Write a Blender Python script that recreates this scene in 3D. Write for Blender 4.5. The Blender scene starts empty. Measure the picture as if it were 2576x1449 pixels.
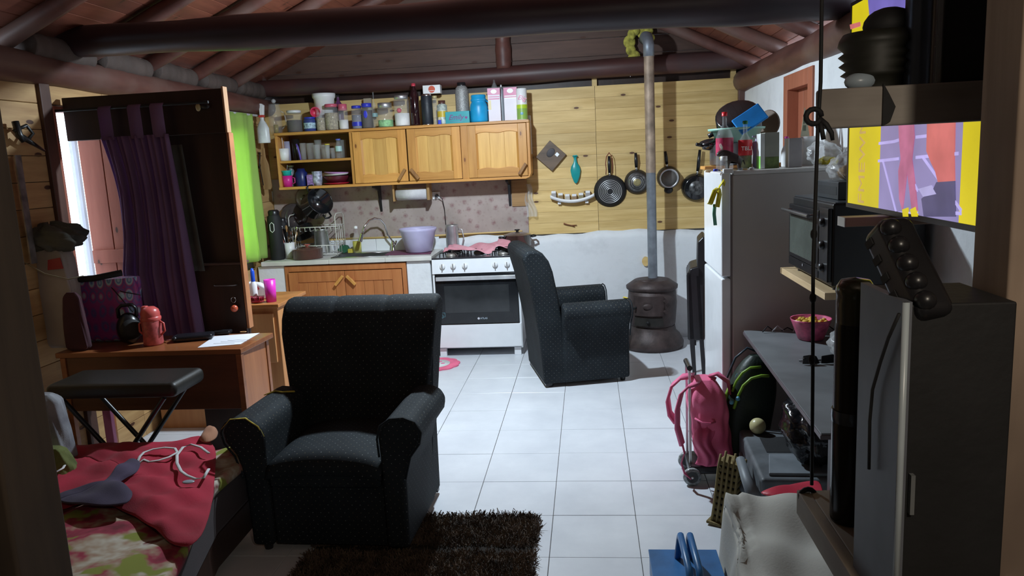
import bpy, math, random
from mathutils import Vector, Matrix
random.seed(11)
PI = math.pi
# ---------------------------------------------------------------- camera
EYE = 1.70
F = 1925.0
AX = ((0.99417233, -0.03161137, -0.10306355), (0.09627627, -0.16976453, 0.98077056), (-0.04850003, -0.98497753, -0.16573177))
AX = Matrix(AX)
sc = bpy.context.scene
COL = sc.collection
cam_data = bpy.data.cameras.new('camera'); cam = bpy.data.objects.new('camera', cam_data); COL.objects.link(cam)
cam_data.sensor_width = 36.0; cam_data.lens = 36.0 * F / 2576.0; cam_data.clip_start = 0.02
mw = Matrix.Identity(4)
for r in range(3):
    mw[r][0] = AX[r][0]; mw[r][1] = -AX[r][1]; mw[r][2] = -AX[r][2]
mw[2][3] = EYE
cam.matrix_world = mw
sc.camera = cam
# ---------------------------------------------------------------- world, lamps, exposure
world = bpy.data.worlds.new('daylight'); sc.world = world; world.use_nodes = True
bg = world.node_tree.nodes['Background']
bg.inputs[0].default_value = (0.72, 0.85, 1.0, 1); bg.inputs[1].default_value = 6.0
def lamp(name, loc, energy, color, radius):
    l = bpy.data.lights.new(name, 'POINT'); l.energy = energy; l.color = color; l.shadow_soft_size = radius
    o = bpy.data.objects.new(name, l); o.location = loc; COL.objects.link(o); return o
BULB = (0.75, 0.89, 1.0)
lamp('ceiling_bulb_light', (-0.80, 4.80, 2.58), 125, BULB, 0.045)
_l = bpy.data.lights.new('bulb_downlight', 'AREA'); _l.shape = 'DISK'; _l.size = 0.09; _l.energy = 64; _l.color = BULB      # LED bulbs throw most of their light away from the base
_o = bpy.data.objects.new('bulb_downlight', _l); _o.location = (-0.80, 4.80, 2.53); COL.objects.link(_o)
lamp('hall_bulb_light', (0.40, -0.15, 2.1), 24.0, (1.0, 0.88, 0.72), 0.05)
vs = sc.view_settings
sc.display_settings.display_device = 'sRGB'
vs.view_transform = 'Standard'; vs.look = 'None'; vs.gamma = 1.0; vs.use_curve_mapping = False
vs.exposure = 0.0
sc.cycles.use_denoising = True
sc.cycles.max_bounces = 6; sc.cycles.transparent_max_bounces = 16
# ---------------------------------------------------------------- helpers
def P(px, py, X=None, Y=None, Z=None):
    r = AX @ Vector((px - 1288.0, py - 724.5, F))
    if X is not None: t = X / r[0]
    elif Y is not None: t = Y / r[1]
    else: t = (Z - EYE) / r[2]
    return Vector((r[0] * t, r[1] * t, r[2] * t + EYE))
def xat(px, Y, z):
    a0, a2 = AX[0][0], AX[0][2]
    b0 = AX[1][0] * Y + AX[2][0] * (z - EYE); b2 = AX[1][2] * Y + AX[2][2] * (z - EYE)
    u = px - 1288.0
    return (F * b0 - u * b2) / (u * a2 - F * a0)
def zat(py, Y, X):
    a1, a2 = AX[2][1], AX[2][2]
    b1 = AX[0][1] * X + AX[1][1] * Y; b2 = AX[0][2] * X + AX[1][2] * Y
    v = py - 724.5
    return EYE + (F * b1 - v * b2) / (v * a2 - F * a1)
def tag(o, label=None, cat=None, group=None, kind=None):
    if label: o['label'] = label
    if cat: o['category'] = cat
    if group: o['group'] = group
    if kind: o['kind'] = kind
    return o
def thing(name, label, cat, loc=(0, 0, 0), rz=0.0, group=None, rot=None, kind=None):
    o = bpy.data.objects.new(name, None); COL.objects.link(o)
    o.location = loc; o.rotation_euler = rot if rot else (0, 0, rz)
    o.empty_display_size = 0.05
    return tag(o, label, cat, group, kind)
class MB:
    def __init__(s): s.v = []; s.f = []; s.sm = []
    def add(s, vs_, fs, smooth=False, M=None):
        k = len(s.v)
        s.v += [tuple(M @ Vector(p)) for p in vs_] if M is not None else [tuple(p) for p in vs_]
        for f in fs: s.f.append(tuple(i + k for i in f)); s.sm.append(smooth)
        return s
    def box(s, x0, x1, y0, y1, z0, z1, M=None):
        v = [(x0, y0, z0), (x1, y0, z0), (x1, y1, z0), (x0, y1, z0), (x0, y0, z1), (x1, y0, z1), (x1, y1, z1), (x0, y1, z1)]
        return s.add(v, [(0, 3, 2, 1), (4, 5, 6, 7), (0, 1, 5, 4), (1, 2, 6, 5), (2, 3, 7, 6), (3, 0, 4, 7)], False, M)
    def lathe(s, prof, o=(0, 0, 0), axis=(0, 0, 1), n=20, sx=1, sy=1, M=None, cap=True):
        ax = Vector(axis).normalized(); q = Vector((0, 0, 1)).rotation_difference(ax).to_matrix(); o = Vector(o)
        v = []; f = []
        for (r, z) in prof:
            for k in range(n):
                a = 2 * PI * k / n
                v.append(tuple(o + q @ Vector((r * math.cos(a) * sx, r * math.sin(a) * sy, z))))
        for i in range(len(prof) - 1):
            for k in range(n):
                f.append((i * n + k, i * n + (k + 1) % n, (i + 1) * n + (k + 1) % n, (i + 1) * n + k))
        s.add(v, f, True, M)
        if cap:
            for i, rev in ((0, True), (len(prof) - 1, False)):
                if prof[i][0] > 1e-4:
                    ring = [v[i * n + k] for k in range(n)]
                    s.add(ring, [tuple(range(n))[::-1] if rev else tuple(range(n))], False, M)
        return s
    def cyl(s, p0, p1, r0, r1=None, n=12, M=None):
        p0 = Vector(p0); p1 = Vector(p1); L = (p1 - p0).length
        return s.lathe([(r0, 0), (r0 if r1 is None else r1, L)], p0, p1 - p0, n, M=M)
    def tube(s, pts, r, n=8, flat=1.0, M=None, closed=False):
        pts = [Vector(p) for p in pts]; m = len(pts); v = []; up = Vector((0, 0, 1)); prev = None
        for i, p in enumerate(pts):
            a = pts[(i - 1) % m] if (closed or i > 0) else p; b = pts[(i + 1) % m] if (closed or i < m - 1) else p
            t = (b - a).normalized()
            if prev is None:
                u = t.cross(up) if abs(t.dot(up)) < 0.95 else t.cross(Vector((0, 1, 0)))
            else: u = prev - t * prev.dot(t)
            u.normalize(); prev = u; w = t.cross(u); rr = r[i] if isinstance(r, (list, tuple)) else r
            for k in range(n):
                ang = 2 * PI * k / n
                v.append(tuple(p + u * (rr * math.cos(ang)) + w * (rr * flat * math.sin(ang))))
        f = []
        for i in range(m if closed else m - 1):
            j = (i + 1) % m
            for k in range(n): f.append((i * n + k, i * n + (k + 1) % n, j * n + (k + 1) % n, j * n + k))
        if not closed: f += [tuple(range(n))[::-1], tuple((m - 1) * n + k for k in range(n))]
        return s.add(v, f, True, M)
    def ribbon(s, pts, wdir, w, th=0.003):
        wd = Vector(wdir).normalized() * (w / 2); pts = [Vector(p) for p in pts]; v = []
        for i, p in enumerate(pts):
            a = pts[max(i - 1, 0)]; b = pts[min(i + 1, len(pts) - 1)]
            nn = (b - a).cross(wd); nn = nn.normalized() * (th / 2) if nn.length > 1e-9 else Vector((0, 0, th / 2))
            v += [tuple(p - wd - nn), tuple(p + wd - nn), tuple(p + wd + nn), tuple(p - wd + nn)]
        f = []
        for i in range(len(pts) - 1):
            for k in range(4): f.append((i * 4 + k, i * 4 + (k + 1) % 4, i * 4 + 4 + (k + 1) % 4, i * 4 + 4 + k))
        f += [(3, 2, 1, 0), tuple((len(pts) - 1) * 4 + k for k in range(4))]
        return s.add(v, f, True)
    def prism(s, pts, a, b, plane='xz', M=None, smooth=False):
        # outline in a plane, extruded along the third axis from a to b
        def mk(p, t):
            return {'xz': (p[0], t, p[1]), 'yz': (t, p[0], p[1]), 'xy': (p[0], p[1], t)}[plane]
        n = len(pts); v = [mk(p, a) for p in pts] + [mk(p, b) for p in pts]
        s.add(v, [tuple(range(n)), tuple(range(2 * n - 1, n - 1, -1))], False, M)
        k = len(s.v) - 2 * n
        for i in range(n):
            j = (i + 1) % n
            s.f.append((k + i, k + n + i, k + n + j, k + j)); s.sm.append(smooth)
        return s
    def grid(s, fn, nu, nv, thick=0.0, closed_u=False):
        v = [tuple(fn(i / nu, j / nv)) for j in range(nv + 1) for i in range(nu + 1)]
        f = [(j * (nu + 1) + i, j * (nu + 1) + i + 1, (j + 1) * (nu + 1) + i + 1, (j + 1) * (nu + 1) + i) for j in range(nv) for i in range(nu)]
        return s.add(v, f, True)
    def ball(s, c, r, n=14, sx=1, sy=1, sz=1, M=None):
        prof = [(max(1e-5, r * math.sin(PI * k / n)), -r * math.cos(PI * k / n) * sz) for k in range(n + 1)]
        return s.lathe(prof, c, n=n + 4, sx=sx, sy=sy, M=M, cap=False)
    def build(s, name, mat, parent=None, bevel=0, seg=2, sub=0, solid=0, jitter=0, loc=None, weld=False):
        me = bpy.data.meshes.new(name); me.from_pydata(s.v, [], s.f)
        me.polygons.foreach_set('use_smooth', s.sm if not ((bevel and seg > 1) or sub) else [True] * len(s.f))
        if s.f and len(s.f) < 60000:
            uv = me.uv_layers.new(name='uv'); me.update()
            dat = [0.0] * (2 * len(me.loops)); vv = me.vertices; lp = me.loops
            for p in me.polygons:
                nx, ny, nz = map(abs, p.normal)
                for li in p.loop_indices:
                    c = vv[lp[li].vertex_index].co
                    if nz >= nx and nz >= ny: a, b = c.x, c.y
                    elif ny >= nx: a, b = c.x, c.z
                    else: a, b = c.y, c.z
                    dat[2 * li] = a; dat[2 * li + 1] = b
            uv.data.foreach_set('uv', dat)
        me.update()
        if mat: me.materials.append(mat)
        o = bpy.data.objects.new(name, me); COL.objects.link(o)
        if parent is not None: o.parent = parent
        if loc: o.location = loc
        if solid: m = o.modifiers.new('solid', 'SOLIDIFY'); m.thickness = solid; m.offset = 0
        if bevel:
            m = o.modifiers.new('bevel', 'BEVEL'); m.width = bevel; m.segments = seg; m.limit_method = 'ANGLE'; m.angle_limit = 0.6
            if seg > 1: w = o.modifiers.new('weighted', 'WEIGHTED_NORMAL'); w.keep_sharp = False; w.weight = 80
        if sub: m = o.modifiers.new('sub', 'SUBSURF'); m.levels = sub; m.render_levels = sub
        return o
def dup(root):
    c = root.copy(); COL.objects.link(c)
    for ch in list(root.children):
        d = dup(ch); d.parent = c
    return c
def rotm(loc=(0, 0, 0), rx=0, ry=0, rz=0):
    from mathutils import Euler
    return Matrix.Translation(Vector(loc)) @ Euler((rx, ry, rz)).to_matrix().to_4x4()
# ---------------------------------------------------------------- materials
MATS = {}
def nodes_of(name):
    m = bpy.data.materials.new(name); m.use_nodes = True; nt = m.node_tree; MATS[name] = m
    return m, nt, nt.nodes['Principled BSDF']
def L(nt, a, b): nt.links.new(a, b)
def ramp(nt, fac, stops, interp='LINEAR'):
    r = nt.nodes.new('ShaderNodeValToRGB'); r.color_ramp.interpolation = interp
    e = r.color_ramp.elements
    while len(e) < len(stops): e.new(0.5)
    for i, (p, c) in enumerate(stops): e[i].position = p; e[i].color = (*c, 1) if len(c) == 3 else c
    L(nt, fac, r.inputs[0]); return r.outputs[0]
def mix(nt, fac, a, b, mode='MIX'):
    m = nt.nodes.new('ShaderNodeMix'); m.data_type = 'RGBA'; m.blend_type = mode
    for sock, val in ((m.inputs[0], fac), (m.inputs[6], a), (m.inputs[7], b)):
        if hasattr(val, 'links'): L(nt, val, sock)
        elif isinstance(val, (tuple, list)): sock.default_value = (*val, 1) if len(val) == 3 else val
        else: sock.default_value = val
    return m.outputs[2]
def coords(nt, kind='pos', scale=(1, 1, 1), rot=(0, 0, 0)):
    if kind == 'pos': s = nt.nodes.new('ShaderNodeNewGeometry').outputs['Position']
    elif kind == 'uv': s = nt.nodes.new('ShaderNodeTexCoord').outputs['UV']
    else: s = nt.nodes.new('ShaderNodeTexCoord').outputs['Object']
    m = nt.nodes.new('ShaderNodeMapping'); m.inputs['Scale'].default_value = scale; m.inputs['Rotation'].default_value = rot
    L(nt, s, m.inputs[0]); return m.outputs[0]
def noise(nt, vec, scale, detail=3, rough=0.5):
    n = nt.nodes.new('ShaderNodeTexNoise'); n.inputs['Scale'].default_value = scale; n.inputs['Detail'].default_value = detail
    n.inputs['Roughness'].default_value = rough; L(nt, vec, n.inputs['Vector']); return n.outputs['Fac']
def voro(nt, vec, scale, rnd=1.0, dims='3D'):
    n = nt.nodes.new('ShaderNodeTexVoronoi'); n.voronoi_dimensions = dims; n.inputs['Scale'].default_value = scale
    n.inputs['Randomness'].default_value = rnd; L(nt, vec, n.inputs['Vector']); return n
def bump(nt, b, h, strength=0.3, dist=0.01):
    n = nt.nodes.new('ShaderNodeBump'); n.inputs['Strength'].default_value = strength; n.inputs['Distance'].default_value = dist
    L(nt, h, n.inputs['Height']); L(nt, n.outputs[0], b.inputs['Normal'])
def mat(name, col, rough=0.5, metal=0.0, var=0.18, nscale=9, bmp=0.0, bscale=60, alpha=1.0, emit=None, trans=0.0, coat=0.0, cs='obj'):
    if name in MATS: return MATS[name]
    m, nt, b = nodes_of(name)
    v = coords(nt, cs); n = noise(nt, v, nscale)
    lo = tuple(c * (1 - var) for c in col); hi = tuple(min(1, c * (1 + var)) for c in col)
    c = ramp(nt, n, [(0.3, lo), (0.7, hi)]); L(nt, c, b.inputs['Base Color'])
    b.inputs['Roughness'].default_value = rough; b.inputs['Metallic'].default_value = metal
    if bmp: bump(nt, b, noise(nt, v, bscale, 4), bmp, 0.004)
    if alpha < 1: b.inputs['Alpha'].default_value = alpha
    if coat: b.inputs['Coat Weight'].default_value = coat
    if emit: b.inputs['Emission Color'].default_value = (*col, 1); b.inputs['Emission Strength'].default_value = emit
    return m
def wood(name, c1, c2, axis='x', knots=0.0, rough=0.55, g=14, cs='pos', along=1.2, knotcol=(0.06, 0.02, 0.008), bmp=0.15, blotch=None):
    if name in MATS: return MATS[name]
    m, nt, b = nodes_of(name)
    sc3 = {'x': (along, g, g), 'y': (g, along, g), 'z': (g, g, along)}[axis]
    v = coords(nt, cs, sc3)
    oi = nt.nodes.new('ShaderNodeObjectInfo')
    add = nt.nodes.new('ShaderNodeVectorMath'); add.operation = 'MULTIPLY_ADD'; L(nt, oi.outputs['Random'], add.inputs[0]); add.inputs[1].default_value = (37, 53, 29); L(nt, v, add.inputs[2])
    n = noise(nt, add.outputs[0], 1.6, 5, 0.6)
    col = ramp(nt, n, [(0.28, c1), (0.5, tuple((a + d) / 2 for a, d in zip(c1, c2))), (0.72, c2)])
    w = nt.nodes.new('ShaderNodeMath'); w.operation = 'MULTIPLY_ADD'; L(nt, oi.outputs['Random'], w.inputs[0]); w.inputs[1].default_value = 0.28; w.inputs[2].default_value = 0.84
    hsv = nt.nodes.new('ShaderNodeHueSaturation'); L(nt, col, hsv.inputs['Color']); L(nt, w.outputs[0], hsv.inputs['Value'])
    col = hsv.outputs[0]
    if knots:
        k3 = {'x': (1.4, 3.4, 1), 'y': (1.4, 3.4, 1), 'z': (3.4, 1.4, 1)}[axis]
        kv = voro(nt, coords(nt, 'uv', k3), 1.75, 1.0, '2D')
        sel = nt.nodes.new('ShaderNodeMath'); sel.operation = 'GREATER_THAN'; sx_ = nt.nodes.new('ShaderNodeSeparateColor'); L(nt, kv.outputs['Color'], sx_.inputs[0]); L(nt, sx_.outputs[0], sel.inputs[0]); sel.inputs[1].default_value = 0.55
        kk = ramp(nt, kv.outputs['Distance'], [(0.0, (1, 1, 1)), (knots * 0.75, (1, 1, 1)), (knots, (0, 0, 0))])
        halo = ramp(nt, kv.outputs['Distance'], [(0.0, (0.55, 0.55, 0.55)), (knots * 2.6, (0, 0, 0))])
        halo = mix(nt, 1.0, halo, sel.outputs[0], 'MULTIPLY'); kk = mix(nt, 1.0, kk, sel.outputs[0], 'MULTIPLY')
        col = mix(nt, halo, col, tuple(x * 0.62 for x in c1)); col = mix(nt, kk, col, knotcol)
    if blotch:
        bn = ramp(nt, noise(nt, coords(nt, cs), 2.2, 4), [(0.45, (0, 0, 0)), (0.68, (1, 1, 1))]); col = mix(nt, bn, col, blotch)
    L(nt, col, b.inputs['Base Color']); b.inputs['Roughness'].default_value = rough
    bump(nt, b, n, bmp, 0.004)
    return m
pine = wood('pine_board', (0.55, 0.36, 0.12), (0.78, 0.57, 0.25), 'x', knots=0.062, bmp=0.05, knotcol=(0.11, 0.045, 0.02))
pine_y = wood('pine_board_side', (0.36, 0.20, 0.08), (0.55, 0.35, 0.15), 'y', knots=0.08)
cabw = wood('cabinet_wood', (0.46, 0.20, 0.045), (0.66, 0.33, 0.085), 'z', knots=0.05, g=16, rough=0.4, knotcol=(0.2, 0.07, 0.02))
cabh = wood('cabinet_wood_across', (0.46, 0.20, 0.045), (0.66, 0.33, 0.085), 'x', g=16, rough=0.4)
redw = wood('red_cabinet_wood', (0.42, 0.14, 0.045), (0.56, 0.22, 0.075), 'z', g=16, rough=0.42)
logm = wood('stained_log', (0.065, 0.022, 0.017), (0.14, 0.052, 0.038), 'y', g=6, rough=0.5, blotch=(0.13, 0.075, 0.06))
logx = wood('stained_log_across', (0.040, 0.014, 0.013), (0.085, 0.032, 0.027), 'x', g=6, rough=0.48, blotch=(0.055, 0.03, 0.03))
beamm = wood('dark_beam_log', (0.016, 0.008, 0.011), (0.040, 0.018, 0.022), 'x', g=6, rough=0.45)
roofw = wood('roof_board', (0.11, 0.028, 0.014), (0.20, 0.058, 0.030), 'y', knots=0.06, g=10, rough=0.6)
gablew = wood('gable_board', (0.060, 0.030, 0.022), (0.11, 0.058, 0.040), 'x', knots=0.07, g=10, rough=0.65)
darkw = wood('dark_closet_wood', (0.018, 0.007, 0.004), (0.040, 0.016, 0.009), 'z', g=10, rough=0.5, cs='obj')
tabw = wood('table_wood', (0.20, 0.065, 0.022), (0.34, 0.12, 0.045), 'x', g=12, rough=0.28, cs='obj')
redboard = wood('red_shutter_wood', (0.30, 0.085, 0.05), (0.42, 0.14, 0.085), 'z', g=9, rough=0.6, knots=0.05)
doorw = wood('red_door_wood', (0.30, 0.09, 0.045), (0.40, 0.13, 0.07), 'z', g=9, rough=0.6)
greyw = wood('weathered_board', (0.30, 0.27, 0.24), (0.52, 0.47, 0.42), 'x', g=12, rough=0.8, cs='obj', blotch=(0.08, 0.06, 0.05))
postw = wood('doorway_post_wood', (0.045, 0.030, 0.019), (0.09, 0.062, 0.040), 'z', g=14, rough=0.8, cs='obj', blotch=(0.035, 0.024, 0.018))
shelfw = wood('shelf_pine', (0.55, 0.38, 0.2), (0.75, 0.56, 0.33), 'y', g=12, rough=0.55, cs='obj')
paleply = wood('pale_plywood', (0.26, 0.22, 0.17), (0.42, 0.36, 0.28), 'y', g=8, rough=0.7, cs='obj', blotch=(0.12, 0.08, 0.05))
# plaster
def plaster(name, col, dirt):
    m, nt, b = nodes_of(name); v = coords(nt, 'pos'); n = noise(nt, v, 3.5, 6, 0.6)
    c = ramp(nt, n, [(0.25, dirt), (0.5, col), (0.8, tuple(min(1, x * 1.04) for x in col))]); L(nt, c, b.inputs['Base Color'])
    b.inputs['Roughness'].default_value = 0.85; bump(nt, b, noise(nt, v, 22, 5), 0.35, 0.01); return m
whitep = plaster('whitewash', (0.74, 0.76, 0.78), (0.60, 0.61, 0.63))
greyp = plaster('dark_render', (0.18, 0.15, 0.13), (0.10, 0.08, 0.07))
# glazed tile
m_, nt, b = nodes_of('floor_tile'); v = coords(nt, 'pos'); oi = nt.nodes.new('ShaderNodeObjectInfo')
c = ramp(nt, noise(nt, v, 2.4, 6, 0.65), [(0.3, (0.56, 0.58, 0.62)), (0.7, (0.68, 0.70, 0.735))])
sp = ramp(nt, voro(nt, v, 14).outputs['Distance'], [(0.0, (1, 1, 1)), (0.035, (0, 0, 0))])
c = mix(nt, sp, c, (0.40, 0.38, 0.36)); L(nt, c, b.inputs['Base Color']); b.inputs['Roughness'].default_value = 0.33
tilem = m_
grout = mat('grout', (0.14, 0.13, 0.12), 0.9)
# armchair cloth: charcoal with a regular scatter of tiny pale dots
m_, nt, b = nodes_of('dotted_charcoal_cloth'); v = coords(nt, 'uv', rot=(0, 0, 0.78))
vo = voro(nt, v, 38, 0.0, '2D'); d = ramp(nt, vo.outputs['Distance'], [(0.0, (1, 1, 1)), (0.055, (1, 1, 1)), (0.09, (0, 0, 0))])
wv = voro(nt, coords(nt, 'uv'), 420, 0.3, '2D')
c = ramp(nt, noise(nt, coords(nt, 'obj'), 5), [(0.3, (0.008, 0.011, 0.014)), (0.7, (0.016, 0.021, 0.025))])
vcol = ramp(nt, noise(nt, coords(nt, 'uv'), 21), [(0.45, (0.12, 0.10, 0.06)), (0.6, (0.22, 0.24, 0.24))])
c = mix(nt, d, c, vcol); L(nt, c, b.inputs['Base Color']); b.inputs['Roughness'].default_value = 0.75
b.inputs['Sheen Weight'].default_value = 0.0; b.inputs['Specular IOR Level'].default_value = 0.22; bump(nt, b, wv.outputs['Distance'], 0.4, 0.002)
chairm = m_
# floral wallpaper
m_, nt, b = nodes_of('floral_wallpaper'); v = coords(nt, 'uv')
vo = voro(nt, v, 8.5, 0.85, '2D'); d = ramp(nt, vo.outputs['Distance'], [(0.0, (0.9, 0.9, 0.9)), (0.13, (0.5, 0.5, 0.5)), (0.24, (0, 0, 0))])
d = mix(nt, 1.0, d, ramp(nt, noise(nt, v, 60, 3), [(0.35, (0.3, 0.3, 0.3)), (0.6, (1, 1, 1))]), 'MULTIPLY')
v2 = voro(nt, v, 19, 1.0, '2D'); d2 = ramp(nt, v2.outputs['Distance'], [(0.0, (0.6, 0.6, 0.6)), (0.22, (0, 0, 0))])
c = ramp(nt, noise(nt, v, 5, 4), [(0.3, (0.33, 0.265, 0.235)), (0.7, (0.44, 0.36, 0.33))])
c = mix(nt, d2, c, (0.30, 0.22, 0.19)); c = mix(nt, d, c, (0.20, 0.07, 0.08)); L(nt, c, b.inputs['Base Color']); b.inputs['Roughness'].default_value = 0.55
wallpap = m_
# paisley bag
m_, nt, b = nodes_of('magenta_patterned_cloth'); v = coords(nt, 'obj', (1, 1, 0.62))
vo = voro(nt, v, 19, 0.2); c = ramp(nt, vo.outputs['Distance'], [(0.0, (0.05, 0.06, 0.30)), (0.12, (0.5, 0.62, 0.72)), (0.24, (0.10, 0.20, 0.45)), (0.32, (0.42, 0.60, 0.68)), (0.44, (0.42, 0.03, 0.22)), (0.52, (0.12, 0.10, 0.32)), (0.64, (0.36, 0.05, 0.24))])
L(nt, c, b.inputs['Base Color']); b.inputs['Roughness'].default_value = 0.45; bump(nt, b, noise(nt, coords(nt, 'obj'), 18, 4), 0.5, 0.01)
paisley = m_
def cloth(name, c1, c2, scale=3.5, rough=0.9, weave=260, bstr=0.35):
    m, nt, b = nodes_of(name); v = coords(nt, 'obj')
    c = ramp(nt, noise(nt, v, scale, 4), [(0.35, c1), (0.65, c2)]); L(nt, c, b.inputs['Base Color']); b.inputs['Roughness'].default_value = rough
    b.inputs['Sheen Weight'].default_value = 0.04; bump(nt, b, noise(nt, v, weave, 2), bstr, 0.002); return m
red_cl = cloth('red_jersey_cloth', (0.24, 0.004, 0.018), (0.40, 0.008, 0.035))
purple_cl = cloth('dark_purple_cloth', (0.030, 0.022, 0.045), (0.06, 0.04, 0.085))
m_, nt, b = nodes_of('printed_blanket'); v = coords(nt, 'obj'); n1 = noise(nt, v, 3.6, 4, 0.6); n2 = noise(nt, coords(nt, 'obj', (1, 1, 1), (0, 0, 1)), 5.5, 3)
c = ramp(nt, n1, [(0.36, (0.13, 0.012, 0.02)), (0.44, (0.28, 0.025, 0.05)), (0.50, (0.34, 0.24, 0.16)), (0.57, (0.50, 0.46, 0.38)), (0.62, (0.16, 0.03, 0.03))])
c = mix(nt, ramp(nt, n2, [(0.57, (0, 0, 0)), (0.61, (1, 1, 1))]), c, (0.20, 0.22, 0.03)); L(nt, c, b.inputs['Base Color']); b.inputs['Roughness'].default_value = 0.9
blanketm = m_
curtg = cloth('lime_curtain_cloth', (0.42, 0.62, 0.14), (0.52, 0.72, 0.20), 2.0)
nt = curtg.node_tree; pb = nt.nodes['Principled BSDF']; tr = nt.nodes.new('ShaderNodeBsdfTranslucent'); tr.inputs[0].default_value = (0.55, 0.80, 0.22, 1)
ms = nt.nodes.new('ShaderNodeMixShader'); ms.inputs[0].default_value = 0.5; out = nt.nodes['Material Output']; L(nt, pb.outputs[0], ms.inputs[1]); L(nt, tr.outputs[0], ms.inputs[2]); L(nt, ms.outputs[0], out.inputs[0])
curtp = cloth('plum_curtain_cloth', (0.20, 0.11, 0.21), (0.30, 0.18, 0.32), 2.0)
nt = curtp.node_tree; pb = nt.nodes['Principled BSDF']; tr = nt.nodes.new('ShaderNodeBsdfTranslucent'); tr.inputs[0].default_value = (0.30, 0.18, 0.42, 1)
ms = nt.nodes.new('ShaderNodeMixShader'); ms.inputs[0].default_value = 0.35; out = nt.nodes['Material Output']; L(nt, pb.outputs[0], ms.inputs[1]); L(nt, tr.outputs[0], ms.inputs[2]); L(nt, ms.outputs[0], out.inputs[0])
beige_cl = cloth('beige_fleece', (0.36, 0.34, 0.30), (0.46, 0.44, 0.39), 2.5, weave=120)
pink_cl = cloth('pink_towel', (0.62, 0.25, 0.30), (0.75, 0.36, 0.42), 6, weave=150)
bagpink = cloth('pink_nylon', (0.66, 0.10, 0.22), (0.80, 0.17, 0.32), 4, rough=0.6)
greycl = cloth('dark_grey_cloth', (0.04, 0.042, 0.036), (0.085, 0.085, 0.07), 4)
rugm = cloth('brown_shag', (0.045, 0.028, 0.018), (0.13, 0.088, 0.06), 14)
black = mat('black_plastic', (0.012, 0.012, 0.014), 0.32, var=0.3)
blackm = mat('matt_black', (0.010, 0.010, 0.011), 0.7, var=0.3, bmp=0.2)
blacke = mat('black_enamel', (0.010, 0.011, 0.013), 0.16, coat=0.5)
castiron = mat('brown_cast_iron', (0.060, 0.042, 0.040), 0.55, 0.3, 0.35, 14, bmp=0.35)
steel = mat('brushed_steel', (0.55, 0.56, 0.57), 0.25, 1.0)
chrome = mat('chrome', (0.75, 0.76, 0.78), 0.08, 1.0, 0.03)
alu = mat('dull_aluminium', (0.62, 0.63, 0.64), 0.38, 0.9)
galv = mat('galvanised_pipe', (0.26, 0.29, 0.33), 0.5, 0.55, 0.25, 12, bmp=0.15)
pipeup = mat('scorched_pipe', (0.36, 0.27, 0.20), 0.6, 0.25, 0.4, 10, bmp=0.2)
whitee = mat('white_enamel', (0.80, 0.82, 0.85), 0.22, var=0.03, coat=0.3)
whitepl = mat('white_plastic', (0.80, 0.80, 0.80), 0.4, var=0.05)
ovenglass = mat('oven_glass', (0.012, 0.013, 0.015), 0.12, var=0.2)
fridgem = mat('fridge_side_shade', (0.50, 0.47, 0.44), 0.38, var=0.06, nscale=3)  # shade of the fridge side is toned into this grey
glass = mat('clear_glass', (0.72, 0.76, 0.78), 0.04, var=0.02, alpha=0.12, coat=0.6)
filmm = mat('clear_plastic_film', (0.75, 0.76, 0.77), 0.12, var=0.1, alpha=0.38, bmp=0.9, bscale=35)
bagfilm = mat('black_bag_film', (0.008, 0.008, 0.010), 0.14, bmp=1.0, bscale=16)
foam = mat('yellow_foam', (0.46, 0.36, 0.05), 0.9, var=0.5, nscale=30)
def pl(c, rough=0.38, name=None, **k):
    return mat(name or 'plastic_%02d_%02d_%02d' % tuple(int(99 * x) for x in c), c, rough, var=0.08, **k)
# ================================================================ THE ROOM
XL, XR, YB = -3.00, 1.38, 7.10      # side wall faces, back wall face
RX = -0.78                          # ridge
SL = 0.46                           # roof slope
def roofz(x, base=2.42): return base + SL * (x - XL if x < RX else (XR - x) * (RX - XL) / (XR - RX))
# floor: grout bed with every tile its own piece
fl = MB().box(-3.3, 1.7, -2.2, 7.3, -0.12, -0.006).build('floor', grout); tag(fl, kind='structure')
TS = 0.3923
tb = MB().box(0.0015, TS - 0.0015, 0.0015, TS - 0.0015, -0.008, 0.0).build('tile', tilem, fl, bevel=0.0012, seg=1)
tiles = [(i, j) for j in range(-4, 11) for i in range(-8, 5)]
first = True
for i, j in tiles:
    x = -0.217 + i * TS; y = 3.058 + j * TS
    if x < XL - TS or x > XR or y > YB: continue
    if first: o = tb; first = False
    else: o = tb.copy(); COL.objects.link(o)
    o.location = (x, y, random.uniform(-0.0008, 0.0008))
# back wall
wb = MB().box(-3.3, 1.7, YB + 0.03, YB + 0.2, 0, 2.30).build('wall_back', whitep); tag(wb, kind='structure')
MB().box(-3.3, 1.7, YB + 0.03, YB + 0.2, 2.30, 2.46).build('gap_shade_strip', darkw, wb)  # dark strip painting the shaded gap between boards and log
pts = []
n = 60
def lower(u, v):
    x = -3.0 + 4.4 * u; z = 1.0 * v
    top = 1.0 + 0.012 * math.sin(x * 5) + 0.008 * math.sin(x * 17)
    y = YB - 0.012 * math.sin(x * 3 + z * 5) - (0.02 if v < 0.98 else 0)
    return (x, y - 0.02, top * v)
tag(MB().grid(lower, n, 14).build('plaster_dado', whitep, wb, solid=0.02), 'whitewashed lower band of the wall')
bh = 0.1008
bseg = [(-3.0, 0.085), (0.087, 1.38)]
for k in range(13):
    z0 = 1.0 + k * bh
    for (a, c) in bseg:
        h = bh - 0.0012
        if z0 + h > 2.335: h = 2.33 - z0
        MB().box(a, c - 0.001, YB - 0.018 + random.uniform(-.0015, .0015), YB + 0.03, z0, z0 + h).build('board', pine, wb)
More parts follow.
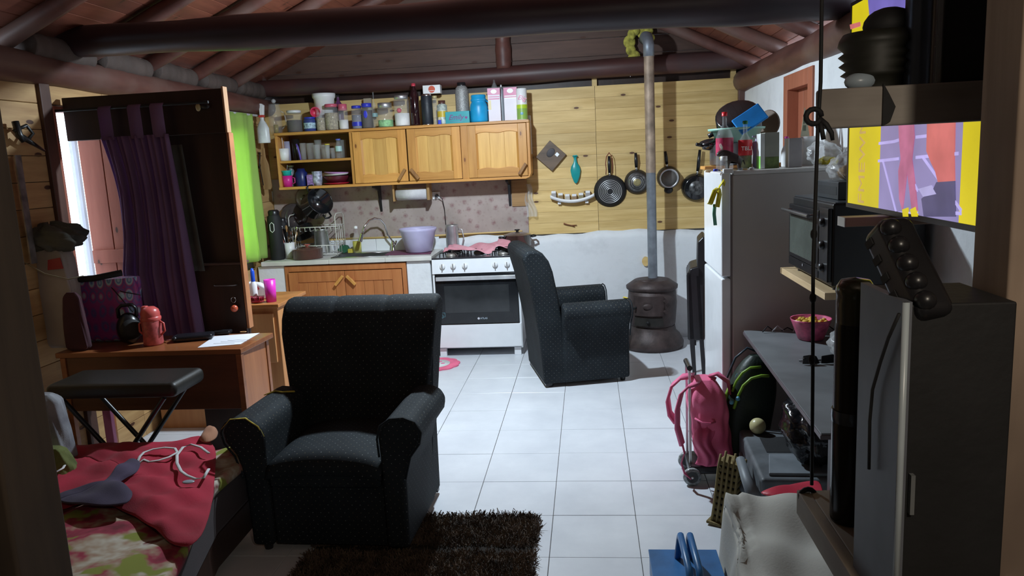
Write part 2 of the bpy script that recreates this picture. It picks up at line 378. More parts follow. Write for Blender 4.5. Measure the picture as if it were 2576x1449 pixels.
for x in (0.085, 1.30):
    MB().box(x - 0.022, x + 0.022, YB - 0.005, YB + 0.03, 2.31, 2.385).build('batten_end', pine, wb)
# wallpaper splashback with torn edge
tor = [(-2.98, 1.05), (-0.56, 1.02), (-0.555, 1.3), (-0.60, 1.42), (-0.56, 1.6), (-2.98, 1.62)]
tag(MB().prism(tor, YB - 0.032, YB - 0.02).build('wallpaper_panel', wallpap, wb), 'beige wallpaper with small dark red flowers')
crack = [P(x, y, Y=YB - 0.034) for x, y in [(1345, 622), (1400, 627), (1460, 628), (1510, 626), (1560, 620), (1610, 617)]]
MB().tube(crack, [0.001, .004, .003, .004, .002, .001], 5).build('plaster_crack', mat('crack_shadow', (0.12, 0.12, 0.13), 0.9), wb)
# tiled strip above the worktop
for k in range(8):
    MB().box(-2.62 + k * 0.152, -2.62 + k * 0.152 + 0.149, YB - 0.045, YB - 0.03, 0.905, 1.02).build('tile', whitee, wb, bevel=0.002, seg=1)
MB().tube([(-2.3, YB - 0.05, 1.035), (-1.5, YB - 0.05, 1.03), (-0.62, YB - 0.05, 1.04)], 0.008, 6).build('ledge_rod', pine, wb)
# gable boards over the wall log
for k in range(8):
    z0 = 2.42 + k * 0.15; z1 = z0 + 0.147
    def xs(z): return XL + max(0, z - 2.50) / SL * 1.0 - 0.05, XR - max(0, z - 2.50) / SL * (XR - RX) / (RX - XL) + 0.05
    a0, b0 = xs(z0); a1, b1 = xs(z1)
    if a1 >= b1: break
    MB().prism([(a0, z0), (b0, z0), (b1, z1), (a1, z1)], YB - 0.01 + 0.006 * (k % 2), YB + 0.04).build('board', gablew, wb, bevel=0.002, seg=1)
# wall logs
def log(name, p0, p1, r0, r1, m, label=None, bend=0.02, seed=0, parent=None):
    rr = random.Random(seed); p0 = Vector(p0); p1 = Vector(p1); N = 28; d = (p1 - p0)
    side = d.cross(Vector((0, 0, 1))).normalized(); up = side.cross(d).normalized(); pts = []; rad = []
    ph = rr.uniform(0, 6); ph2 = rr.uniform(0, 6)
    for i in range(N + 1):
        t = i / N
        pts.append(p0 + d * t + side * bend * math.sin(ph + t * 7) + up * bend * 0.6 * math.sin(ph2 + t * 5))
        rad.append((r0 + (r1 - r0) * t) * (1 + 0.035 * math.sin(ph + t * 23) + 0.03 * math.sin(ph2 + t * 41)))
    return MB().tube(pts, rad, 18).build(name, m, parent)
o = log('trim_1', (-3.1, YB - 0.06, 2.455), (1.5, YB - 0.06, 2.44), 0.075, 0.085, logx, seed=3); tag(o, 'stained log lying along the top of the far wall', kind='structure')
o = log('trim_2', (-2.97, 2.0, 2.31), (-2.97, YB + 0.05, 2.29), 0.095, 0.075, logm, seed=8); tag(o, kind='structure')
o = log('trim_3', (1.40, 1.6, 2.27), (1.40, YB + 0.1, 2.27), 0.09, 0.10, logm, seed=12); tag(o, kind='structure')
o = log('trim_4', (-0.715, YB - 0.06, 2.50), (-0.715, YB - 0.06, 3.25), 0.070, 0.066, logm, bend=0.006, seed=5); tag(o, kind='structure')
c0 = P(40, 112, Y=4.35); c1 = P(1262, 42, Y=4.35)
d = (c1 - c0) / (c1.x - c0.x)
o = log('trim_5', c0 + d * (-3.1 - c0.x), c0 + d * (1.5 - c0.x), 0.083, 0.125, beamm, bend=0.012, seed=21); tag(o, kind='structure')
# ceiling: two slopes of boards laid along the room, on round rafters
ce = bpy.data.objects.new('ceiling', None); COL.objects.link(ce); tag(ce, kind='structure')
ang = math.atan(SL)
def slope_boards(xa, xb, side):
    sl = (roofz(RX) - roofz(xa)) / (RX - xa); w = 0.118; nb = int(abs(RX - xa) * math.hypot(1, sl) / w) + 1
    for k in range(-2, nb):
        t = k * w / math.hypot(1, sl) * (1 if side < 0 else -1)
        x0 = xa + t; x1 = x0 + (w - 0.003) / math.hypot(1, sl) * (1 if side < 0 else -1)
        z0 = roofz(xa) + sl * (x0 - xa) + 0.085; z1 = roofz(xa) + sl * (x1 - xa) + 0.085
        m = MB().prism([(x0, z0), (x1, z1), (x1, z1 + 0.02), (x0, z0 + 0.02)], 1.0, YB + 0.25)
        m.build('board', roofw, ce, bevel=0.002, seg=1)
slope_boards(XL, RX, -1); slope_boards(XR, RX, 1)
for i, y in enumerate((2.7, 3.3, 3.9, 4.55, 5.17, 5.80, 6.48)):
    a = Vector((XL - 0.1, y, roofz(XL) - 0.02)); b_ = Vector((RX, y + 0.02, roofz(RX) + 0.03))
    log('rafter', a, b_, 0.050, 0.045, logm, bend=0.008, seed=30 + i, parent=ce)
for i, y in enumerate((2.8, 3.6, 4.42, 5.25, 6.08, 6.95)):
    a = Vector((XR + 0.1, y, roofz(XR) - 0.02)); b_ = Vector((RX, y + 0.02, roofz(RX) + 0.03))
    log('rafter', a, b_, 0.052, 0.045, logm, bend=0.008, seed=50 + i, parent=ce)
log('ridge_log', (RX, 1.2, roofz(RX) + 0.02), (RX, YB, roofz(RX) + 0.02), 0.06, 0.06, logm, bend=0.01, seed=70, parent=ce)
MB().prism([(XL - 0.6, 2.3), (RX, 2.3 + SL * (RX - XL + .6) + 0.02), (XR + 0.6, 2.3), (XR + 0.6, 2.36), (RX, 3.72), (XL - 0.6, 2.36)], 0.9, YB + 0.3).build('roof_underlay', darkw, ce, loc=(0, 0, 0.20))
# blocking pieces between rafter feet on the left log (split log ends)
for y in (4.25, 4.86, 5.48, 6.14, 6.75):
    log('blocking_log', (-2.98, y - 0.26, 2.43), (-2.98, y + 0.26, 2.42), 0.075, 0.07, mat('grey_blocking_log', (0.07, 0.05, 0.042), 0.8, bmp=0.5, nscale=6), bend=0.004, seed=int(y * 10), parent=ce)
# left wall with two window openings
W1 = (4.13, 4.62, 1.0, 2.12)     # y0 y1 z0 z1
W2 = (5.75, 6.55, 0.95, 2.08)
wl = bpy.data.objects.new('wall_left', None); COL.objects.link(wl); tag(wl, kind='structure')
def wall_piece(y0, y1, z0, z1): MB().box(XL - 0.10, XL - 0.012, y0, y1, z0, z1).build('wall_core', greyp, wl)
for (y0, y1, z0, z1) in ((1.0, W1[0], 0, 2.35), (W1[0], W1[1], 0, W1[2]), (W1[0], W1[1], W1[3], 2.35), (W1[1], W2[0], 0, 2.35), (W2[0], W2[1], 0, W2[2]), (W2[0], W2[1], W2[3], 2.35), (W2[1], YB + 0.1, 0, 2.35)): wall_piece(y0, y1, z0, z1)
k = 0; z0 = 0.0
while z0 < 2.33:
    z1 = min(z0 + 0.142, 2.33)
    for (ya, yb_) in ((1.9, W1[0]), (W1[0], W1[1]), (W1[1], W2[0]), (W2[0], W2[1]), (W2[1], YB - 0.02)):
        for W in (W1, W2):
            if abs(ya - W[0]) < 1e-6 and z1 > W[2] + 0.02 and z0 < W[3] - 0.02: break
        else:
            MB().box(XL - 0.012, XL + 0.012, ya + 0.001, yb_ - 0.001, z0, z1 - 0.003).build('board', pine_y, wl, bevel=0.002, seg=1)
    z0 += 0.142
def window(name, W, bars):
    w = bpy.data.objects.new(name, None); COL.objects.link(w); tag(w, kind='structure')
    y0, y1, z0, z1 = W; t = 0.05 if y1 - y0 > .6 else 0.022
    for bx in ((y0, y0 + t, z0, z1), (y1 - t, y1, z0, z1), (y0 + t, y1 - t, z0, z0 + t), (y0 + t, y1 - t, z1 - t, z1)):
        MB().box(XL - 0.10, XL + 0.03, bx[0], bx[1], bx[2], bx[3]).build('window_frame', redboard, w, bevel=0.004)
    ym = (y0 + y1) / 2
    if bars: MB().box(XL - 0.07, XL - 0.03, ym - 0.012, ym + 0.012, z0 + t, z1 - t).build('sash_bar', whitep if False else pl((0.45, 0.5, 0.58), name='pale_blue_paint'), w)
    MB().box(XL - 0.052, XL - 0.048, y0 + t, y1 - t, z0 + t, z1 - t).build('pane', mat('window_glass', (0.9, 0.93, 0.95), 0.03, alpha=0.12, var=0.01), w)
window('window_1', W1, True); window('window_2', W2, True)
# dark post on the left wall and corner boards
tag(MB().box(XL + 0.0, XL + 0.035, 4.04, 4.125, 0, 2.24).build('trim_6', wood('dark_post', (0.05, 0.02, 0.014), (0.10, 0.045, 0.03), 'z', g=8), bevel=0.006), kind='structure')
tag(MB().box(XR - 0.05, XR + 0.01, YB - 0.09, YB - 0.03, 1.0, 2.2).build('trim_7', logm, bevel=0.006), kind='structure')
# opened red plank shutter standing inside the window bay
sh = thing('window_shutter', 'red-stained plank shutter swung open behind the plum curtain, lit by the window', 'shutter', (-3.10, 4.345, 0.95), rz=0.0)
for i in range(4):
    MB().box(0.10 + i * 0.145, 0.10 + i * 0.145 + 0.142, 0, 0.022, 0, 1.06).build('plank', redboard, sh, bevel=0.003, seg=1)
MB().box(0.11, 0.66, -0.02, 0.0, 0.25, 0.33).build('ledge_batten', redboard, sh, bevel=0.003)
# right wall with a red door in it
D = (4.93, 5.60, 2.17)
wr = bpy.data.objects.new('wall_right', None); COL.objects.link(wr); tag(wr, kind='structure')
for (y0, y1, z0, z1) in ((1.0, D[0], 0, 2.3), (D[0], D[1], D[2], 2.3), (D[1], YB + 0.1, 0, 2.3)):
    nn = max(4, int((y1 - y0) * 14)); 
    def f(u, v, y0=y0, y1=y1, z0=z0, z1=z1):
        y = y0 + (y1 - y0) * u; z = z0 + (z1 - z0) * v
        return (XR + 0.012 * math.sin(y * 4.1 + z * 2) * math.sin(z * 3) * min(1, 6 * min(u, 1 - u)), y, z)
    MB().grid(f, nn, 20).build('plaster_face', whitep, wr)
    MB().box(XR + 0.02, XR + 0.16, y0, y1, z0, z1).build('wall_core', whitep, wr)
dr = bpy.data.objects.new('door_1', None); COL.objects.link(dr); tag(dr, kind='structure')
for bx in ((D[0] - 0.01, D[0] + 0.09, 0, D[2]), (D[1] - 0.09, D[1] + 0.01, 0, D[2]), (D[0] + 0.09, D[1] - 0.09, D[2] - 0.10, D[2])):
    MB().box(XR - 0.015, XR + 0.14, bx[0], bx[1], bx[2], bx[3]).build('door_frame', doorw, dr, bevel=0.004)
for i in range(4):
    MB().box(XR + 0.06, XR + 0.085, D[0] + 0.09 + i * 0.1225, D[0] + 0.09 + i * 0.1225 + 0.121, 0.01, D[2] - 0.10).build('plank', doorw, dr, bevel=0.002, seg=1)
MB().box(XR + 0.035, XR + 0.06, D[0] + 0.2, D[0] + 0.42, 1.62, 1.66).build('door_latch', black, dr)
# doorway wall that the camera looks through, and the hall behind it
wn = bpy.data.objects.new('wall_near', None); COL.objects.link(wn); tag(wn, kind='structure')
PXL = P(103, 900, Y=1.06).x; PXR = P(2428, 1000, Y=1.06).x
MB().box(-3.2, PXL - 0.20, 0.98, 1.05, 0, 2.6).build('wall_core', greyp, wn)
MB().box(PXR + 0.22, 1.7, 0.98, 1.05, 0, 2.6).build('wall_core', greyp, wn)
MB().box(-3.2, 1.7, 0.98, 1.10, 2.55, 3.9).build('wall_core', greyp, wn)
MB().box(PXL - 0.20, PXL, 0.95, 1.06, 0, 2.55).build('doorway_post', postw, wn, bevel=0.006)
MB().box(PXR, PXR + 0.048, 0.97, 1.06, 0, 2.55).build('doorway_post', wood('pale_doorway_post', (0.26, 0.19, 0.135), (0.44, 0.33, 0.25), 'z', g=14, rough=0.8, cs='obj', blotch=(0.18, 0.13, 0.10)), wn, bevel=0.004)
MB().box(PXR + 0.052, PXR + 0.25, 0.99, 1.08, 0, 2.55).build('doorway_post', wood('dark_jamb', (0.02, 0.012, 0.009), (0.04, 0.022, 0.016), 'z', g=14, cs='obj'), wn, bevel=0.004)
for (z, dy) in ((1.03, 0),):
    MB().cyl((PXR + 0.022, 0.965, 1.135), (PXR + 0.022, 0.972, 1.135), 0.003).build('nail_head', steel, wn)
hw = bpy.data.objects.new('wall_hall', None); COL.objects.link(hw); tag(hw, kind='structure')
MB().box(-1.6, -1.5, -2.2, 1.0, 0, 2.6).build('wall_core', greyp, hw); MB().box(1.4, 1.5, -2.2, 1.0, 0, 2.6).build('wall_core', greyp, hw)
MB().box(-1.6, 1.5, -2.3, -2.2, 0, 2.6).build('wall_core', greyp, hw); MB().box(-1.6, 1.5, -2.3, 1.1, 2.56, 2.66).build('wall_core', greyp, hw)
MB().box(-4.2, -3.1, 0.9, 7.4, 0.0, 0.02).build('ground_outside', mat('outside_ground', (0.4, 0.42, 0.36), 0.9), hw)

# ================================================================ ARMCHAIRS
def armchair(label, loc, rz, tears):
    t = thing('armchair', label, 'armchair', loc, rz)
    pr = [(.335, .03), (.36, .4), (.42, .80), (.465, .98), (.455, 1.02), (.42, 1.045), (.37, 1.045), (.315, 1.02), (.272, .96), (.245, .88), (.225, .78), (.205, .68), (.185, .56), (.16, .44), (.14, .36), (.135, .03)]
    def wid(z): return 0.355 + 0.05 * max(0, min(1, (z - 0.55) / 0.35))
    n = len(pr); v = []; cuts = [-1, -0.94, -0.8, -0.6, -0.42, -0.36, -0.33, -0.30, -0.24, -0.1, 0.1, 0.24, 0.30, 0.33, 0.36, 0.42, 0.6, 0.8, 0.94, 1]
    for c in cuts:
        ins = 0.985 if abs(c) == 1 else 1.0; 
        for (y, z) in pr:
            dz = 0.012 * (1 - min(1, abs(abs(c) - 0.33) * 18)) * .5 if z > 0.8 else 0
            v.append((c * wid(z), 0.30 + (y - 0.30) * (0.93 if abs(c) == 1 else 1) + dz * 0.3, z - dz - (0.012 if abs(c) == 1 and z > 0.9 else 0)))
    f = [tuple(range(n))[::-1], tuple((len(cuts) - 1) * n + k for k in range(n))]
    for i in range(len(cuts) - 1):
        for k in range(n): f.append((i * n + k, i * n + (k + 1) % n, (i + 1) * n + (k + 1) % n, (i + 1) * n + k))
    MB().add(v, f, True).build('backrest', chairm, t, bevel=0.012)
    for s in (-1, 1):
        ol = [(.262, .03), (.365, .03), (.372, .36), (.40, .46), (.445, .52), (.455, .57), (.43, .615), (.38, .635), (.32, .63), (.275, .60), (.258, .54), (.262, .46)]
        MB().prism([(s * x, z) for x, z in ol], -0.325, 0.185, smooth=True).build('armrest', chairm, t, bevel=0.022, seg=3)
        MB().tube([(s * x, -0.327, z) for x, z in ol[2:]], 0.005, 6).build('piping', chairm, t)
    MB().box(-0.262, 0.262, -0.30, 0.15, 0.03, 0.34).build('seat_base', chairm, t, bevel=0.01)
    def seat(u, v):
        x = -0.262 + 0.524 * u; y = -0.335 + 0.52 * v
        e = min(1, min(u, 1 - u) * 9) ; e2 = min(1, v * 8)
        return (x, y - 0.0 * v, 0.40 + 0.055 * math.sin(PI * u) ** 0.5 * (0.4 + 0.6 * e2) + 0.015 * math.sin(PI * v) * e - (0.045 if v < 0.02 else 0))
    MB().grid(seat, 24, 18).build('seat', chairm, t, solid=0.02)
    MB().box(-0.258, 0.258, -0.325, 0.13, 0.31, 0.405).build('seat_cushion', chairm, t, bevel=0.02, seg=3)
    for sx in (-0.31, 0.31):
        for sy in (-0.28, 0.28): MB().cyl((sx, sy, 0), (sx, sy, 0.035), 0.018, 0.024, 10).build('leg', black, t)
    MB().box(-0.35, 0.35, 0.29, 0.325, 0.015, 0.05).build('bottom_rail', black, t)
    for (s, pts, r) in tears:
        tag(MB().tube([(s * x, y, z) for x, y, z in pts], r, 6, flat=0.5).build('foam_tear', foam, t), 'yellow foam showing through torn cloth')
    return t
armchair('black dotted armchair facing the camera, beside the table and red bedding', (-1.185, 3.40, 0), math.radians(-2),
         [(-1, [(.445, -.335, .59), (.40, -.335, .635), (.33, -.33, .638), (.275, -.33, .60), (.257, -.32, .55)], [.002, .004, .006, .007, .003]),
          (-1, [(.41, .02, .632), (.37, .06, .64), (.33, .05, .638), (.29, .10, .625)], [.004, .009, .006, .008])])
ch2 = armchair('black dotted armchair turned sideways in front of the white stove', (-0.13, 5.93, 0), math.radians(104),
         [(-1, [(.36, -.32, .64), (.33, -.30, .642), (.30, -.325, .625)], [.006, .012, .007])])
# ================================================================ WOOD STOVE AND FLUE
ws = thing('wood_stove', 'small round brown cast-iron wood stove at the far wall', 'stove', (0.53, 6.72, 0))
R = 0.205
MB().lathe([(0.20, 0), (0.265, 0.005), (0.27, 0.05), (0.235, 0.12), (0.205, 0.15), (0.195, 0.2)], n=28).build('base', castiron, ws)
MB().lathe([(0.185, 0.19), (R - .005, 0.22), (R + 0.01, 0.4), (R, 0.515), (R - 0.01, 0.52)], n=28).build('firebox', castiron, ws)
MB().lathe([(R, 0.515), (R + 0.018, 0.53), (R + 0.02, 0.555), (0.16, 0.60), (0.15, 0.605)], n=28).build('top_plate', castiron, ws)
MB().lathe([(0.075, 0.604), (0.072, 0.612), (0.0, 0.612)], (-0.05, -.06, 0), n=20).build('hot_plate_ring', castiron, ws)
def arcslab(r, a0, a1, z0, z1, th, n=10):
    m = MB(); v = []
    for i in range(n + 1):
        a = a0 + (a1 - a0) * i / n
        for (rr, z) in ((r, z0), (r + th, z0), (r + th, z1), (r, z1)): v.append((rr * math.cos(a), rr * math.sin(a), z))
    f = []
    for i in range(n):
        for k in range(4): f.append((i * 4 + k, i * 4 + (k + 1) % 4, i * 4 + 4 + (k + 1) % 4, i * 4 + 4 + k))
    f += [(3, 2, 1, 0), (n * 4, n * 4 + 1, n * 4 + 2, n * 4 + 3)]
    return m.add(v, f)
dc = -PI / 2 - 0.25
fd = arcslab(R + 0.004, dc - 0.62, dc + 0.62, 0.315, 0.485, 0.014).build('stove_door', castiron, ws)
MB().ball((R * math.cos(dc) * 1.1, R * math.sin(dc) * 1.1, 0.40), 0.026, sx=1.7, sy=0.5).build('door_relief', castiron, fd)
for z in (0.35, 0.44):
    a = dc + 0.66; MB().cyl(((R) * math.cos(a), (R) * math.sin(a), z), ((R + .05) * math.cos(a), (R + .05) * math.sin(a), z), 0.016).build('hinge', castiron, fd)
MB().cyl((R * math.cos(dc - .5), R * math.sin(dc - .5), 0.39), (1.25 * R * math.cos(dc - .5), 1.25 * R * math.sin(dc - .5), 0.38), 0.011).build('handle', blackm, fd)
ad = arcslab(R + 0.0, dc - 0.6, dc + 0.6, 0.225, 0.295, 0.016).build('ash_drawer', mat('sooty_iron', (0.035, 0.033, 0.030), 0.5, 0.4, 0.3, bmp=0.3), ws)
MB().ball((1.13 * R * math.cos(dc), 1.13 * R * math.sin(dc), 0.262), 0.014).build('drawer_knob', blackm, ad)
fp = thing('flue_pipe', 'tall grey stove pipe rising from the wood stove to the gable', 'pipe', (0.545, 6.79, 0.606))
zt = P(1640, 97, Y=6.79).z
MB().lathe([(0.041, 0), (0.041, 0.92), (0.043, 0.925)], n=20).build('lower_pipe', galv, fp)
tag(MB().lathe([(0.0425, 0.92), (0.0425, zt - 0.60 - 0.12)], n=20).build('upper_pipe', pipeup, fp), 'scorched brown upper pipe')
zz = zt - 0.60
MB().tube([(0, 0, zz - 0.15), (0, 0, zz - 0.05), (-0.004, 0.02, zz - 0.02), (-0.01, 0.06, zz + 0.015), (-0.015, 0.14, zz + 0.03), (-0.015, 0.27, zz + 0.03)], [0.046, 0.046, 0.048, 0.05, 0.048, 0.046], 18).build('elbow', galv, fp)
fo = thing('wall_insulation', 'torn yellow insulation foam stuffed around the flue outlet', 'insulation', (0.46, YB - 0.05, zt + 0.02))
rr = random.Random(4)
mb = MB()
for (dx, dz, r) in [(-.04, .06, .045), (.0, .09, .04), (.06, .07, .045), (.11, .08, .035), (.13, .02, .035), (-.06, 0, .045), (-.05, -.07, .05), (-.02, -.14, .05), (.0, -.2, .035), (-.05, -.18, .03), (.03, .12, .03), (.10, .12, .02)]:
    mb.ball((dx, rr.uniform(-.03, .0), dz), r, 7, sx=rr.uniform(.8, 1.3), sy=0.5, sz=rr.uniform(.8, 1.4))
o = mb.build('foam_lump', mat('insulation_foam', (0.42, 0.38, 0.07), 0.95, var=0.5, nscale=22, bmp=1, bscale=60), fo)
MB().tube([(-.055, -.03, -.22), (-.06, -.03, -.30)], 0.003, 5).build('hanging_drip', whitepl, fo)
wk = thing('wall_knot_plate', 'round pale wooden cut-off fixed on the white wall beside the flue', 'plaque', P(1624, 657, Y=YB - 0.04))
MB().lathe([(0.03, 0), (0.044, 0.004), (0.044, 0.02)], axis=(0, -1, 0), n=18, sx=0.75).build('disc', pine, wk)
# ================================================================ KITCHEN
def text(name, s, mat_, parent, loc, rot=(PI / 2, 0, 0), size=0.03, shear=0.0, ext=0.0006, align='CENTER', sx=1.0):
    c = bpy.data.curves.new(name, 'FONT'); c.body = s; c.size = size; c.extrude = ext; c.align_x = align; c.align_y = 'CENTER'; c.shear = shear
    tmp = bpy.data.objects.new('tmp', c); COL.objects.link(tmp); me = bpy.data.meshes.new_from_object(tmp.evaluated_get(bpy.context.evaluated_depsgraph_get()))
    bpy.data.objects.remove(tmp); me.materials.clear(); me.materials.append(mat_)
    o = bpy.data.objects.new(name, me); COL.objects.link(o); o.parent = parent; o.location = loc; o.rotation_euler = rot; o.scale = (sx, 1, 1); return o
def vessel(name, label, cat, x0, x1, yt, Y, z, parts, group=None, n=20, rz=0, ybase=None):
    """an upright round or boxed item: x0,x1 its sides, yt its top as seen; parts = (name, material, profile of (radius share, height share))"""
    X = (xat(x0, Y, z) + xat(x1, Y, z)) / 2; w = (xat(x1, Y, z) - xat(x0, Y, z)) / 2; h = zat(yt, Y, X) - z
    t = thing(name, label, cat, (X, Y, z), rz, group)
    for p in parts:
        prof = [(r * w, hh * h) for r, hh in p[2]]
        o = MB().lathe(prof, n=n).build(p[0], p[1], t)
        if len(p) > 3: tag(o, p[3])
    t['w'] = w; t['h'] = h
    return t, w, h
CYL = lambda a, b, r=1.0: [(0, a), (r * .93, a), (r, a + .02), (r, b - .02), (r * .93, b)]
# ---- base unit
zc = 0.905
bc = thing('base_cabinet', 'reddish wooden cupboard with two doors under the sink worktop', 'cabinet', (0, 6.52, 0))
xl = xat(722, 6.52, .6); xr = xat(1025, 6.52, .6)
MB().box(xl, xl + 0.035, 0, 0.03, 0.10, 0.855).box(xr - 0.035, xr, 0, 0.03, 0.10, 0.855).box(xl + .035, xr - .035, 0, 0.03, 0.805, 0.855).box(xl + .035, xr - .035, 0, .03, .10, .16).build('face_frame', redw, bc, bevel=0.002)
MB().box(xl, xl + .02, 0.03, 0.52, 0.10, 0.855).box(xr - .02, xr, .03, .52, .10, .855).box(xl + .02, xr - .02, .03, .52, .10, .12).build('carcass', darkw, bc)
xm = (xl + xr) / 2
for s, (a, b_) in enumerate(((xl + 0.038, xm - 0.002), (xm + 0.002, xr - 0.038))):
    dn = bpy.data.objects.new('door', None); COL.objects.link(dn); dn.parent = bc
    w = 0.085
    MB().box(a, a + w, -0.018, 0.0, 0.165, 0.80).box(b_ - w, b_, -0.018, 0, 0.165, 0.80).box(a + w, b_ - w, -0.018, 0, 0.71, 0.80).box(a + w, b_ - w, -0.018, 0, 0.165, 0.25).build('door_frame', redw, dn, bevel=0.003)
    nn = 4; pw = (b_ - a - 2 * w) / nn
    for q in range(nn): MB().box(a + w + q * pw, a + w + (q + 1) * pw - 0.002, -0.011, -0.002, 0.25, 0.71).build('panel', redw, dn, bevel=0.0015, seg=1)
    hx = b_ - 0.045 if s == 0 else a + 0.06
    M = rotm((hx, -0.04, 0.72), 0, 0.75 if s == 0 else -0.75, 0)
    MB().box(-0.012, 0.012, -0.012, 0.012, -0.055, 0.055, M).box(-0.01, 0.01, 0.01, 0.024, -0.01, 0.01, M).build('handle', cabw, dn, bevel=0.002)
wk = thing('worktop', 'pale stone sink worktop with a rounded front edge', 'worktop', (0, 6.50, zc))
wx0 = xat(688, 6.5, zc) - 0.12; wx1 = xat(1085, 6.5, zc)
marb = mat('pale_worktop', (0.62, 0.61, 0.57), 0.35, var=0.12, nscale=5)
sx0, sx1, sy0, sy1 = xat(835, 6.6, zc), xat(975, 6.6, zc), 0.10, 0.40
MB().box(wx0, sx0, 0, 0.55, -0.04, 0).box(sx1, wx1, 0, .55, -0.04, 0).box(sx0, sx1, 0, sy0, -0.04, 0).box(sx0, sx1, sy1, .55, -0.04, 0).build('slab', marb, wk, bevel=0.006)
MB().box(sx0, sx1, sy0, sy1, -0.17, -0.16).box(sx0, sx0 + .006, sy0, sy1, -.16, .002).box(sx1 - .006, sx1, sy0, sy1, -.16, .002).box(sx0, sx1, sy0, sy0 + .006, -.16, .002).box(sx0, sx1, sy1 - .006, sy1, -.16, .002).build('sink_basin', steel, wk)
MB().tube([(sx0 - .006, sy0 - .006, .003), (sx1 + .006, sy0 - .006, .003), (sx1 + .006, sy1 + .006, .003), (sx0 - .006, sy1 + .006, .003)], 0.006, 6, closed=True).build('sink_rim', steel, wk)
for a, b_ in ((xat(688, 6.53, .6) - 0.12, xl - 0.004), (xr + 0.004, wx1 - 0.02)):
    p = thing('plaster_pier', 'whitewashed masonry pier %s the sink cupboard' % ('left of' if a < -2.5 else 'right of'), 'pier', (a, 6.53, 0))
    MB().box(0, b_ - a, 0, 0.5, 0, 0.86).build('pier_body', whitep, p, bevel=0.008)
# faucet
fa = thing('faucet', 'chrome gooseneck kitchen faucet arching over the sink', 'faucet', (xat(990, 6.98, zc), 6.98, zc))
def rel(px, py, Y, o): p = P(px, py, Y=Y); return (p.x - o.location.x, p.y - o.location.y, p.z - o.location.z)
MB().lathe([(0.028, 0), (0.026, 0.01), (0.018, 0.02), (0.017, 0.08), (0.012, 0.10)], n=16).build('faucet_body', chrome, fa)
MB().tube([(0, 0, 0.05), (0.03, -0.03, 0.075), (0.045, -0.045, 0.10)], [0.012, .010, .008], 8).build('lever', chrome, fa)
pp = [(0, 0, .09), rel(975, 590, 6.97, fa), rel(968, 565, 6.96, fa), rel(957, 552, 6.93, fa), rel(942, 549, 6.90, fa), rel(928, 555, 6.86, fa), rel(917, 570, 6.82, fa), rel(911, 588, 6.80, fa)]
MB().tube(pp, 0.0085, 10).build('spout', chrome, fa)
MB().cyl(pp[-1], rel(906, 608, 6.79, fa), 0.016, 0.019, 14).build('aerator', chrome, fa)
# things on the worktop
tb_ = [('body', blackm, [(0, 0), (.95, 0), (1, .02), (1, .80), (.92, .86), (.75, .90)]), ('lid', black, [(.78, .90), (.8, .97), (.6, 1.0), (0, 1.0)])]
t, w, h = vessel('insulated_bottle', 'tall black cylinder bottle with a white outlined mark, beside the lime curtain', 'bottle', 683, 716, 528, 6.66, zc, tb_)
MB().tube([(-.3 * w, -1.0 * w - .001, .60 * h), (-.3 * w, -1.0 * w - .001, .72 * h), (0, -1.03 * w, .76 * h), (.3 * w, -1.0 * w - .001, .72 * h), (.3 * w, -1.0 * w - .001, .60 * h), (0, -1.03 * w, .56 * h)], 0.0035, 5, closed=True).build('mark', whitepl, t)
t, w, h = vessel('black_flask', 'shorter matt black flask behind the tall black bottle', 'bottle', 708, 730, 548, 6.80, zc, tb_)
t, w, h = vessel('utensil_jar', 'slotted white holder full of knives, spoons and wooden utensils', 'utensil holder', 718, 744, 610, 6.72, zc, [('holder', whitepl, [(0, 0), (.9, 0), (1, 1), (.92, 1), (.85, .05), (0, .05)])])
rr = random.Random(2)
ut = [(mat('utensil_wood', (0.35, 0.2, 0.08), 0.6), .012), (steel, .010), (blackm, .013), (mat('utensil_red', (0.35, 0.08, 0.04), 0.4), .012)]
for k in range(9):
    a = rr.uniform(-.9, .9); bb = rr.uniform(-.5, .5); m_, r_ = ut[k % 4]
    u = thing('utensil', '%s standing %s in the white slotted holder' % (('wooden spoon', 'steel spoon', 'black plastic spoon', 'red-brown handled utensil')[k % 4], ('towards the black bottle', 'towards the dish rack', 'in the middle')[k // 4 if k < 8 else 2]), 'utensil', (t.location.x, t.location.y, zc + .012), group='utensils in the white holder')
    top = (a * w * 1.7, bb * w, h + rr.uniform(.06, .15))
    MB().tube([(a * w * .5, bb * w * .5, 0.01), top], 0.005, 6).build('shaft', m_, u)
    MB().ball(top, r_, 8, sx=1, sy=.3, sz=1.8).build('blade', m_, u)
# dish rack (white wire) with pots on it
whitew = mat('white_wire', (0.62, 0.61, 0.55), 0.4)
rk = thing('dish_rack', 'white wire two-tier dish rack beside the sink', 'dish rack', (0, 0, zc))
rx0 = xat(752, 6.95, zc); rx1 = xat(852, 6.80, zc); ry0, ry1 = 6.78, 7.02
def wire(pts, r=0.0032, nm='wire', closed=False): return MB().tube(pts, r, 5, closed=closed).build(nm, whitew, rk)
for z in (0.02, 0.10, 0.27):
    wire([(rx0, ry0, z), (rx1, ry0, z), (rx1, ry1, z), (rx0, ry1, z)], .0042, 'rack_ring', True)
for x in (rx0, rx1):
    wire([(x, ry0, 0), (x, ry0, .36), (x, ry0 + .04, .385), (x, ry1 - .04, .385), (x, ry1, .36), (x, ry1, 0)], .0045, 'end_frame')
    for k in range(1, 4): y = ry0 + (ry1 - ry0) * k / 4; wire([(x, y, .02), (x, y, .27)])
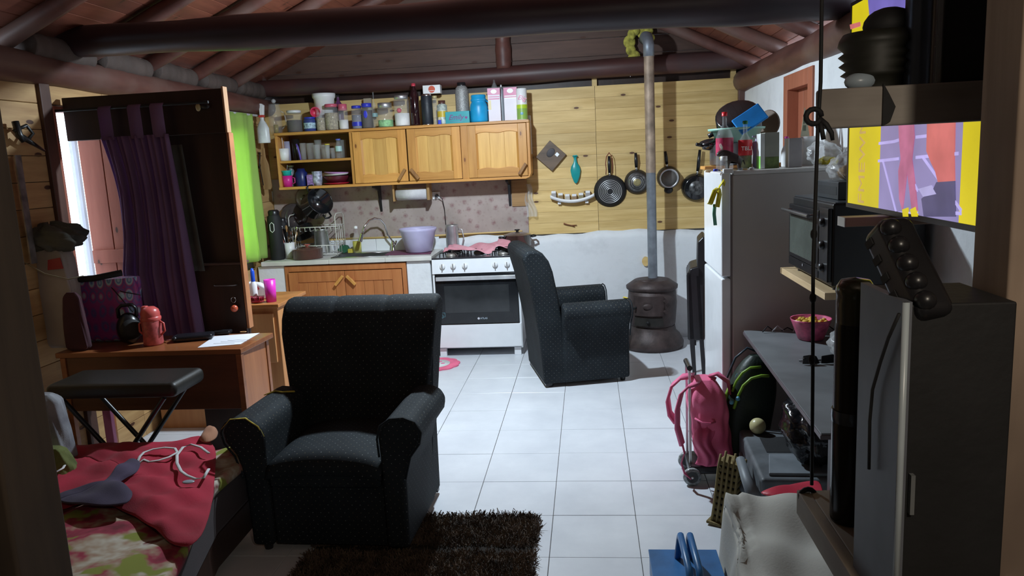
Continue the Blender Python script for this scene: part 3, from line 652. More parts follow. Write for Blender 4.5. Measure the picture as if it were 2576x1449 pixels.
for k in range(1, 9):
    x = rx0 + (rx1 - rx0) * k / 9
    wire([(x, ry0, .27), (x, ry0, .235), (x, ry1, .235), (x, ry1, .27)]); wire([(x, ry0, .10), (x, ry0, .02), (x, ry1, .02), (x, ry1, .10)])
def pot(name, label, loc, r, h, mats, rot=(0, 0, 0), lid=True, handles=2, long=0, lidm=None, knobm=None):
    t = thing(name, label, 'pot', loc, rot=rot)
    MB().lathe([(0, 0), (r * .9, 0), (r, .06 * h), (r, h), (r * 1.03, h * 1.01), (r * .97, h), (r * .95, .08 * h), (0, .05 * h)], n=26).build('pot_body', mats, t)
    if lid:
        MB().lathe([(r * 1.03, h * 1.01), (r * 1.0, h * 1.05), (r * .5, h * 1.22), (r * .12, h * 1.28), (0, h * 1.28)], n=26).build('lid', lidm or mats, t)
        MB().lathe([(r * .1, h * 1.27), (r * .1, h * 1.38), (r * .22, h * 1.44), (r * .2, h * 1.5), (0, h * 1.52)], n=12).build('knob', knobm or black, t)
    if handles:
        for s in (-1, 1): MB().tube([(s * r * .98, -.3 * r, h * .8), (s * r * 1.3, -.25 * r, h * .85), (s * r * 1.35, .0, h * .85), (s * r * 1.3, .25 * r, h * .85), (s * r * .98, .3 * r, h * .8)], 0.009, 8).build('handle', black, t)
    if long: MB().tube([(r * .98, 0, h * .8), (r + long * .4, 0, h * .95), (r + long, 0, h * 1.0)], [.008, .011, .012], 8).build('handle', black, t)
    return t
pot('casserole', 'brown lidded casserole with a red knob on the worktop before the dish rack', (xat(773, 6.64, zc), 6.66, zc), 0.135, 0.085, mat('brown_enamel', (0.11, 0.035, 0.022), 0.2, coat=.4), handles=0, lidm=mat('brown_lid', (0.10, 0.05, 0.04), .2, coat=.4), knobm=mat('dull_red', (0.5, 0.12, 0.1), .5))
t, w, h = vessel('aluminium_pot', 'upright dull aluminium pot inside the dish rack', 'pot', 795, 830, 576, 6.90, zc + 0.022, [('pot_body', alu, [(0, 0), (.95, 0), (1, .03), (1, .96), (1.05, .97), (1.05, 1), (.95, 1), (.9, .05), (0, .05)])])
p = P(805, 520, Y=6.88); pot('black_pot', 'large glossy black pot tipped on its side on the dish rack', (p.x - .07, p.y, p.z - .0), 0.125, 0.15, blacke, rot=(math.radians(35), math.radians(62), 0), lid=False)
bpy.context.view_layer.update()
fr_ = pot('black_saucepan', 'black saucepan upside down in the rack behind the tipped pot', (P(758, 560, Y=6.92).x, 6.92, P(758, 572, Y=6.92).z), 0.10, 0.09, blacke, rot=(0.4, math.radians(160), 0.4), lid=False, handles=0, long=.12)
p = P(740, 530, Y=7.0)
pl_ = thing('pan_lid', 'dark domed pan lid leaning at the back of the dish rack', 'lid', (p.x, 6.98, p.z - .05), rot=(1.2, .3, .3))
MB().lathe([(0, 0), (.125, -.005), (.13, 0), (.11, .03), (.06, .045), (0, .05)], n=26).build('dome', mat('smoked_glass', (0.06, 0.05, 0.05), .1, coat=.5), pl_); MB().ball((0, 0, .062), .018).build('knob', black, pl_)
p = P(772, 497, Y=7.0); pl_ = thing('pan_lid', 'grey round pan lid standing behind the tipped black pot', 'lid', (p.x, 7.0, p.z), rot=(1.3, -.25, 0))
MB().lathe([(0, 0), (.115, -.003), (.12, 0), (.09, .03), (.05, .042), (0, .045)], n=26).build('dome', mat('grey_glass', (0.22, 0.21, 0.21), .15, coat=.5), pl_); MB().ball((0, 0, .06), .016).build('knob', black, pl_)
# sponge, soap bottles
t = thing('scouring_sponge', 'dark green scouring sponge on the sink edge', 'sponge', (xat(867, 6.99, zc), 6.985, zc + .03)); MB().prism([(-.06, 0), (-.02, .05), (.035, .04), (.06, -.01), (0, -.03)], -.03, .03).build('pad', mat('green_pad', (0.02, 0.10, 0.05), .9, bmp=.6), t, bevel=.006)
t = thing('sponge', 'yellow sponge beside the soap bottle', 'sponge', (xat(884, 6.96, zc), 6.965, zc + .0)); MB().box(-.03, .03, -.02, .02, 0, .04).build('foam_block', mat('yellow_sponge', (0.55, 0.45, 0.06), .9, bmp=.7), t, bevel=.006)
vessel('dish_soap', 'clear bottle half full of yellow dish soap', 'bottle', 889, 911, 568, 6.94, zc, [('body', glass, [(0, 0), (.95, 0), (1, .04), (1, .5), (.5, .72), (.35, .9)]), ('contents', pl((0.55, 0.50, 0.02), name='yellow_liquid'), [(0, .02), (.9, .02), (.93, .44), (0, .44)]), ('cap', whitepl, [(.4, .9), (.4, .98), (0, 1)])])
# purple mat, lilac basin
t = thing('drying_mat', 'dark plum mat lying on the worktop beside the sink', 'mat', (0, 0, zc + .003)); 
q = [P(968, 643, Z=zc), P(1083, 640, Z=zc), P(1088, 630, Z=zc), P(990, 630, Z=zc)]
MB().prism([(c.x, max(6.515, min(c.y, 7.0))) for c in q], 0, .005, 'xy').build('mat_sheet', mat('plum_mat', (0.13, 0.035, 0.075), .7), t)
t, w, h = vessel('washing_up_bowl', 'round lilac plastic bowl on the worktop next to the stove', 'basin', 1010, 1100, 573, 6.80, zc + .009, [('bowl', pl((0.50, 0.47, 0.68), name='lilac_plastic'), [(0, 0), (.66, 0), (.72, .03), (.95, .82), (1.0, .88), (1.04, .97), (1.0, 1), (.93, .95), (.88, .8), (.66, .06), (0, .04)])], n=32)
# ---- upper cabinet
uc = thing('wall_cabinet', 'honey-coloured pine wall cabinet with open shelves and three panelled doors', 'cabinet', (0, 6.80, 0))
X0, X1 = -2.80, -0.495; Z0, Z1 = 1.525, 2.035; T = 0.024
MB().box(X0, X1, -0.012, .28, Z1 - T, Z1).build('top_board', cabh, uc, bevel=.003); 
MB().prism([(X0, Z0), (X1 - .05, Z0), (X1 - .015, Z0 + .012), (X1, Z0 + .045), (X1 - T, Z0 + .045), (X1 - T, Z0 + T), (X0, Z0 + T)], -0.012, .28).build('bottom_board', cabh, uc, bevel=.003)
MB().box(X0, X0 + T, 0, .28, Z0 + T, Z1 - T).build('side_panel', cabw, uc, bevel=.002)
MB().box(X1 - T, X1, 0, .28, Z0 + .045, Z1 - T).build('side_panel', cabw, uc, bevel=.002)
MB().box(X0, X1, .272, .28, Z0 + T, Z1 - T).build('back_panel', wood('cabinet_inside', (0.10, 0.05, 0.02), (0.16, 0.08, 0.03), 'x'), uc)
xs_ = xat(885, 6.8, 1.8); xe = xs_ + .035
MB().box(xs_ - .012, xe - .004, 0, .27, Z0 + T, Z1 - T).build('divider', cabw, uc, bevel=.002)
ZS = 1.785
MB().box(X0 + T, xs_ - .012, .005, .27, ZS - .022, ZS).build('shelf', cabh, uc, bevel=.002)
edges = [(xat(891, 6.8, 1.8), xat(1024, 6.8, 1.8)), (xat(1027, 6.8, 1.8), xat(1160, 6.8, 1.8)), (xat(1178, 6.8, 1.8), X1 - T - .002)]
MB().box(edges[1][1] + .002, edges[2][0] - .002, 0, .05, Z0 + T, Z1 - T).build('mullion', cabw, uc, bevel=.002)
def wavy_door(a, b_, kind):
    dn = bpy.data.objects.new('door', None); COL.objects.link(dn); dn.parent = uc
    za, zb = Z0 + T + .004, Z1 - T - .004; w = .075
    MB().box(a, a + w, -.02, 0, za, zb).build('stile', cabw, dn, bevel=.003); MB().box(b_ - w, b_, -.02, 0, za, zb).build('stile', cabw, dn, bevel=.003)
    def wave(x, base, amp, s): u = (x - a - w) / (b_ - a - 2 * w); return base + s * amp * math.sin(PI * u) + s * .008 * math.sin(3 * PI * u)
    N = 16; xx = [a + w + (b_ - a - 2 * w) * i / N for i in range(N + 1)]
    MB().prism([(x, wave(x, zb - w, .012, 1 if kind else 1)) for x in xx] + [(xx[-1], zb), (xx[0], zb)], -.02, 0).build('rail', cabh, dn, bevel=.002)
    MB().prism([(x, wave(x, za + w * .9, .016 if kind == 2 else .003, 1)) for x in xx[::-1]] + [(xx[0], za), (xx[-1], za)], -.02, 0).build('rail', cabh, dn, bevel=.002)
    q = 3; pw = (b_ - a - 2 * w + .02) / q
    for i in range(q): MB().box(a + w - .01 + i * pw, a + w - .01 + (i + 1) * pw - .001, -.010, -.001, za + w - .03, zb - w + .02).build('panel', wood('cabinet_panel', (0.55, 0.29, 0.075), (0.74, 0.44, 0.13), 'z', g=16, rough=.42), dn, bevel=.001, seg=1)
    # bevelled inner edge
    for x, s in ((a + w, 1), (b_ - w, -1)): MB().prism([(x, -.02), (x + s * .016, -.010), (x, -.010)], za + w, zb - w, 'xy').build('moulding', cabw, dn)
    hx, an = {0: (b_ - .05, .6), 1: (a + .055, -.65), 2: (b_ - .045, .6)}[kind]
    M = rotm((hx, -.045, za + .06), 0, an, 0)
    MB().box(-.013, .013, -.013, .013, -.055, .055, M).box(-.01, .01, .012, .028, -.012, .012, M).build('handle', wood('handle_wood', (0.22, 0.09, 0.025), (0.4, 0.2, 0.06), 'z', g=20), dn, bevel=.002)
for k, (a, b_) in enumerate(edges): wavy_door(a, b_, k)
# brackets under it
for px in (949, 1279):
    x = xat(px, 6.95, 1.4)
    t = thing('shelf_bracket', 'black tapered iron bracket under the wall cabinet, %s' % ('near the faucet' if px < 1000 else 'above the stove'), 'bracket', (x, YB - .035, Z0 - .002))
    MB().prism([(0, 0), (-.22, 0), (-.22, -.018), (-.05, -.05), (0, -.25)], -.012, .012, 'yz').build('bracket_arm', black, t, bevel=.002)
# strip of wood right of the splashback, paper towel holder, socket, cord
t = thing('wall_plank', 'short dark pine plank fixed to the wall at the cabinet end', 'plank', (xat(1307, 7.05, 1.4), YB - .045, 1.33)); MB().box(-.075, .07, 0, .012, -.06, .18).build('plank_board', wood('plain_plank', (0.26, 0.14, 0.05), (0.4, 0.23, 0.09), 'x'), t, bevel=.002)
x = xat(1036, 6.93, 1.45)
t = thing('paper_towel_holder', 'wooden paper towel holder under the wall cabinet', 'towel holder', (x, 6.93, Z0 - .003))
MB().box(-.165, -.15, -.06, .06, -.15, 0).build('side_cheek', wood('cheek', (0.3, 0.17, 0.06), (0.42, 0.25, 0.1), 'z'), t, bevel=.002); MB().box(.15, .175, -.06, .06, -.15, 0).build('side_cheek', wood('cheek'  , (0.3, 0.17, 0.06), (0.42, 0.25, 0.1), 'z'), t, bevel=.002)
MB().cyl((-.15, 0, -.09), (.15, 0, -.09), .012).build('dowel', pine, t)
t = thing('paper_towel_roll', 'white paper towel roll in the wooden holder under the cabinet', 'paper towel', (x, 6.93, Z0 - .093)); MB().lathe([(.018, -.14), (.055, -.14), (.055, .14), (.018, .14)], axis=(1, 0, 0), n=24).build('roll', mat('tissue', (0.55, 0.54, 0.55), .95, bmp=.4), t)
p = P(1098, 492, Y=YB - .045)
t = thing('wall_socket', 'white wall socket above the stove corner', 'socket', (p.x, YB - .045, p.z)); MB().box(-.04, .03, 0, .012, -.035, .035).build('plate', whitepl, t, bevel=.003)
t = thing('appliance_cord', 'thin black cord plugged into the socket and hanging behind the stove', 'cord', (p.x, YB - .048, p.z))
MB().cyl((.005, -.0, 0), (.005, -.045, 0), .016, .012).build('plug', black, t)
MB().tube([(.005, -.04, 0), (.03, -.05, 0), (.06, -.035, -.03), (.072, -.02, -.12), (.075, -.02, -.25), (.085, -.025, -.40), (.07, -.03, -.52)], .0035, 6).build('cable', black, t)
t = thing('light_switch', 'small white switch box on the wall behind the lime curtain edge', 'switch', P(675, 495, Y=YB - .04)); MB().box(-.04, .04, 0, .02, -.05, .05).build('plate', whitepl, t, bevel=.003)
# ---- stove
st = thing('gas_stove', 'wide white gas stove with a black glass oven door', 'stove', (-1.375, 6.50, 0))
SW = 0.765
MB().box(0, .02, .0, .56, .07, .855).box(SW - .02, SW, 0, .56, .07, .855).box(.02, SW - .02, .54, .56, .07, .855).box(.02, SW - .02, 0.03, .54, .07, .09).build('casing', whitee, st, bevel=.004)
MB().box(.02, SW - .02, .03, .5, .09, .74).build('oven_body', blackm, st)
for x in (.05, SW - .05):
    for y in (.04, .5): MB().box(x - .03, x + .03, y - .02, y + .02, 0, .072).build('foot', whitee, st, bevel=.003)
MB().prism([(-.012, .745), (.0, .87), (.05, .875), (.05, .745)], .0, SW, 'yz').build('control_panel', whitee, st, bevel=.004)
for k, px in enumerate((1114, 1141, 1170, 1246, 1276)):
    x = xat(px, 6.5, .80) + 1.375
    kn = MB().lathe([(.024, 0), (.023, .014), (.018, .02), (0, .02)], (x, -.008, .812), (0, -1, 0), 18).build('knob', whitepl, st)
    MB().box(x - .004, x + .004, -.040, -.026, .787, .836).build('knob_grip', alu, kn, bevel=.002)
dn = MB().box(.022, SW - .022, -.018, .022, .30, .74).build('oven_door', ovenglass, st, bevel=.004)
MB().box(.10, SW - .10, -.021, -.017, .40, .64).build('oven_window', mat('oven_window_glass', (0.028, 0.030, 0.032), .08), dn)
MB().box(.035, SW - .022, -.045, -.032, .688, .722).box(.06, .08, -.034, -.016, .695, .715).box(SW - .09, SW - .07, -.034, -.016, .695, .715).build('door_handle', mat('satin_bar', (0.62, 0.63, 0.65), .35, .5), dn, bevel=.003)
MB().box(.2, SW - .1, .02, .03, .52, .53).build('oven_shelf_rail', steel, st)
xl_ = xat(1214, 6.48, .34) + 1.375
text('lettering', 'ATLAS', mat('logo_blue_white', (0.5, 0.6, 0.7), .4), dn, (xl_ + .012, -.020, .345), size=.022)
MB().lathe([(.010, 0), (.010, .002)], (xl_ - .034, -.018, .345), (0, -1, 0), 14).build('logo_disc', mat('logo_disc', (0.6, 0.6, 0.66), .4), dn)
for (dx, dz, s_) in ((.0, 0, .018), (-.014, -.014, .014)):
    MB().tube([(.075 + dx - s_, -.020, .385 + dz - s_), (.075 + dx + s_, -.020, .385 + dz - s_), (.075 + dx + s_, -.020, .385 + dz + s_), (.075 + dx - s_, -.020, .385 + dz + s_)], .0012, 4, closed=True).build('square_mark', mat('logo_cyan', (0.2, 0.5, 0.6), .4), dn)
MB().box(.006, SW - .006, -.010, .03, .085, .292).build('storage_drawer', whitee, st, bevel=.004)
MB().box(.0, SW, .0, .56, .872, .885).build('cooktop', mat('dark_hob', (0.03, 0.03, 0.035), .2, coat=.3), st, bevel=.003)
for (bx, by) in ((.15, .15), (.15, .42), (SW / 2, .28), (SW - .15, .15), (SW - .15, .42)):
    bn = MB().lathe([(.05, .885), (.05, .897), (.035, .905), (0, .905)], (bx, by, 0), n=18).build('burner', mat('burner_cap', (0.35, 0.33, 0.3), .4, .6), st)
    for a in range(4):
        an = a * PI / 2 + PI / 4; c, s = math.cos(an), math.sin(an)
        MB().tube([(bx + c * .125, by + s * .12, .886), (bx + c * .12, by + s * .115, .918), (bx + c * .035, by + s * .035, .918)], .0055, 6).build('pan_support', blackm, bn)
# towel draped over the hob
mb = MB()
q = [P(1118, 622, Z=.94), P(1328, 615, Z=.94)]
def tw(u, v):
    x = -1.29 + .74 * u; y = 6.62 + .30 * v + .03 * math.sin(u * 6)
    z = .932 + .016 * math.sin(u * 9 + v * 3) + .012 * math.sin(u * 21 + v * 7) + .02 * v - .045 * max(0, (u - .8)) * 2
    if u > .62 and u < .8: z += .022
    if v < .1: z -= .015 * math.sin(u * 14) ** 2
    if u < .06 or v > .95: z -= .012
    if 0.55 < u: y -= .10 * (u - .55) * (1 - v)
    return (x, y, z)
t = thing('tea_towel', 'pink tea towel crumpled across the stove top', 'towel'); MB().grid(tw, 60, 26).build('towel_cloth', pink_cl, t, solid=.006)
t, w, h = vessel('aluminium_mug', 'tall aluminium mug with a handle at the back of the stove', 'mug', 1124, 1157, 565, 7.0, .888, [('mug_body', alu, [(0, 0), (.95, 0), (1.02, .04), (.97, .3), (.93, .9), (1.0, .97), (.97, 1), (.88, .95), (.88, .06), (0, .05)])])
MB().tube([(.93 * w, 0, .82 * h), (1.5 * w, 0, .80 * h), (1.7 * w, 0, .5 * h), (1.4 * w, 0, .2 * h), (.95 * w, 0, .15 * h)], .006, 8).build('handle', alu, t)
pot('stew_pot', 'dark brown pot with a domed lid on the stove by the pine wall', (xat(1303, 6.93, .93), 6.92, .92), 0.125, 0.10, mat('bronze_enamel', (0.085, 0.060, 0.042), .22, .3, coat=.4), lidm=mat('brown_glass_lid', (0.12, 0.08, 0.06), .12, coat=.5), rot=(0, 0, .25))
t = thing('small_skillet', 'small black pan on the back burner under the stew pot', 'pan', (-.72, 6.68, .92)); MB().lathe([(0, 0), (.08, 0), (.10, .035), (.094, .035), (.078, .006), (0, .006)], n=22).build('pan_body', blackm, t)
# round pink bordered mat by the stove
p = P(1100, 918, Z=0)
t = thing('round_floor_mat', 'round white mat with a scalloped pink border on the floor by the stove', 'mat', (p.x - .02, p.y, 0))
oc = [( (.205 + .012 * abs(math.sin(k * PI / 9))) * math.cos(k * PI / 54), (.205 + .012 * abs(math.sin(k * PI / 9))) * math.sin(k * PI / 54)) for k in range(108)]
MB().prism(oc, .0015, .010, 'xy').build('border', mat('pink_border', (0.75, 0.14, 0.25), .85, bmp=.4), t)
MB().lathe([(0, .010), (.13, .010), (.13, .013), (0, .013)], n=36).build('centre', mat('mat_centre', (0.62, 0.64, 0.62), .9, bmp=.4), t)
for k in range(6): MB().ball((.07 * math.cos(k * 1.05), .07 * math.sin(k * 1.05), .013), .018, 6, sz=.15).build('flower_motif', mat('pink_motif', (0.7, 0.15, 0.3), .85), t)
# ================================================================ ON THE WALL CABINET
ZT = Z1 + .001
def jar(label, x0, x1, yt, Y, lid=None, content=None, fill=.6, body=glass, shape=None, z=None, name='jar', lidh=.12, base=None, cat='jar', cname='contents'):
    shape = shape or [(0, 0), (.92, 0), (1, .03), (1, .78), (.82, .86), (.80, 1 - lidh * .9)]
    if not lid: shape = shape + [(.8, 1.0)]
    parts = [('body', body, shape)]
    if lid: parts.append(('lid', lid, [(.84, 1 - lidh), (.88, 1 - lidh + .01), (.88, .99), (.8, 1), (0, 1)]))
    if content: parts.append((cname, content, [(0, .02), (.88, .02), (.93, .05), (.93, fill), (0, fill)]))
    return vessel(name, label, cat, x0, x1, yt, Y, ZT if z is None else z, parts)
C = lambda r, g, b_: pl((r, g, b_))
white_lid = C(.7, .7, .7); pink_lid = C(.55, .10, .16); blue_lid = C(.03, .04, .45); grainm = mat('dry_beige_food', (0.36, 0.30, 0.20), .9, var=.4, nscale=60); sugar = mat('white_sugar', (0.75, .73, .7), .9); coffee = mat('dark_brown_powder', (0.045, 0.025, 0.018), .8)
t, w, h = vessel('glass_jug', 'clear glass jug at the curtain end on top of the wall cabinet', 'jug', 680, 712, 262, 6.90, ZT, [('body', glass, [(0, 0), (.85, 0), (1, .1), (.98, .7), (.8, .98), (.85, 1)]), ('contents', C(.30, .22, .03), [(0, .02), (.35, .02), (.35, .3), (0, .3)])])
MB().tube([(.95 * w, 0, .75 * h), (1.5 * w, 0, .68 * h), (1.7 * w, 0, .3 * h), (1.0 * w, 0, .15 * h)], .006, 7).build('handle', filmm, t); MB().ball((0, 0, h * 1.1), .02).build('stopper', filmm, t)
jar('dark-filled glass jar with a white screw lid on the cabinet', 724, 763, 278, 6.88, white_lid, coffee, .55)
t, w, h = jar('small dark blue tin with a pale printed band', 766, 797, 295, 6.88, blue_lid, None, body=C(.04, .06, .22), cat='tin', name='tin')
MB().lathe([(w * 1.01, h * .2), (w * 1.01, h * .6)], n=20).build('printed_band', mat('blue_print', (0.35, 0.5, 0.6), .5, var=.7, nscale=50), t)
cz = t.location.z + h
t = thing('beaker', 'red plastic beaker lying on the small blue tin', 'cup', (xat(790, 6.90, cz + .03), 6.93, cz + .043)); MB().lathe([(0, -.05), (.040, -.05), (.046, .05), (.041, .05), (.036, -.044), (0, -.044)], axis=(.35, -.94, 0.0), n=20).build('beaker_body', C(.6, .04, .10), t)
t, w, h = vessel('white_tub', 'tall tapered white plastic tub standing at the back on the cabinet', 'tub', 794, 850, 236, 7.0, ZT, [('body', whitepl, [(0, 0), (.66, 0), (.88, .86), (.98, .9), (1.0, 1), (.9, 1), (.62, .04), (0, .04)])])
bot = lambda neck=.28, sh=.62: [(0, 0), (.94, 0), (1, .03), (1, sh), (.75, sh + .12), (neck, sh + .22), (neck, .93)]
def bottle(label, x0, x1, yt, Y, body, cap, content=None, fill=.5, z=None, neck=.28, sh=.62, name='bottle', lab=None, capr=None):
    parts = [('body', body, bot(neck, sh)), ('cap', cap, [(neck * 1.25, .925), (neck * 1.25, .99), (0, 1)])]
    if content: parts.append(('contents', content, [(0, .02), (.9, .02), (.93, .05), (.93, fill), (0, fill)]))
    if lab: parts.append(('label', lab[0], [(1.015, lab[1]), (1.015, lab[2])]))
    return vessel(name, label, 'bottle', x0, x1, yt, Y, ZT if z is None else z, parts)
bottle('dark violet bottle with a black cap behind the tall jars', 846, 868, 238, 7.0, C(.10, .02, .09), black)
jar('slim glass jar of pale grain, no lid showing', 798, 820, 283, 6.86, glass, grainm, .7)
jar('wide glass jar with a pink lid, beige contents', 820, 855, 262, 6.88, pink_lid, grainm, .66)
jar('narrow glass jar with a pink lid, half full of white powder', 854, 878, 262, 6.86, pink_lid, sugar, .38, lidh=.25)
t, w, h = jar('glass jar with a blue lid and a blue band at its foot', 887, 914, 266, 6.88, blue_lid, mat('grey_powder', (0.20, 0.2, 0.24), .9), .6)
MB().lathe([(w * 1.01, .12 * h), (w * 1.01, .3 * h)], n=20).build('band', blue_lid, t)
t, w, h = jar('dark coffee jar with a bright blue lid and blue leaf print', 912, 940, 260, 6.86, blue_lid, coffee, .72, lidh=.16)
MB().ball((0, -w * .98, h * .55), .022, sx=.8, sy=.15, sz=1.5).build('leaf_print', C(.05, .06, .6), t)
bottle('clear bottle with a thin pointed neck behind the coffee jar', 937, 953, 231, 7.0, glass, glass, neck=.16, sh=.5, lab=(C(.3, .5, .5), .32, .42))
t = thing('card_box', 'plain beige card box end at the back of the cabinet top', 'box', (xat(930, 7.02, ZT), 7.03, ZT)); MB().box(-.035, .035, -.02, .02, 0, .275).build('carton', mat('beige_card', (0.33, .28, .2), .8), t)
jar('glass jar with a steel lid holding something light green', 952, 991, 259, 6.88, alu, mat('pale_green_contents', (0.25, .55, .22), .6, var=.4, nscale=40), .30, lidh=.2)
t, w, h = jar('tall fluted glass canister with a steel lid and a red scoop on white sugar', 994, 1033, 240, 6.86, alu, sugar, .42, lidh=.12, shape=[(0, 0), (.9, 0), (.98, .03), (.95, .5), (1, .55), (1, .84), (.86, .88)])
MB().ball((-.3 * w, -.2 * w, .52 * h), .022).build('scoop', C(.6, .04, .08), t)
bottle('tall black wine bottle with a red cap', 1035, 1058, 209, 6.88, mat('black_bottle_glass', (0.02, 0.006, 0.008), .08, coat=.5), C(.55, .05, .08), neck=.36, sh=.68)
t, w, h = vessel('steel_flask', 'black textured vacuum flask with a steel rim', 'flask', 1063, 1091, 236, 6.86, ZT, [('body', mat('navy_black', (0.012, 0.016, 0.024), .5, bmp=.3), CYL(0.02, .93)), ('rim', steel, [(.9, .93), (.9, .97), (.6, 1), (0, 1)]), ('foot', steel, [(0, 0), (.97, 0), (.97, .03), (0, .03)])])
fz = t.location.z + h
t = thing('card_box', 'small white box with a red round print lying across the black flask', 'box', (xat(1090, 6.93, fz), 6.90, fz + .001)); MB().box(-.08, .075, -.03, .05, 0, .072).build('carton', whitepl, t, bevel=.001)
tag(MB().lathe([(.030, 0), (.030, .0015)], (.0, -.0305, .036), (0, -1, 0), 24).build('round_print', C(.6, .1, .05), t)); MB().box(-.026, .026, -.0335, -.0325, .022, .026).build('print_line', whitepl, t)
jar('slender clear jar with a gold lid squeezed beside the black flask', 1091, 1104, 241, 6.90, C(.5, .42, .2), None, lidh=.08)
t, w, h = vessel('printed_bottle', 'pale blue and yellow printed bottle with a brown cap', 'bottle', 1102, 1127, 253, 6.90, ZT, [('body', mat('pale_blue_yellow', (0.45, .5, .45), .4, var=.6, nscale=30), [(0, 0), (.95, 0), (1, .05), (1, .8), (.6, .86)]), ('cap', C(.10, .04, .03), [(.7, .86), (.7, 1), (0, 1)]), ('label', C(.62, .45, .05), [(1.02, .3), (1.02, .55)])])
t = thing('toy_block', 'small blue block with a cream top beside the turquoise box', 'block', (xat(1107, 6.84, ZT), 6.84, ZT)); MB().box(-.014, .012, -.012, .012, 0, .038).build('block_body', C(.03, .06, .6), t, bevel=.002); MB().prism([(-.012, .038), (.012, .038), (.004, .065), (-.008, .06)], -.01, .01).build('block_top', C(.6, .5, .3), t)
t = thing('name_box', 'turquoise box hand-lettered Emily with a heart', 'box', (xat(1153, 6.86, ZT), 6.86, ZT)); bw = (xat(1183, 6.86, ZT) - xat(1123, 6.86, ZT)) / 2
MB().box(-bw, bw, -.03, .05, 0, .103).build('box_body', C(.02, .32, .36), t, bevel=.002)
purp = mat('plum_paint', (0.22, 0.02, 0.20), .5)
text('lettering', 'Emily', purp, t, (-.015, -.031, .052), size=.062, shear=.35); MB().prism([(0, -.012), (.012, .002), (.010, .010), (.004, .012), (0, .006), (-.004, .012), (-.010, .010), (-.012, .002)], -.0316, -.0305, M=rotm((.078, 0, .045))).build('heart', purp, t); MB().tube([(-.07, -.031, .018), (.0, -.031, .014), (.06, -.031, .02)], .0012, 4).build('underline', C(.45, .5, .75), t)
t, w, h = vessel('glitter_bottle', 'silver-grey glittering bottle with a dark cap behind the turquoise box', 'bottle', 1149, 1183, 207, 7.0, ZT, [('body', mat('silver_glitter', (0.36, .36, .35), .45, .3, .6, 220, bmp=.6, bscale=200), [(0, 0), (.95, 0), (1, .03), (.98, .78), (.85, .86), (.62, .91)]), ('cap', black, [(.62, .91), (.62, .99), (0, 1)])])
t, w, h = vessel('milk_can', 'bright blue plastic milk-can shaped jar with a side handle', 'jar', 1184, 1229, 239, 6.88, ZT, [('body', mat('bright_blue', (0.01, .32, .62), .38), [(0, 0), (.92, 0), (1, .05), (1, .55), (.92, .66), (.80, .73), (.80, .77), (.88, .79), (.88, .84), (.80, .86), (.82, .97), (.75, 1), (.68, 1), (.68, .9), (0, .9)])])
MB().tube([(.85 * w, 0, .78 * h), (1.12 * w, 0, .70 * h), (1.12 * w, 0, .45 * h), (.98 * w, 0, .40 * h)], .006, 7).build('handle', MATS['bright_blue'], t)
pinkc = C(.50, .07, .20)
def carton(label, x0, x1, yt, Y, patch):
    X = xat((x0 + x1) / 2, Y, ZT); w = (xat(x1, Y, ZT) - xat(x0, Y, ZT)) / 2 - .004; h = zat(yt, Y, X) - ZT
    t = thing('juice_carton', label, 'carton', (X, Y, ZT), .06 if patch else -.03)
    MB().box(-w, w, 0, .08, 0, h).build('carton_body', mat('pale_pink_white', (.74, .68, .74), .45, var=.04), t, bevel=.002)
    MB().box(-w - .001, w + .001, -.001, .081, h * (.80 if patch else .70), h + .001).build('pink_top', pinkc, t); MB().box(-w * .9, w * .9, -.0015, 0, h * .66, h * .70).box(-w * .9, w * .9, -.0015, 0, h * .73, h * .76).build('stripe', pinkc if patch else whitepl, t)
    MB().lathe([(w * .48, 0), (w * .48, .002)], (0, -.001, h * .90), (0, -1, 0), 20, sy=.7).build('oval_print', whitepl, t)
    if patch: MB().box(-w * .95, -w * .5, -.0015, 0, h * .36, h * .64).build('yellow_print', C(.62, .5, .2), t)
    MB().box(-w * .95, w * .95, .0, .079, -.0, .004).build('dark_base', C(.12, .03, .05), t)
carton('pink and white drink carton next to the blue milk can, yellow strip on it', 1229, 1262, 222, 6.86, True)
carton('second pink and white drink carton, plain white below, nearer the cleaner canister', 1269, 1304, 220, 6.86, False)
bottle('clear bottle with an orange cap behind the first carton', 1237, 1259, 186, 7.0, glass, C(.6, .15, .05), neck=.25, sh=.6)
bottle('slim grey bottle with a white nozzle between the two cartons', 1257, 1272, 213, 6.95, C(.28, .30, .33), whitepl, neck=.2, sh=.72)
t, w, h = vessel('cleaner_canister', 'white and lime canister lettered in pink at the end of the cabinet top', 'canister', 1301, 1328, 222, 6.87, ZT, [('body', whitepl, CYL(0, .96)), ('lid', whitepl, [(1.0, .96), (1.0, .99), (0, 1)]), ('lime_band', C(.45, .62, .03), [(1.02, .36), (1.02, .48)]), ('green_band', C(.25, .42, .08), [(1.015, .02), (1.015, .36)])])
text('lettering', 'Elig', C(.65, .1, .25), t, (.004, -w * 1.04, h * .68), size=.055, shear=.3, rot=(PI / 2, .25, 0)); MB().ball((0, -w * .96, h * .2), .016, sx=.9, sy=.2).build('blue_print', C(.15, .35, .5), t)
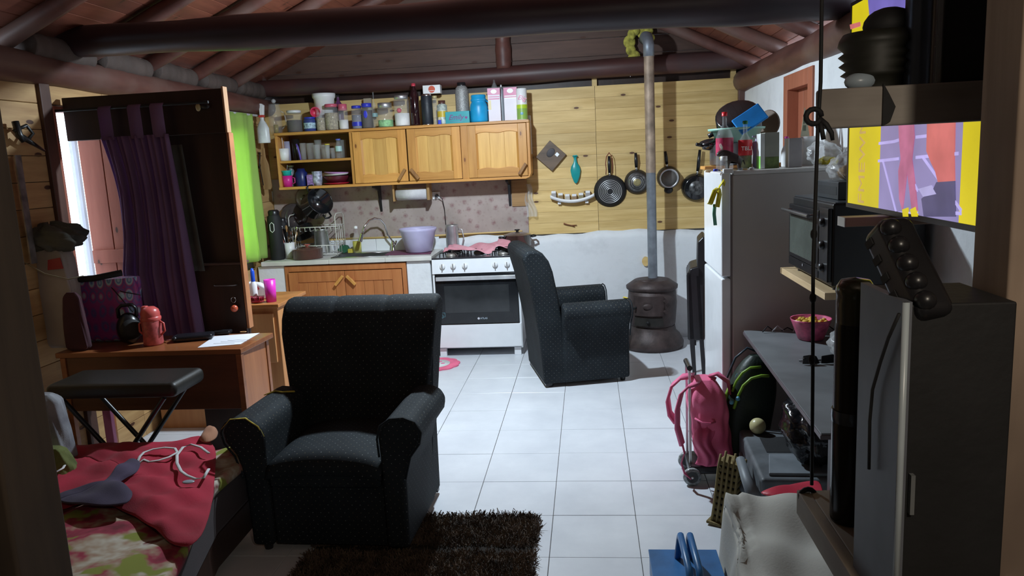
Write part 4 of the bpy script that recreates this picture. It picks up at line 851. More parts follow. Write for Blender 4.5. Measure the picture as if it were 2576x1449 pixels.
# spray bottle hooked on the side, plastic spirit level at the other end
p = P(665, 360, Y=6.74)
t = thing('spray_bottle', 'white spray bottle with a red trigger hooked at the cabinet end by the lime curtain', 'spray bottle', (p.x, p.y, p.z))
MB().lathe([(0, 0), (.055, 0), (.058, .01), (.056, .13), (.035, .175), (.018, .20), (.018, .225)], n=18, sy=.7).build('body', mat('translucent_white', (.62, .64, .64), .35), t)
MB().box(-.022, .022, -.02, .02, .225, .245).build('collar', C(.55, .05, .04), t, bevel=.003); MB().prism([(.02, .245), (.03, .33), (.01, .345), (-.04, .345), (-.05, .32), (-.012, .31), (-.012, .245)], -.016, .016).build('spray_head', whitepl, t, bevel=.003)
MB().prism([(-.05, .345), (-.055, .325), (-.035, .31), (-.05, .27), (-.04, .268), (-.02, .31), (-.01, .35)], -.012, .012).build('trigger', C(.6, .04, .03), t, bevel=.002)
p = P(1333, 388, Y=6.98)
t = thing('plastic_level', 'long white plastic spirit level hanging beside the wall cabinet', 'level', p); hh = P(1333, 290, Y=6.98).z - p.z
MB().box(-.024, .0, -.01, .01, 0, hh).box(-.024, .022, -.01, .01, 0, .05).box(-.024, .02, -.01, .01, hh - .09, hh).box(.012, .022, -.01, .01, .04, hh - .06).build('level_body', whitepl, t, bevel=.004)
for z in (.11, .17, .23): MB().box(.0, .012, -.008, .008, z - .004, z + .004).build('rung', whitepl, t)
MB().lathe([(.008, 0), (.008, .003)], (0, -.011, hh - .045), (0, -1, 0), 14).build('eyelet', C(.3, .3, .3), t)
t = thing('hanging_board', 'worn wooden paddle board with a black strap hanging between lime curtain and cabinet', 'board', P(673, 476, Y=6.76)); hz = P(673, 372, Y=6.76).z - t.location.z
MB().prism([(-.035, 0), (.03, -.005), (.045, .02), (.035, hz * .6), (.012, hz * .78), (.010, hz), (-.014, hz), (-.018, hz * .78), (-.048, hz * .5)], -.008, .008).build('board_body', wood('worn_board', (.20, .11, .04), (.34, .2, .08), 'z', g=18, cs='obj'), t, bevel=.003)
MB().ribbon([(-.03, -.012, hz * .9), (-.045, -.014, hz * .6), (-.028, -.012, hz * .1)], (0, 1, 0), .018).build('strap', black, t)
p = P(1338, 545, Y=YB - .06); t = thing('hanging_film', 'thin crumpled plastic film hanging at the torn wallpaper edge', 'plastic film', (p.x, YB - .05, p.z))
MB().grid(lambda u, v: (-.05 + .10 * u * (1 - .5 * v) + .01 * math.sin(9 * v), -.018 * math.sin(9 * u + 5 * v) - .01, .0 + .30 * v), 16, 20).build('film', filmm, t)
# ---- open shelves of the cabinet
zs = ZS + .001
Yf = 6.87
cup_prof = lambda h0=0, h1=1, r0=.85: [(0, h0), (r0, h0), (1, h1), (.93, h1), (r0 * .9, h0 + .04 * (h1 - h0)), (0, h0 + .04 * (h1 - h0))]
t, w, h = vessel('straw_cup', 'white cup with a straw on the upper open shelf', 'cup', 703, 729, 374, 6.86, zs, [('cup_body', whitepl, cup_prof())]); MB().cyl((0, 0, h * .5), (-.006, 0, h + .10), .0035, n=6).build('straw', C(.55, .5, .52), t)
vessel('beaker', 'pale lilac frosted beaker behind the straw cup', 'cup', 716, 734, 356, 6.97, zs, [('beaker_body', C(.38, .38, .52), cup_prof())])
vessel('black_tumbler', 'black tumbler on the upper open shelf', 'cup', 738, 757, 350, 6.94, zs, [('tumbler_body', black, cup_prof())])
t = thing('toothbrush_stick', 'violet plastic strip leaning against the tumbler on the upper shelf', 'stick', (xat(755, 6.85, zs), 6.86, zs)); MB().tube([(.002, 0, 0.0), (-.004, 0, .05), (-.02, .01, .12), (-.035, .02, .145)], .009, 6, flat=.4).build('strip', C(.16, .11, .5), t)
for k, (x0, x1, yt, Y, m) in enumerate([(757, 773, 360, 6.90, glass), (773, 793, 360, 6.92, glass), (794, 812, 352, 6.97, glass), (790, 808, 364, 6.86, glass), (809, 832, 364, 6.88, glass), (832, 846, 372, 6.88, glass), (858, 874, 352, 6.98, glass)]):
    vessel('drinking_glass', '%s on the upper open shelf' % ('clear tumbler just right of the violet strip', 'clear tumbler second from the violet strip', 'taller clear glass at the back, middle of the row', 'short clear glass in front of the taller one', 'wide clear glass before the yellow-rimmed jar', 'short clear glass beside the yellow-rimmed jar', 'clear glass at the end behind the blue-capped bottle')[k], 'glass', x0, x1, yt, Y, zs, [('tumbler_body', m, cup_prof())], group='drinking glasses on the upper open shelf')
t, w, h = vessel('tealight_jar', 'small jar with a yellow rim among the glasses', 'jar', 820, 832, 362, 6.84, zs, [('body', glass, cup_prof()), ('rim', C(.6, .5, .05), [(1.0, .93), (1.02, 1), (.9, 1)])])
bottle('small clear bottle with a blue cap and pale blue label on the upper shelf', 846, 862, 349, 6.87, glass, C(.1, .15, .6), z=zs, neck=.6, sh=.6, lab=(C(.4, .6, .6), .35, .62))
zb = Z0 + T + .001
t, w, h = vessel('mug', 'magenta mug on the lower open shelf', 'mug', 712, 738, 442, 6.85, zb, [('mug_body', C(.62, .02, .26), [(0, 0), (.8, 0), (.95, 1), (.88, 1), (.74, .05), (0, .05)])]); MB().tube([(.9 * w, 0, .85 * h), (1.4 * w, 0, .75 * h), (1.4 * w, 0, .35 * h), (.85 * w, 0, .25 * h)], .005, 6).build('handle', C(.5, .05, .22), t)
mz = zb + h
t = thing('cup', 'turquoise cup stacked inside the magenta mug', 'cup', (t.location.x, 6.85, mz - .012)); MB().lathe([(0, 0), (w * .78, 0), (w * .85, .048), (w * 1.0, .054), (w * .98, .058), (0, .05)], n=20).build('cup_body', C(.01, .42, .38), t); MB().cyl((0, 0, .04), (.012, 0, .11), .002, n=5).build('straw', C(.5, .5, .5), t)
bottle('little pale-capped bottle behind the magenta mug', 727, 744, 416, 6.95, C(.16, .18, .20), C(.42, .52, .38), z=zb, neck=.7, sh=.7)
vessel('brown_cup', 'dull brown cup behind the magenta mug near the cabinet side', 'cup', 703, 716, 438, 6.97, zb, [('cup_body', C(.18, .12, .10), cup_prof())])
vessel('blue_canister', 'tall navy blue canister on the lower open shelf', 'canister', 746, 775, 424, 6.90, zb, [('body', mat('navy', (0.01, .02, .12), .35), [(0, 0), (.95, 0), (1, .03), (1, .75), (.7, .86), (.6, 1), (0, 1)])])
t = thing('printed_box', 'small violet printed box on the lower open shelf', 'box', (xat(783, 6.86, zb), 6.86, zb)); MB().box(-.03, .028, -.02, .03, 0, .10).build('box_body', mat('violet_print', (.28, .16, .42), .5, var=.6, nscale=50), t, bevel=.002)
t, w, h = vessel('printed_mug', 'white mug with violet and blue print on the lower shelf', 'mug', 788, 812, 431, 6.87, zb, [('mug_body', mat('mug_print', (.36, .38, .48), .35, var=.8, nscale=34), [(0, 0), (.8, 0), (1, .3), (1, 1), (.92, 1), (.9, .1), (0, .1)])])
for k, (nm, lb, m, y0, tilt, r) in enumerate([('red_tray', 'dark red tray at the bottom of the stacked plates', C(.35, .01, .03), 0.0, 0, .125), ('dark_plate', 'dark maroon bowl in the plate stack on the lower shelf', C(.09, .01, .02), .018, 0, .12), ('white_plate', 'white plate tilted on the stack on the lower shelf', C(.60, .6, .55), .078, -.04, .115), ('pink_plate', 'lilac-pink plate topmost of the stack on the lower shelf', C(.5, .25, .52), .096, .06, .118)]):
    t = thing(nm, lb, 'plate', (xat(846, 6.9, zb + y0), 6.925, zb + y0), rot=(0, tilt, 0))
    hgt = .055 if nm == 'dark_plate' else .014
    MB().lathe([(0, 0), (r * .7, 0), (r, hgt), (r * .98, hgt + .004), (r * .66, .006), (0, .006)], n=32).build('dish', m, t)
# ================================================================ WALL HANGINGS
t = thing('wooden_plaque', 'square wooden board hung diamond-wise on the pine wall', 'plaque', P(1386, 392, Y=YB - .055), rot=(0, math.radians(43 - 90), 0))
MB().box(-.098, .098, 0, .03, -.098, .098).build('plaque_board', wood('old_plaque', (0.10, 0.065, 0.04), (0.20, 0.13, 0.08), 'x', g=18, blotch=(.05, .04, .035)), t, bevel=.003)
MB().ball((.02, -.002, .02), .045, sy=.08, sz=.7).build('relief', mat('plaque_relief', (.06, .055, .06), .6, .3), t); MB().box(.03, .06, -.006, 0, -.05, -.02).build('metal_tab', alu, t)
t = thing('teal_scoop', 'teal teardrop-shaped spoon rest hanging on the pine wall', 'spoon rest', P(1449, 462, Y=YB - .045)); hz = P(1449, 390, Y=YB - .045).z - t.location.z
MB().lathe([(0, 0), (.018, .015), (.038, .07), (.046, .12), (.038, .155), (.016, .19), (.012, .22), (.012, .235), (.020, .245), (.026, hz - .015), (.018, hz), (0, hz)], n=20, sy=.35).build('scoop_body', mat('teal_plastic', (0.01, .30, .30), .3), t)
# spice rack
p = P(1440, 500, Y=YB - .03)
t = thing('spice_rack', 'curved white wall rack for spice jars under the teal spoon rest', 'rack', (p.x, YB - .02, p.z))
N = 20; arc = [(-.20 + .40 * i / N, -.065 + 0.0 * i, -.018 + .05 * (2 * i / N - 1) ** 2) for i in range(N + 1)]
MB().ribbon(arc, (0, 0, 1), .026, .006).build('front_rail', whitepl, t); MB().ribbon([(x, -.035, z - .014) for x, y, z in arc], (0, 1, 0), .06, .005).build('shelf_strip', whitepl, t)
for x in (-.12, .13): MB().box(x - .015, x + .015, -.035, .0, -.045, -.02).build('rack_bracket', whitepl, t, bevel=.002)
spm = [mat('spice_%s' % n_, c_, .8) for n_, c_ in (('ash', (.35, .33, .32)), ('brown', (.28, .2, .1)), ('cream', (.5, .45, .38)), ('rust', (.3, .2, .12)), ('olive', (.28, .24, .14)))]
for k in range(6):
    x = -.168 + k * .062; zz_ = -.018 + .05 * (2 * (x + .2) / .4 - 1) ** 2 - .010
    j = thing('spice_jar', 'white-capped spice jar with %s contents, %s in the curved rack' % (('ash-grey', 'brown', 'cream', 'rusty', 'olive', 'ash-grey')[k], ('first from the wooden plaque side', 'second', 'third', 'fourth', 'fifth', 'last, by the ringed pan')[k]), 'jar', (p.x + x, YB - .02 - .035, p.z + zz_), group='spice jars in the white wall rack')
    MB().box(-.022, .022, -.02, .02, 0, .05).build('jar_body', spm[k % 5], j, bevel=.003); MB().box(-.021, .021, -.019, .019, .05, .072).build('cap', whitepl, j, bevel=.003)
def pan(label, pc, ph, r, kind, depth=.045, name='frying_pan'):
    c = P(*pc, Y=YB - .02 - depth); t = thing(name, label, 'pan', (c.x, YB - .022, c.z)); hx, hz = P(*ph, Y=c.y).x - c.x, P(*ph, Y=c.y).z - c.z
    t.rotation_euler = (math.radians(4), 0, 0)
    body = {'ring': blackm, 'silver': mat('brown_teflon', (.03, .024, .02), .4), 'lid': mat('brown_teflon', (0, 0, 0)), 'wok': blacke}[kind]
    # open side to the wall, base towards the room
    MB().lathe([(r, 0), (r * 1.0, .006), (r * .93, depth * .5), (r * .82, depth * .93), (r * .76, depth), (0, depth)], (0, 0, 0), (0, -1, 0), 36).build('pan_body', body, t)
    if kind == 'ring':
        for k in range(6): q = r * (.20 + .10 * k); MB().tube([(q * math.cos(a * PI / 18), -depth - .001, q * math.sin(a * PI / 18)) for a in range(36)], .0042, 5, closed=True).build('base_ring', alu, t)
    elif kind == 'silver':
        MB().lathe([(r * .72, 0), (r * .72, .003), (0, .003)], (0, -depth, 0), (0, -1, 0), 32).build('base_disc', mat('scuffed_alu', (.34, .34, .34), .35, .8, .3, 60), t)
        for q in (.55, .40): MB().tube([(r * q * math.cos(a * PI / 18), -depth - .003, r * q * math.sin(a * PI / 18)) for a in range(36)], .003, 5, closed=True).build('base_ring', blackm, t)
        MB().lathe([(r * .3, 0), (r * .3, .004), (r * .18, .005), (0, .005)], (0, -depth - .001, 0), (0, -1, 0), 24).build('base_boss', mat('brass_tint', (.35, .3, .15), .4, .5), t)
    elif kind == 'lid':
        MB().lathe([(r * .84, 0), (r * .84, .004), (r * .70, .005), (r * .70, .003), (0, .003)], (0, -depth, 0), (0, -1, 0), 32).build('base_rim', mat('bright_rim', (.6, .6, .62), .3, .7), t)
        MB().lathe([(r * .66, 0), (r * .66, .005), (0, .005)], (0, -depth, 0), (0, -1, 0), 32).build('base_disc', mat('grey_base', (.16, .15, .14), .5, .4), t)
        MB().ball((0, -.02, -r * 1.08), .04, sz=.8, sy=.6).build('helper_handle', black, t)
    else: MB().lathe([(r * .52, 0), (r * .50, .006), (0, .006)], (.0, -depth + .003, 0), (0, -1, 0), 28).build('base_disc', mat('worn_black', (.10, .10, .10), .35, .3, .9, 30), t)
    dx = hx / max(hz, .01)
    MB().tube([(dx * (r - .02), -.012, r - .02), (dx * (r + .03), -.018, r + .03)], .011, 8).build('handle_bracket', steel, t)
    MB().tube([(dx * (r + .02), -.022, r + .02), (dx * (r + hz) / 2, -.030, (r + hz) / 2), (hx, -.025, hz)], [.013, .016, .012], 8, flat=.7).build('handle', black, t)
    return t
t = pan('largest hanging frying pan, black with concentric steel rings on its base', (1535, 481), (1532, 392), .147, 'ring')
hp = t.location + Vector((0, -.03, .30)); u = thing('cord_loop', 'red-brown cord looped over the handle of the ringed pan', 'cord', (t.location.x, t.location.y - .055, t.location.z)); MB().tube([(0, 0, .345), (-.025, 0, .31), (-.035, .005, .25), (-.030, .005, .20), (-.034, .01, .15)], .004, 5).tube([(0, 0, .345), (.02, 0, .31), (.028, 0, .24), (.03, .005, .16)], .003, 5).build('cord_strand', mat('red_cord', (.18, .03, .02), .8), u)
pan('small hanging brown pan with a yellowish centre, just left of the flue pipe', (1603, 458), (1599, 384), .113, 'silver')
pan('hanging saucepan with a bright-rimmed base and a knob below, right of the flue pipe', (1683, 447), (1674, 380), .103, 'lid', depth=.07, name='saucepan')
pan('hanging glossy black wok half hidden by the fridge', (1752, 472), (1761, 376), .128, 'wok', depth=.06, name='wok')
t = thing('wall_hook', 'small bent red-brown twig hook on the lower pine boards', 'hook', P(1418, 562, Y=YB - .03)); MB().tube([(0, 0, 0), (.03, 0, -.012), (.07, 0, -.022), (.12, 0, -.02)], [.007, .006, .005, .003], 6).tube([(.05, 0, -.016), (.10, 0, -.034)], .004, 5).build('twig', mat('twig', (.2, .07, .03), .8), t)
# ================================================================ FRIDGE
fr = thing('fridge', 'tall white fridge seen from its side, shade toned grey, against the white wall', 'fridge', (.70, 4.10, 0))
FH = 1.585; FD = .66; FW = .60
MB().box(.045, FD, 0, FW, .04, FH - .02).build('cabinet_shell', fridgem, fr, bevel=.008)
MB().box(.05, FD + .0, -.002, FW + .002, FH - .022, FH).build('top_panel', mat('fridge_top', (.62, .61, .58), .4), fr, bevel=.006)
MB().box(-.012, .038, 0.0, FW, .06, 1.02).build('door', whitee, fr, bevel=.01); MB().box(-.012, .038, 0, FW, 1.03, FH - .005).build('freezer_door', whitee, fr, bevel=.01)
MB().box(.036, .048, .004, FW - .004, .06, FH - .02).build('door_gasket', C(.2, .17, .17), fr)
MB().box(.0, .05, -.004, .03, FH - .012, FH + .012).build('hinge_cap', whitepl, fr, bevel=.004)
MB().box(.06, FD - .03, .03, FW - .03, .0, .045).build('plinth', black, fr)
FT = FH + .0015
t = thing('ribbon_bow', 'yellow ribbon bow tied on the fridge door edge', 'ribbon', (.672, 4.085, 1.50))
yl = C(.70, .60, .03)
MB().ribbon([(.0, 0, 0), (-.02, -.02, -.01), (-.045, -.025, -.075), (-.05, -.02, -.08)], (1, .2, -.3), .026).ribbon([(0, 0, 0), (.0, -.03, -.03), (-.012, -.035, -.095)], (1, .2, -.2), .024).ribbon([(0, 0, .0), (.02, -.02, .035), (.03, -.02, .02)], (.3, .2, 1), .024).build('bow', yl, t)
MB().ribbon([(-.022, -.02, -.08), (-.026, -.022, -.13), (-.020, -.02, -.19)], (1, .2, 0), .018).build('green_tail', C(.15, .45, .3), t)
# items on the fridge
p = P(1790, 425, Y=4.45)
t = thing('chopping_board', 'reddish wooden board under the pots at the back of the fridge top', 'board', (.92, 4.56, FT)); MB().box(-.26, .22, -.09, .09, 0, .02).build('board_slab', cabh, t, bevel=.004)
t = pot('stock_pot', 'dark two-handled pot under the mint green basin on the fridge', (.80, 4.56, FT + .021), .098, .12, mat('dull_pot', (.16, .16, .17), .35, .6), lid=False)
t, w, h = vessel('mint_basin', 'mint green plastic basin full of pans on top of the fridge', 'basin', 1781, 1924, 322, 4.58, FT + .146, [('bowl', C(.30, .58, .47), [(0, 0), (.68, 0), (.88, .84), (.98, .86), (1.0, 1), (.94, 1), (.82, .86), (.64, .06), (0, .05)])], n=36)
bz = t.location.z; bx = t.location.x
t = pot('roasting_pot', 'big glossy black oval pot lying tilted in the mint basin', (bx - .0, 4.54, bz + .155), .125, .10, blacke, rot=(math.radians(222), math.radians(-18), 0), lid=False, handles=0)
MB().tube([(-.12, 0, .06), (-.16, .01, .065), (-.185, .01, .07)], [.012, .014, .013], 8).build('handle', black, t); MB().lathe([(0, -.004), (.08, -.004), (.10, 0)], n=28).build('pot_base', blacke, t)
t = thing('plastic_tray', 'bright blue plastic tray leaning in the mint basin', 'lid', (bx + .055, 4.455, bz + .115), rot=(1.15, -.55, 0)); MB().box(-.085, .085, -.045, .06, 0, .012).build('lid_plate', mat('sky_blue', (.02, .25, .70), .35), t, bevel=.03, seg=4)
t = thing('round_board', 'brown round board standing behind the mint basin', 'board', (bx + .195, 4.66, bz + .10), rot=(0, 0, -.9)); MB().lathe([(.075, 0), (.078, .006), (.075, .012)], axis=(0, 1, 0), n=26).build('disc', mat('brown_disc', (.14, .09, .06), .6), t)
t = thing('black_skillet', 'black-handled pan sticking out left of the mint basin', 'pan', (bx - .155, 4.55, bz - .015), rot=(.25, -.2, 0)); MB().lathe([(0, 0), (.04, 0), (.055, .03), (0, .03)], n=20).build('pan_body', blacke, t); MB().tube([(-.04, -.02, .02), (-.075, -.03, .04)], .010, 7).build('handle', black, t)
bottle('large clear bottle with a red cap and magenta label on the fridge corner', 1801, 1845, 281, 4.36, glass, C(.75, .02, .03), z=FT, neck=.25, sh=.55, lab=(mat('magenta_label', (.42, .02, .08), .4, var=.3, nscale=30), .25, .55))
t, w, h = bottle('clear bottle with a green cap and red label, olive herbs inside', 1857, 1892, 303, 4.34, glass, C(.02, .22, .08), mat('olive_herb', (.16, .14, .03), .9, var=.5, nscale=50), .28, z=FT, neck=.3, sh=.5, lab=(C(.62, .03, .04), .28, .60))
text('lettering', 'TBLI', whitepl, t, (0, -w * 1.04, h * .42), size=.03)
# small bull figure
t = thing('bull_figurine', 'small dark brown bull figurine with pale horns and a yellow rosette', 'figurine', (xat(1842, 4.24, FT), 4.22, FT))
bm_ = mat('bull_brown', (.035, .02, .018), .5)
v = [(0.035, 0, .055), (0, 0, .06), (-.035, 0, .072), (-.055, 0, .10), (-.072, -.01, .088), (-.085, -.012, .078), (-.03, .016, .03), (-.03, .016, .003), (-.03, -.016, .03), (-.03, -.016, .003), (.032, .016, .03), (.034, .016, .003), (.032, -.016, .03), (.034, -.016, .003), (.055, 0, .05), (.062, 0, .025)]
e = [(0, 1), (1, 2), (2, 3), (3, 4), (4, 5), (2, 6), (6, 7), (2, 8), (8, 9), (0, 10), (10, 11), (0, 12), (12, 13), (0, 14), (14, 15)]
rads = [.022, .024, .026, .018, .015, .010, .010, .007, .010, .007, .010, .007, .010, .007, .004, .003]
me = bpy.data.meshes.new('figurine_body'); me.from_pydata(v, e, []); o = bpy.data.objects.new('figurine_body', me); COL.objects.link(o); o.parent = t; me.materials.append(bm_)
sk = o.modifiers.new('skin', 'SKIN')
for i, r_ in enumerate(rads): me.skin_vertices[0].data[i].radius = (r_, r_)
me.skin_vertices[0].data[1].use_root = True; o.modifiers.new('sub', 'SUBSURF').levels = 1; o.modifiers['sub'].render_levels = 2
for s in (-1, 1): MB().tube([(-.058, s * .010, .112), (-.06, s * .022, .125), (-.066, s * .02, .142)], [.005, .004, .001], 6).build('horn', C(.55, .5, .42), t)
MB().lathe([(.011, 0), (.009, .005), (0, .005)], (-.062, -.018, .066), (0, -1, 0), 12).build('rosette', yl, t)
jar('tiny clear jar with a white lid at the fridge corner', 1811, 1831, 393, 4.16, white_lid, None, z=FT, lidh=.3)
t = thing('wood_strip', 'thin pale strip of wood lying on the front corner of the fridge', 'stick', (.74, 4.14, FT)); MB().box(-.045, .09, -.008, .008, 0, .006, rotm((0, 0, 0), 0, 0, .12)).build('strip', pine, t)
for k, (px, m, lb) in enumerate([(1800, C(.03, .05, .5), 'blue'), (1862, C(.25, .3, .35), 'grey'), (1891, C(.5, .5, .5), 'white')]):
    t = thing('loose_stopper', '%s plastic cap lying on the fridge edge' % lb, 'cap', (xat(px, 4.13, FT), 4.13, FT)); MB().lathe([(.012, 0), (.013, .008), (.011, .012), (0, .012)], n=14).build('cap_body', m, t)
t, w, h = vessel('pump_bottle', 'lilac pump bottle beside the white and green box', 'bottle', 1892, 1914, 345, 4.36, FT, [('body', mat('lilac_clear', (.42, .36, .58), .25), [(0, 0), (.9, 0), (.95, .1), (.8, .45), (1, .75), (.9, .85), (.4, .88)]), ('pump', C(.45, .4, .6), [(.3, .88), (.3, .96), (.12, .97), (.12, 1), (0, 1)])]); MB().box(-.022, .004, -.005, .005, h, h + .008).build('nozzle', C(.45, .4, .6), t)
def box_item(name, label, cat, x0, x1, yt, Y, depth, m, z=None, rz=0, bev=.002):
    z = FT if z is None else z; X = (xat(x0, Y, z) + xat(x1, Y, z)) / 2; w = (xat(x1, Y, z) - xat(x0, Y, z)) / 2; h = zat(yt, Y, X) - z
    t = thing(name, label, cat, (X, Y, z), rz); MB().box(-w, w, 0, depth, 0, h).build('carton', m, t, bevel=bev); return t, w, h
t, w, h = box_item('cereal_box', 'tall white and green box turned edge-on, on the fridge', 'box', 1924, 1960, 333, 4.22, .10, mat('shaded_box_card', (.30, .31, .26), .6, var=.3, nscale=5), rz=-.0)  # camera side of the white box, its shade put into the card colour
MB().box(-w - .022, -w - .0005, .0, .10, 0, h - .004).build('box_face', mat('white_face', (.70, .74, .72), .5), t); MB().box(-w - .0225, -w - .0215, .001, .099, 0, h * .35).build('green_print', C(.25, .6, .12), t)
MB().box(-w * .96, w * .96, -.001, 0, 0, h * .32).build('green_shade', mat('shaded_green_print', (.12, .17, .05), .7, var=.6, nscale=22), t)  # green band repeated in a darker colour for the shaded side
bottle('white bottle with a magenta cap behind the grey box', 1965, 1990, 343, 4.40, whitepl, C(.55, .04, .28), z=FT, neck=.38, sh=.5)
t, w, h = box_item('medicine_box', 'plain grey-sided white box with rounded top on the fridge', 'box', 1985, 2017, 347, 4.20, .06, mat('grey_card', (.34, .32, .32), .6))
MB().box(-w - .004, -w, 0, .06, 0, h).build('white_edge', whitepl, t)
t, w, h = vessel('cream_tub', 'white round tub with a wide rim on the fridge', 'tub', 2013, 2050, 343, 4.45, FT, [('body', whitepl, [(0, 0), (.8, 0), (.88, .8), (1.0, .82), (1.0, 1), (0, 1)])])
t2 = thing('paper_cone', 'pointed cream paper bag standing up behind the white tub', 'paper bag', (t.location.x - .02, 4.44, FT + h + .001)); MB().add([(-.022, 0, 0), (.026, 0, 0), (.024, .02, 0), (-.018, .02, 0), (-.002, .005, .155), (.001, .006, .155)], [(0, 1, 5, 4), (1, 2, 5), (2, 3, 4, 5), (3, 0, 4), (3, 2, 1, 0)]).build('paper', mat('cream_paper', (.60, .58, .42), .8), t2); MB().box(-.008, .006, -.0015, .0, .03, .06).box(-.006, .006, .0, .001, .07, .10).build('print', C(.15, .18, .12), t2)
def crumple(name, label, cat, loc, rx, ry, rz_, m, seed, parts=()):
    t = thing(name, label, cat, loc); r = random.Random(seed); ph = [r.uniform(0, 6) for _ in range(8)]
    def f(u, v):
        a = 2 * PI * u; b2 = PI * (v - .5) * .98; k = 1 + .10 * math.sin(3 * a + ph[0] + 4 * v) + .08 * math.sin(7 * a + ph[1] + 9 * v) + .06 * math.sin(13 * a + 11 * v + ph[2]) + .05 * math.sin(19 * v * 2 + 5 * a + ph[3])
        return (rx * k * math.cos(a) * math.cos(b2), ry * k * math.sin(a) * math.cos(b2), max(0, rz_ * (1 + math.sin(b2) * k)))
    MB().grid(f, 48, 28).build('bag_film' if 'bag' in name else 'body', m, t); return t
p = P(2075, 400, Y=4.30); t = crumple('plastic_bag', 'puffed clear plastic bag with something yellow inside, on the fridge', 'plastic bag', (p.x, 4.32, FT), .085, .09, .060, filmm, 3)
t = crumple('lemon_pack', 'dark yellow packet inside the clear bag on the fridge', 'packet', (p.x - .0, 4.28, FT + .004), .040, .03, .020, C(.50, .42, .04), 6)
t = thing('lemon', 'small bright yellow lemon beside the clear bag', 'lemon', (P(2090, 392, Y=4.2).x, 4.16, FT + .022)); MB().lathe([(0, -.03), (.006, -.027), (.02, -.012), (.022, 0), (.02, .012), (.006, .027), (0, .03)], axis=(1, .2, 0), n=16).build('fruit', C(.7, .62, .02), t)
# ================================================================ FOLDED BLACK CHAIR behind the fridge
t = thing('folding_chair', 'folded black plastic chair stored upright between stove and fridge', 'chair', (xat(1729, 5.50, .7), 5.50, 0), -.12)
MB().prism([(0, .34), (.12, .34), (.125, .84), (.09, .89), (.02, .87), (-.005, .82)], 0, .40, smooth=False).build('seat', black, t, bevel=.015)
MB().prism([(.065, .74), (.14, .74), (.15, 1.06), (.115, 1.10), (.075, 1.06)], .0, .38).build('backrest', black, t, bevel=.012)
for y in (.0, .36):
    MB().prism([(.0, .84), (.028, .84), (.05, .30), (.062, 0), (.038, 0), (.015, .30)], y, y + .03).build('leg', black, t, bevel=.004)
    MB().prism([(.06, .82), (.09, .82), (.115, .30), (.135, 0), (.105, 0), (.085, .30)], y, y + .03).build('leg', black, t, bevel=.004)
MB().box(.03, .06, .03, .36, .30, .34).build('cross_brace', black, t)
# ================================================================ LEFT: CURTAINS, CLOSET FRAME
# lime curtain at the far window
def curtain(name, label, X, y0, y1, ztop, zbot, m, amp=.035, waves=5, taper=0, seed=0, tabs=0, along='y', Yp=0):
    t = thing(name, label, 'curtain')
    def f(u, v):
        z = ztop + (zbot - ztop) * v; w = 1 - taper * math.sin(PI * min(1, v * 1.2)) * .5
        a = y0 + (y1 - y0) * (.5 + (u - .5) * w); d = amp * (math.sin(2 * PI * waves * u + .8 * math.sin(3 * v + seed)) + .35 * math.sin(2 * PI * waves * 2.3 * u + seed + v)) * (.35 + .65 * v)
        return (X + d, a, z) if along == 'y' else (a, Yp + d, z)
    MB().grid(f, 90, 30).build('curtain_cloth', m, t, solid=.003); return t
t = curtain('lime_curtain', 'bright lime green curtain over the far side window', XL + .09, 5.50, 6.62, 2.20, .93, curtg, .028, 4, taper=.10)
MB().cyl((XL + .075, 5.40, 2.195), (XL + .075, 6.75, 2.195), .010).build('curtain_rod', mat('pale_rod', (.5, .5, .5), .5), t)
# dark closet frame
Yp = 4.20
def PX(px, py, Y=Yp): return P(px, py, Y=Y)
cl = thing('closet_frame', 'dark-stained wooden closet frame with a lit light-wood end and a lower cupboard', 'closet', (0, Yp, 0))
xr_ = PX(556, 220).x; zt_ = PX(556, 222).z
MB().box(XL + .04, xr_, 0, .035, PX(556, 325).z - .02, zt_).build('header_board', darkw, cl, bevel=.003)
edge = wood('light_edge_wood', (0.42, 0.22, 0.11), (0.58, 0.34, 0.18), 'z', g=14, cs='obj')
MB().box(xr_ + .0005, xr_ + .012, -.005, .045, PX(556, 325).z - .02, zt_ + .01).build('end_block', edge, cl, bevel=.002)
xi = PX(432, 500).x; xo = PX(600, 500).x + .02
MB().box(xi, xr_ + .0, .036, .055, PX(500, 668).z + .004, PX(556, 325).z + .1).build('side_board', darkw, cl, bevel=.003)
MB().box(xr_ + .0005, xr_ + .016, .0, .055, 0.80, PX(556, 325).z - .021).build('edge_board', mat('orange_edge', (.42, .17, .07), .5), cl, bevel=.002)
zl = PX(540, 668).z
MB().box(PX(468, 700).x, xr_ - .002, .0, .03, .74, zl).build('cupboard_door', darkw, cl, bevel=.003); MB().box(PX(468, 700).x, xr_, .0, .12, zl - .0, zl + .012).build('cupboard_top', mat('worn_brown_top', (.09, .05, .04), .5), cl, bevel=.002)
MB().tube([(PX(540, 718).x, -.004, PX(540, 718).z), (PX(545, 718).x, -.022, PX(545, 718).z), (PX(592, 716).x, -.022, PX(592, 716).z), (PX(597, 716).x, -.004, PX(597, 716).z)], .004, 6).build('pull_handle', mat('dull_metal', (.2, .2, .2), .4, .8), cl)
MB().box(PX(468, 700).x, xr_, .03, .05, 0, .8).build('carcass_panel', darkw, cl)
p = PX(510, 270); t = thing('wall_clip', 'small cream and dark clip fixed to the closet header', 'clip', (p.x, Yp - .002, p.z)); MB().ball((-.02, -.012, 0), .018, sx=.8, sy=.6, sz=1.2).build('clip_body', C(.42, .34, .16), t); MB().ball((.022, -.012, .004), .022, sx=1.2, sy=.5, sz=.7).build('clip_jaw', black, t)
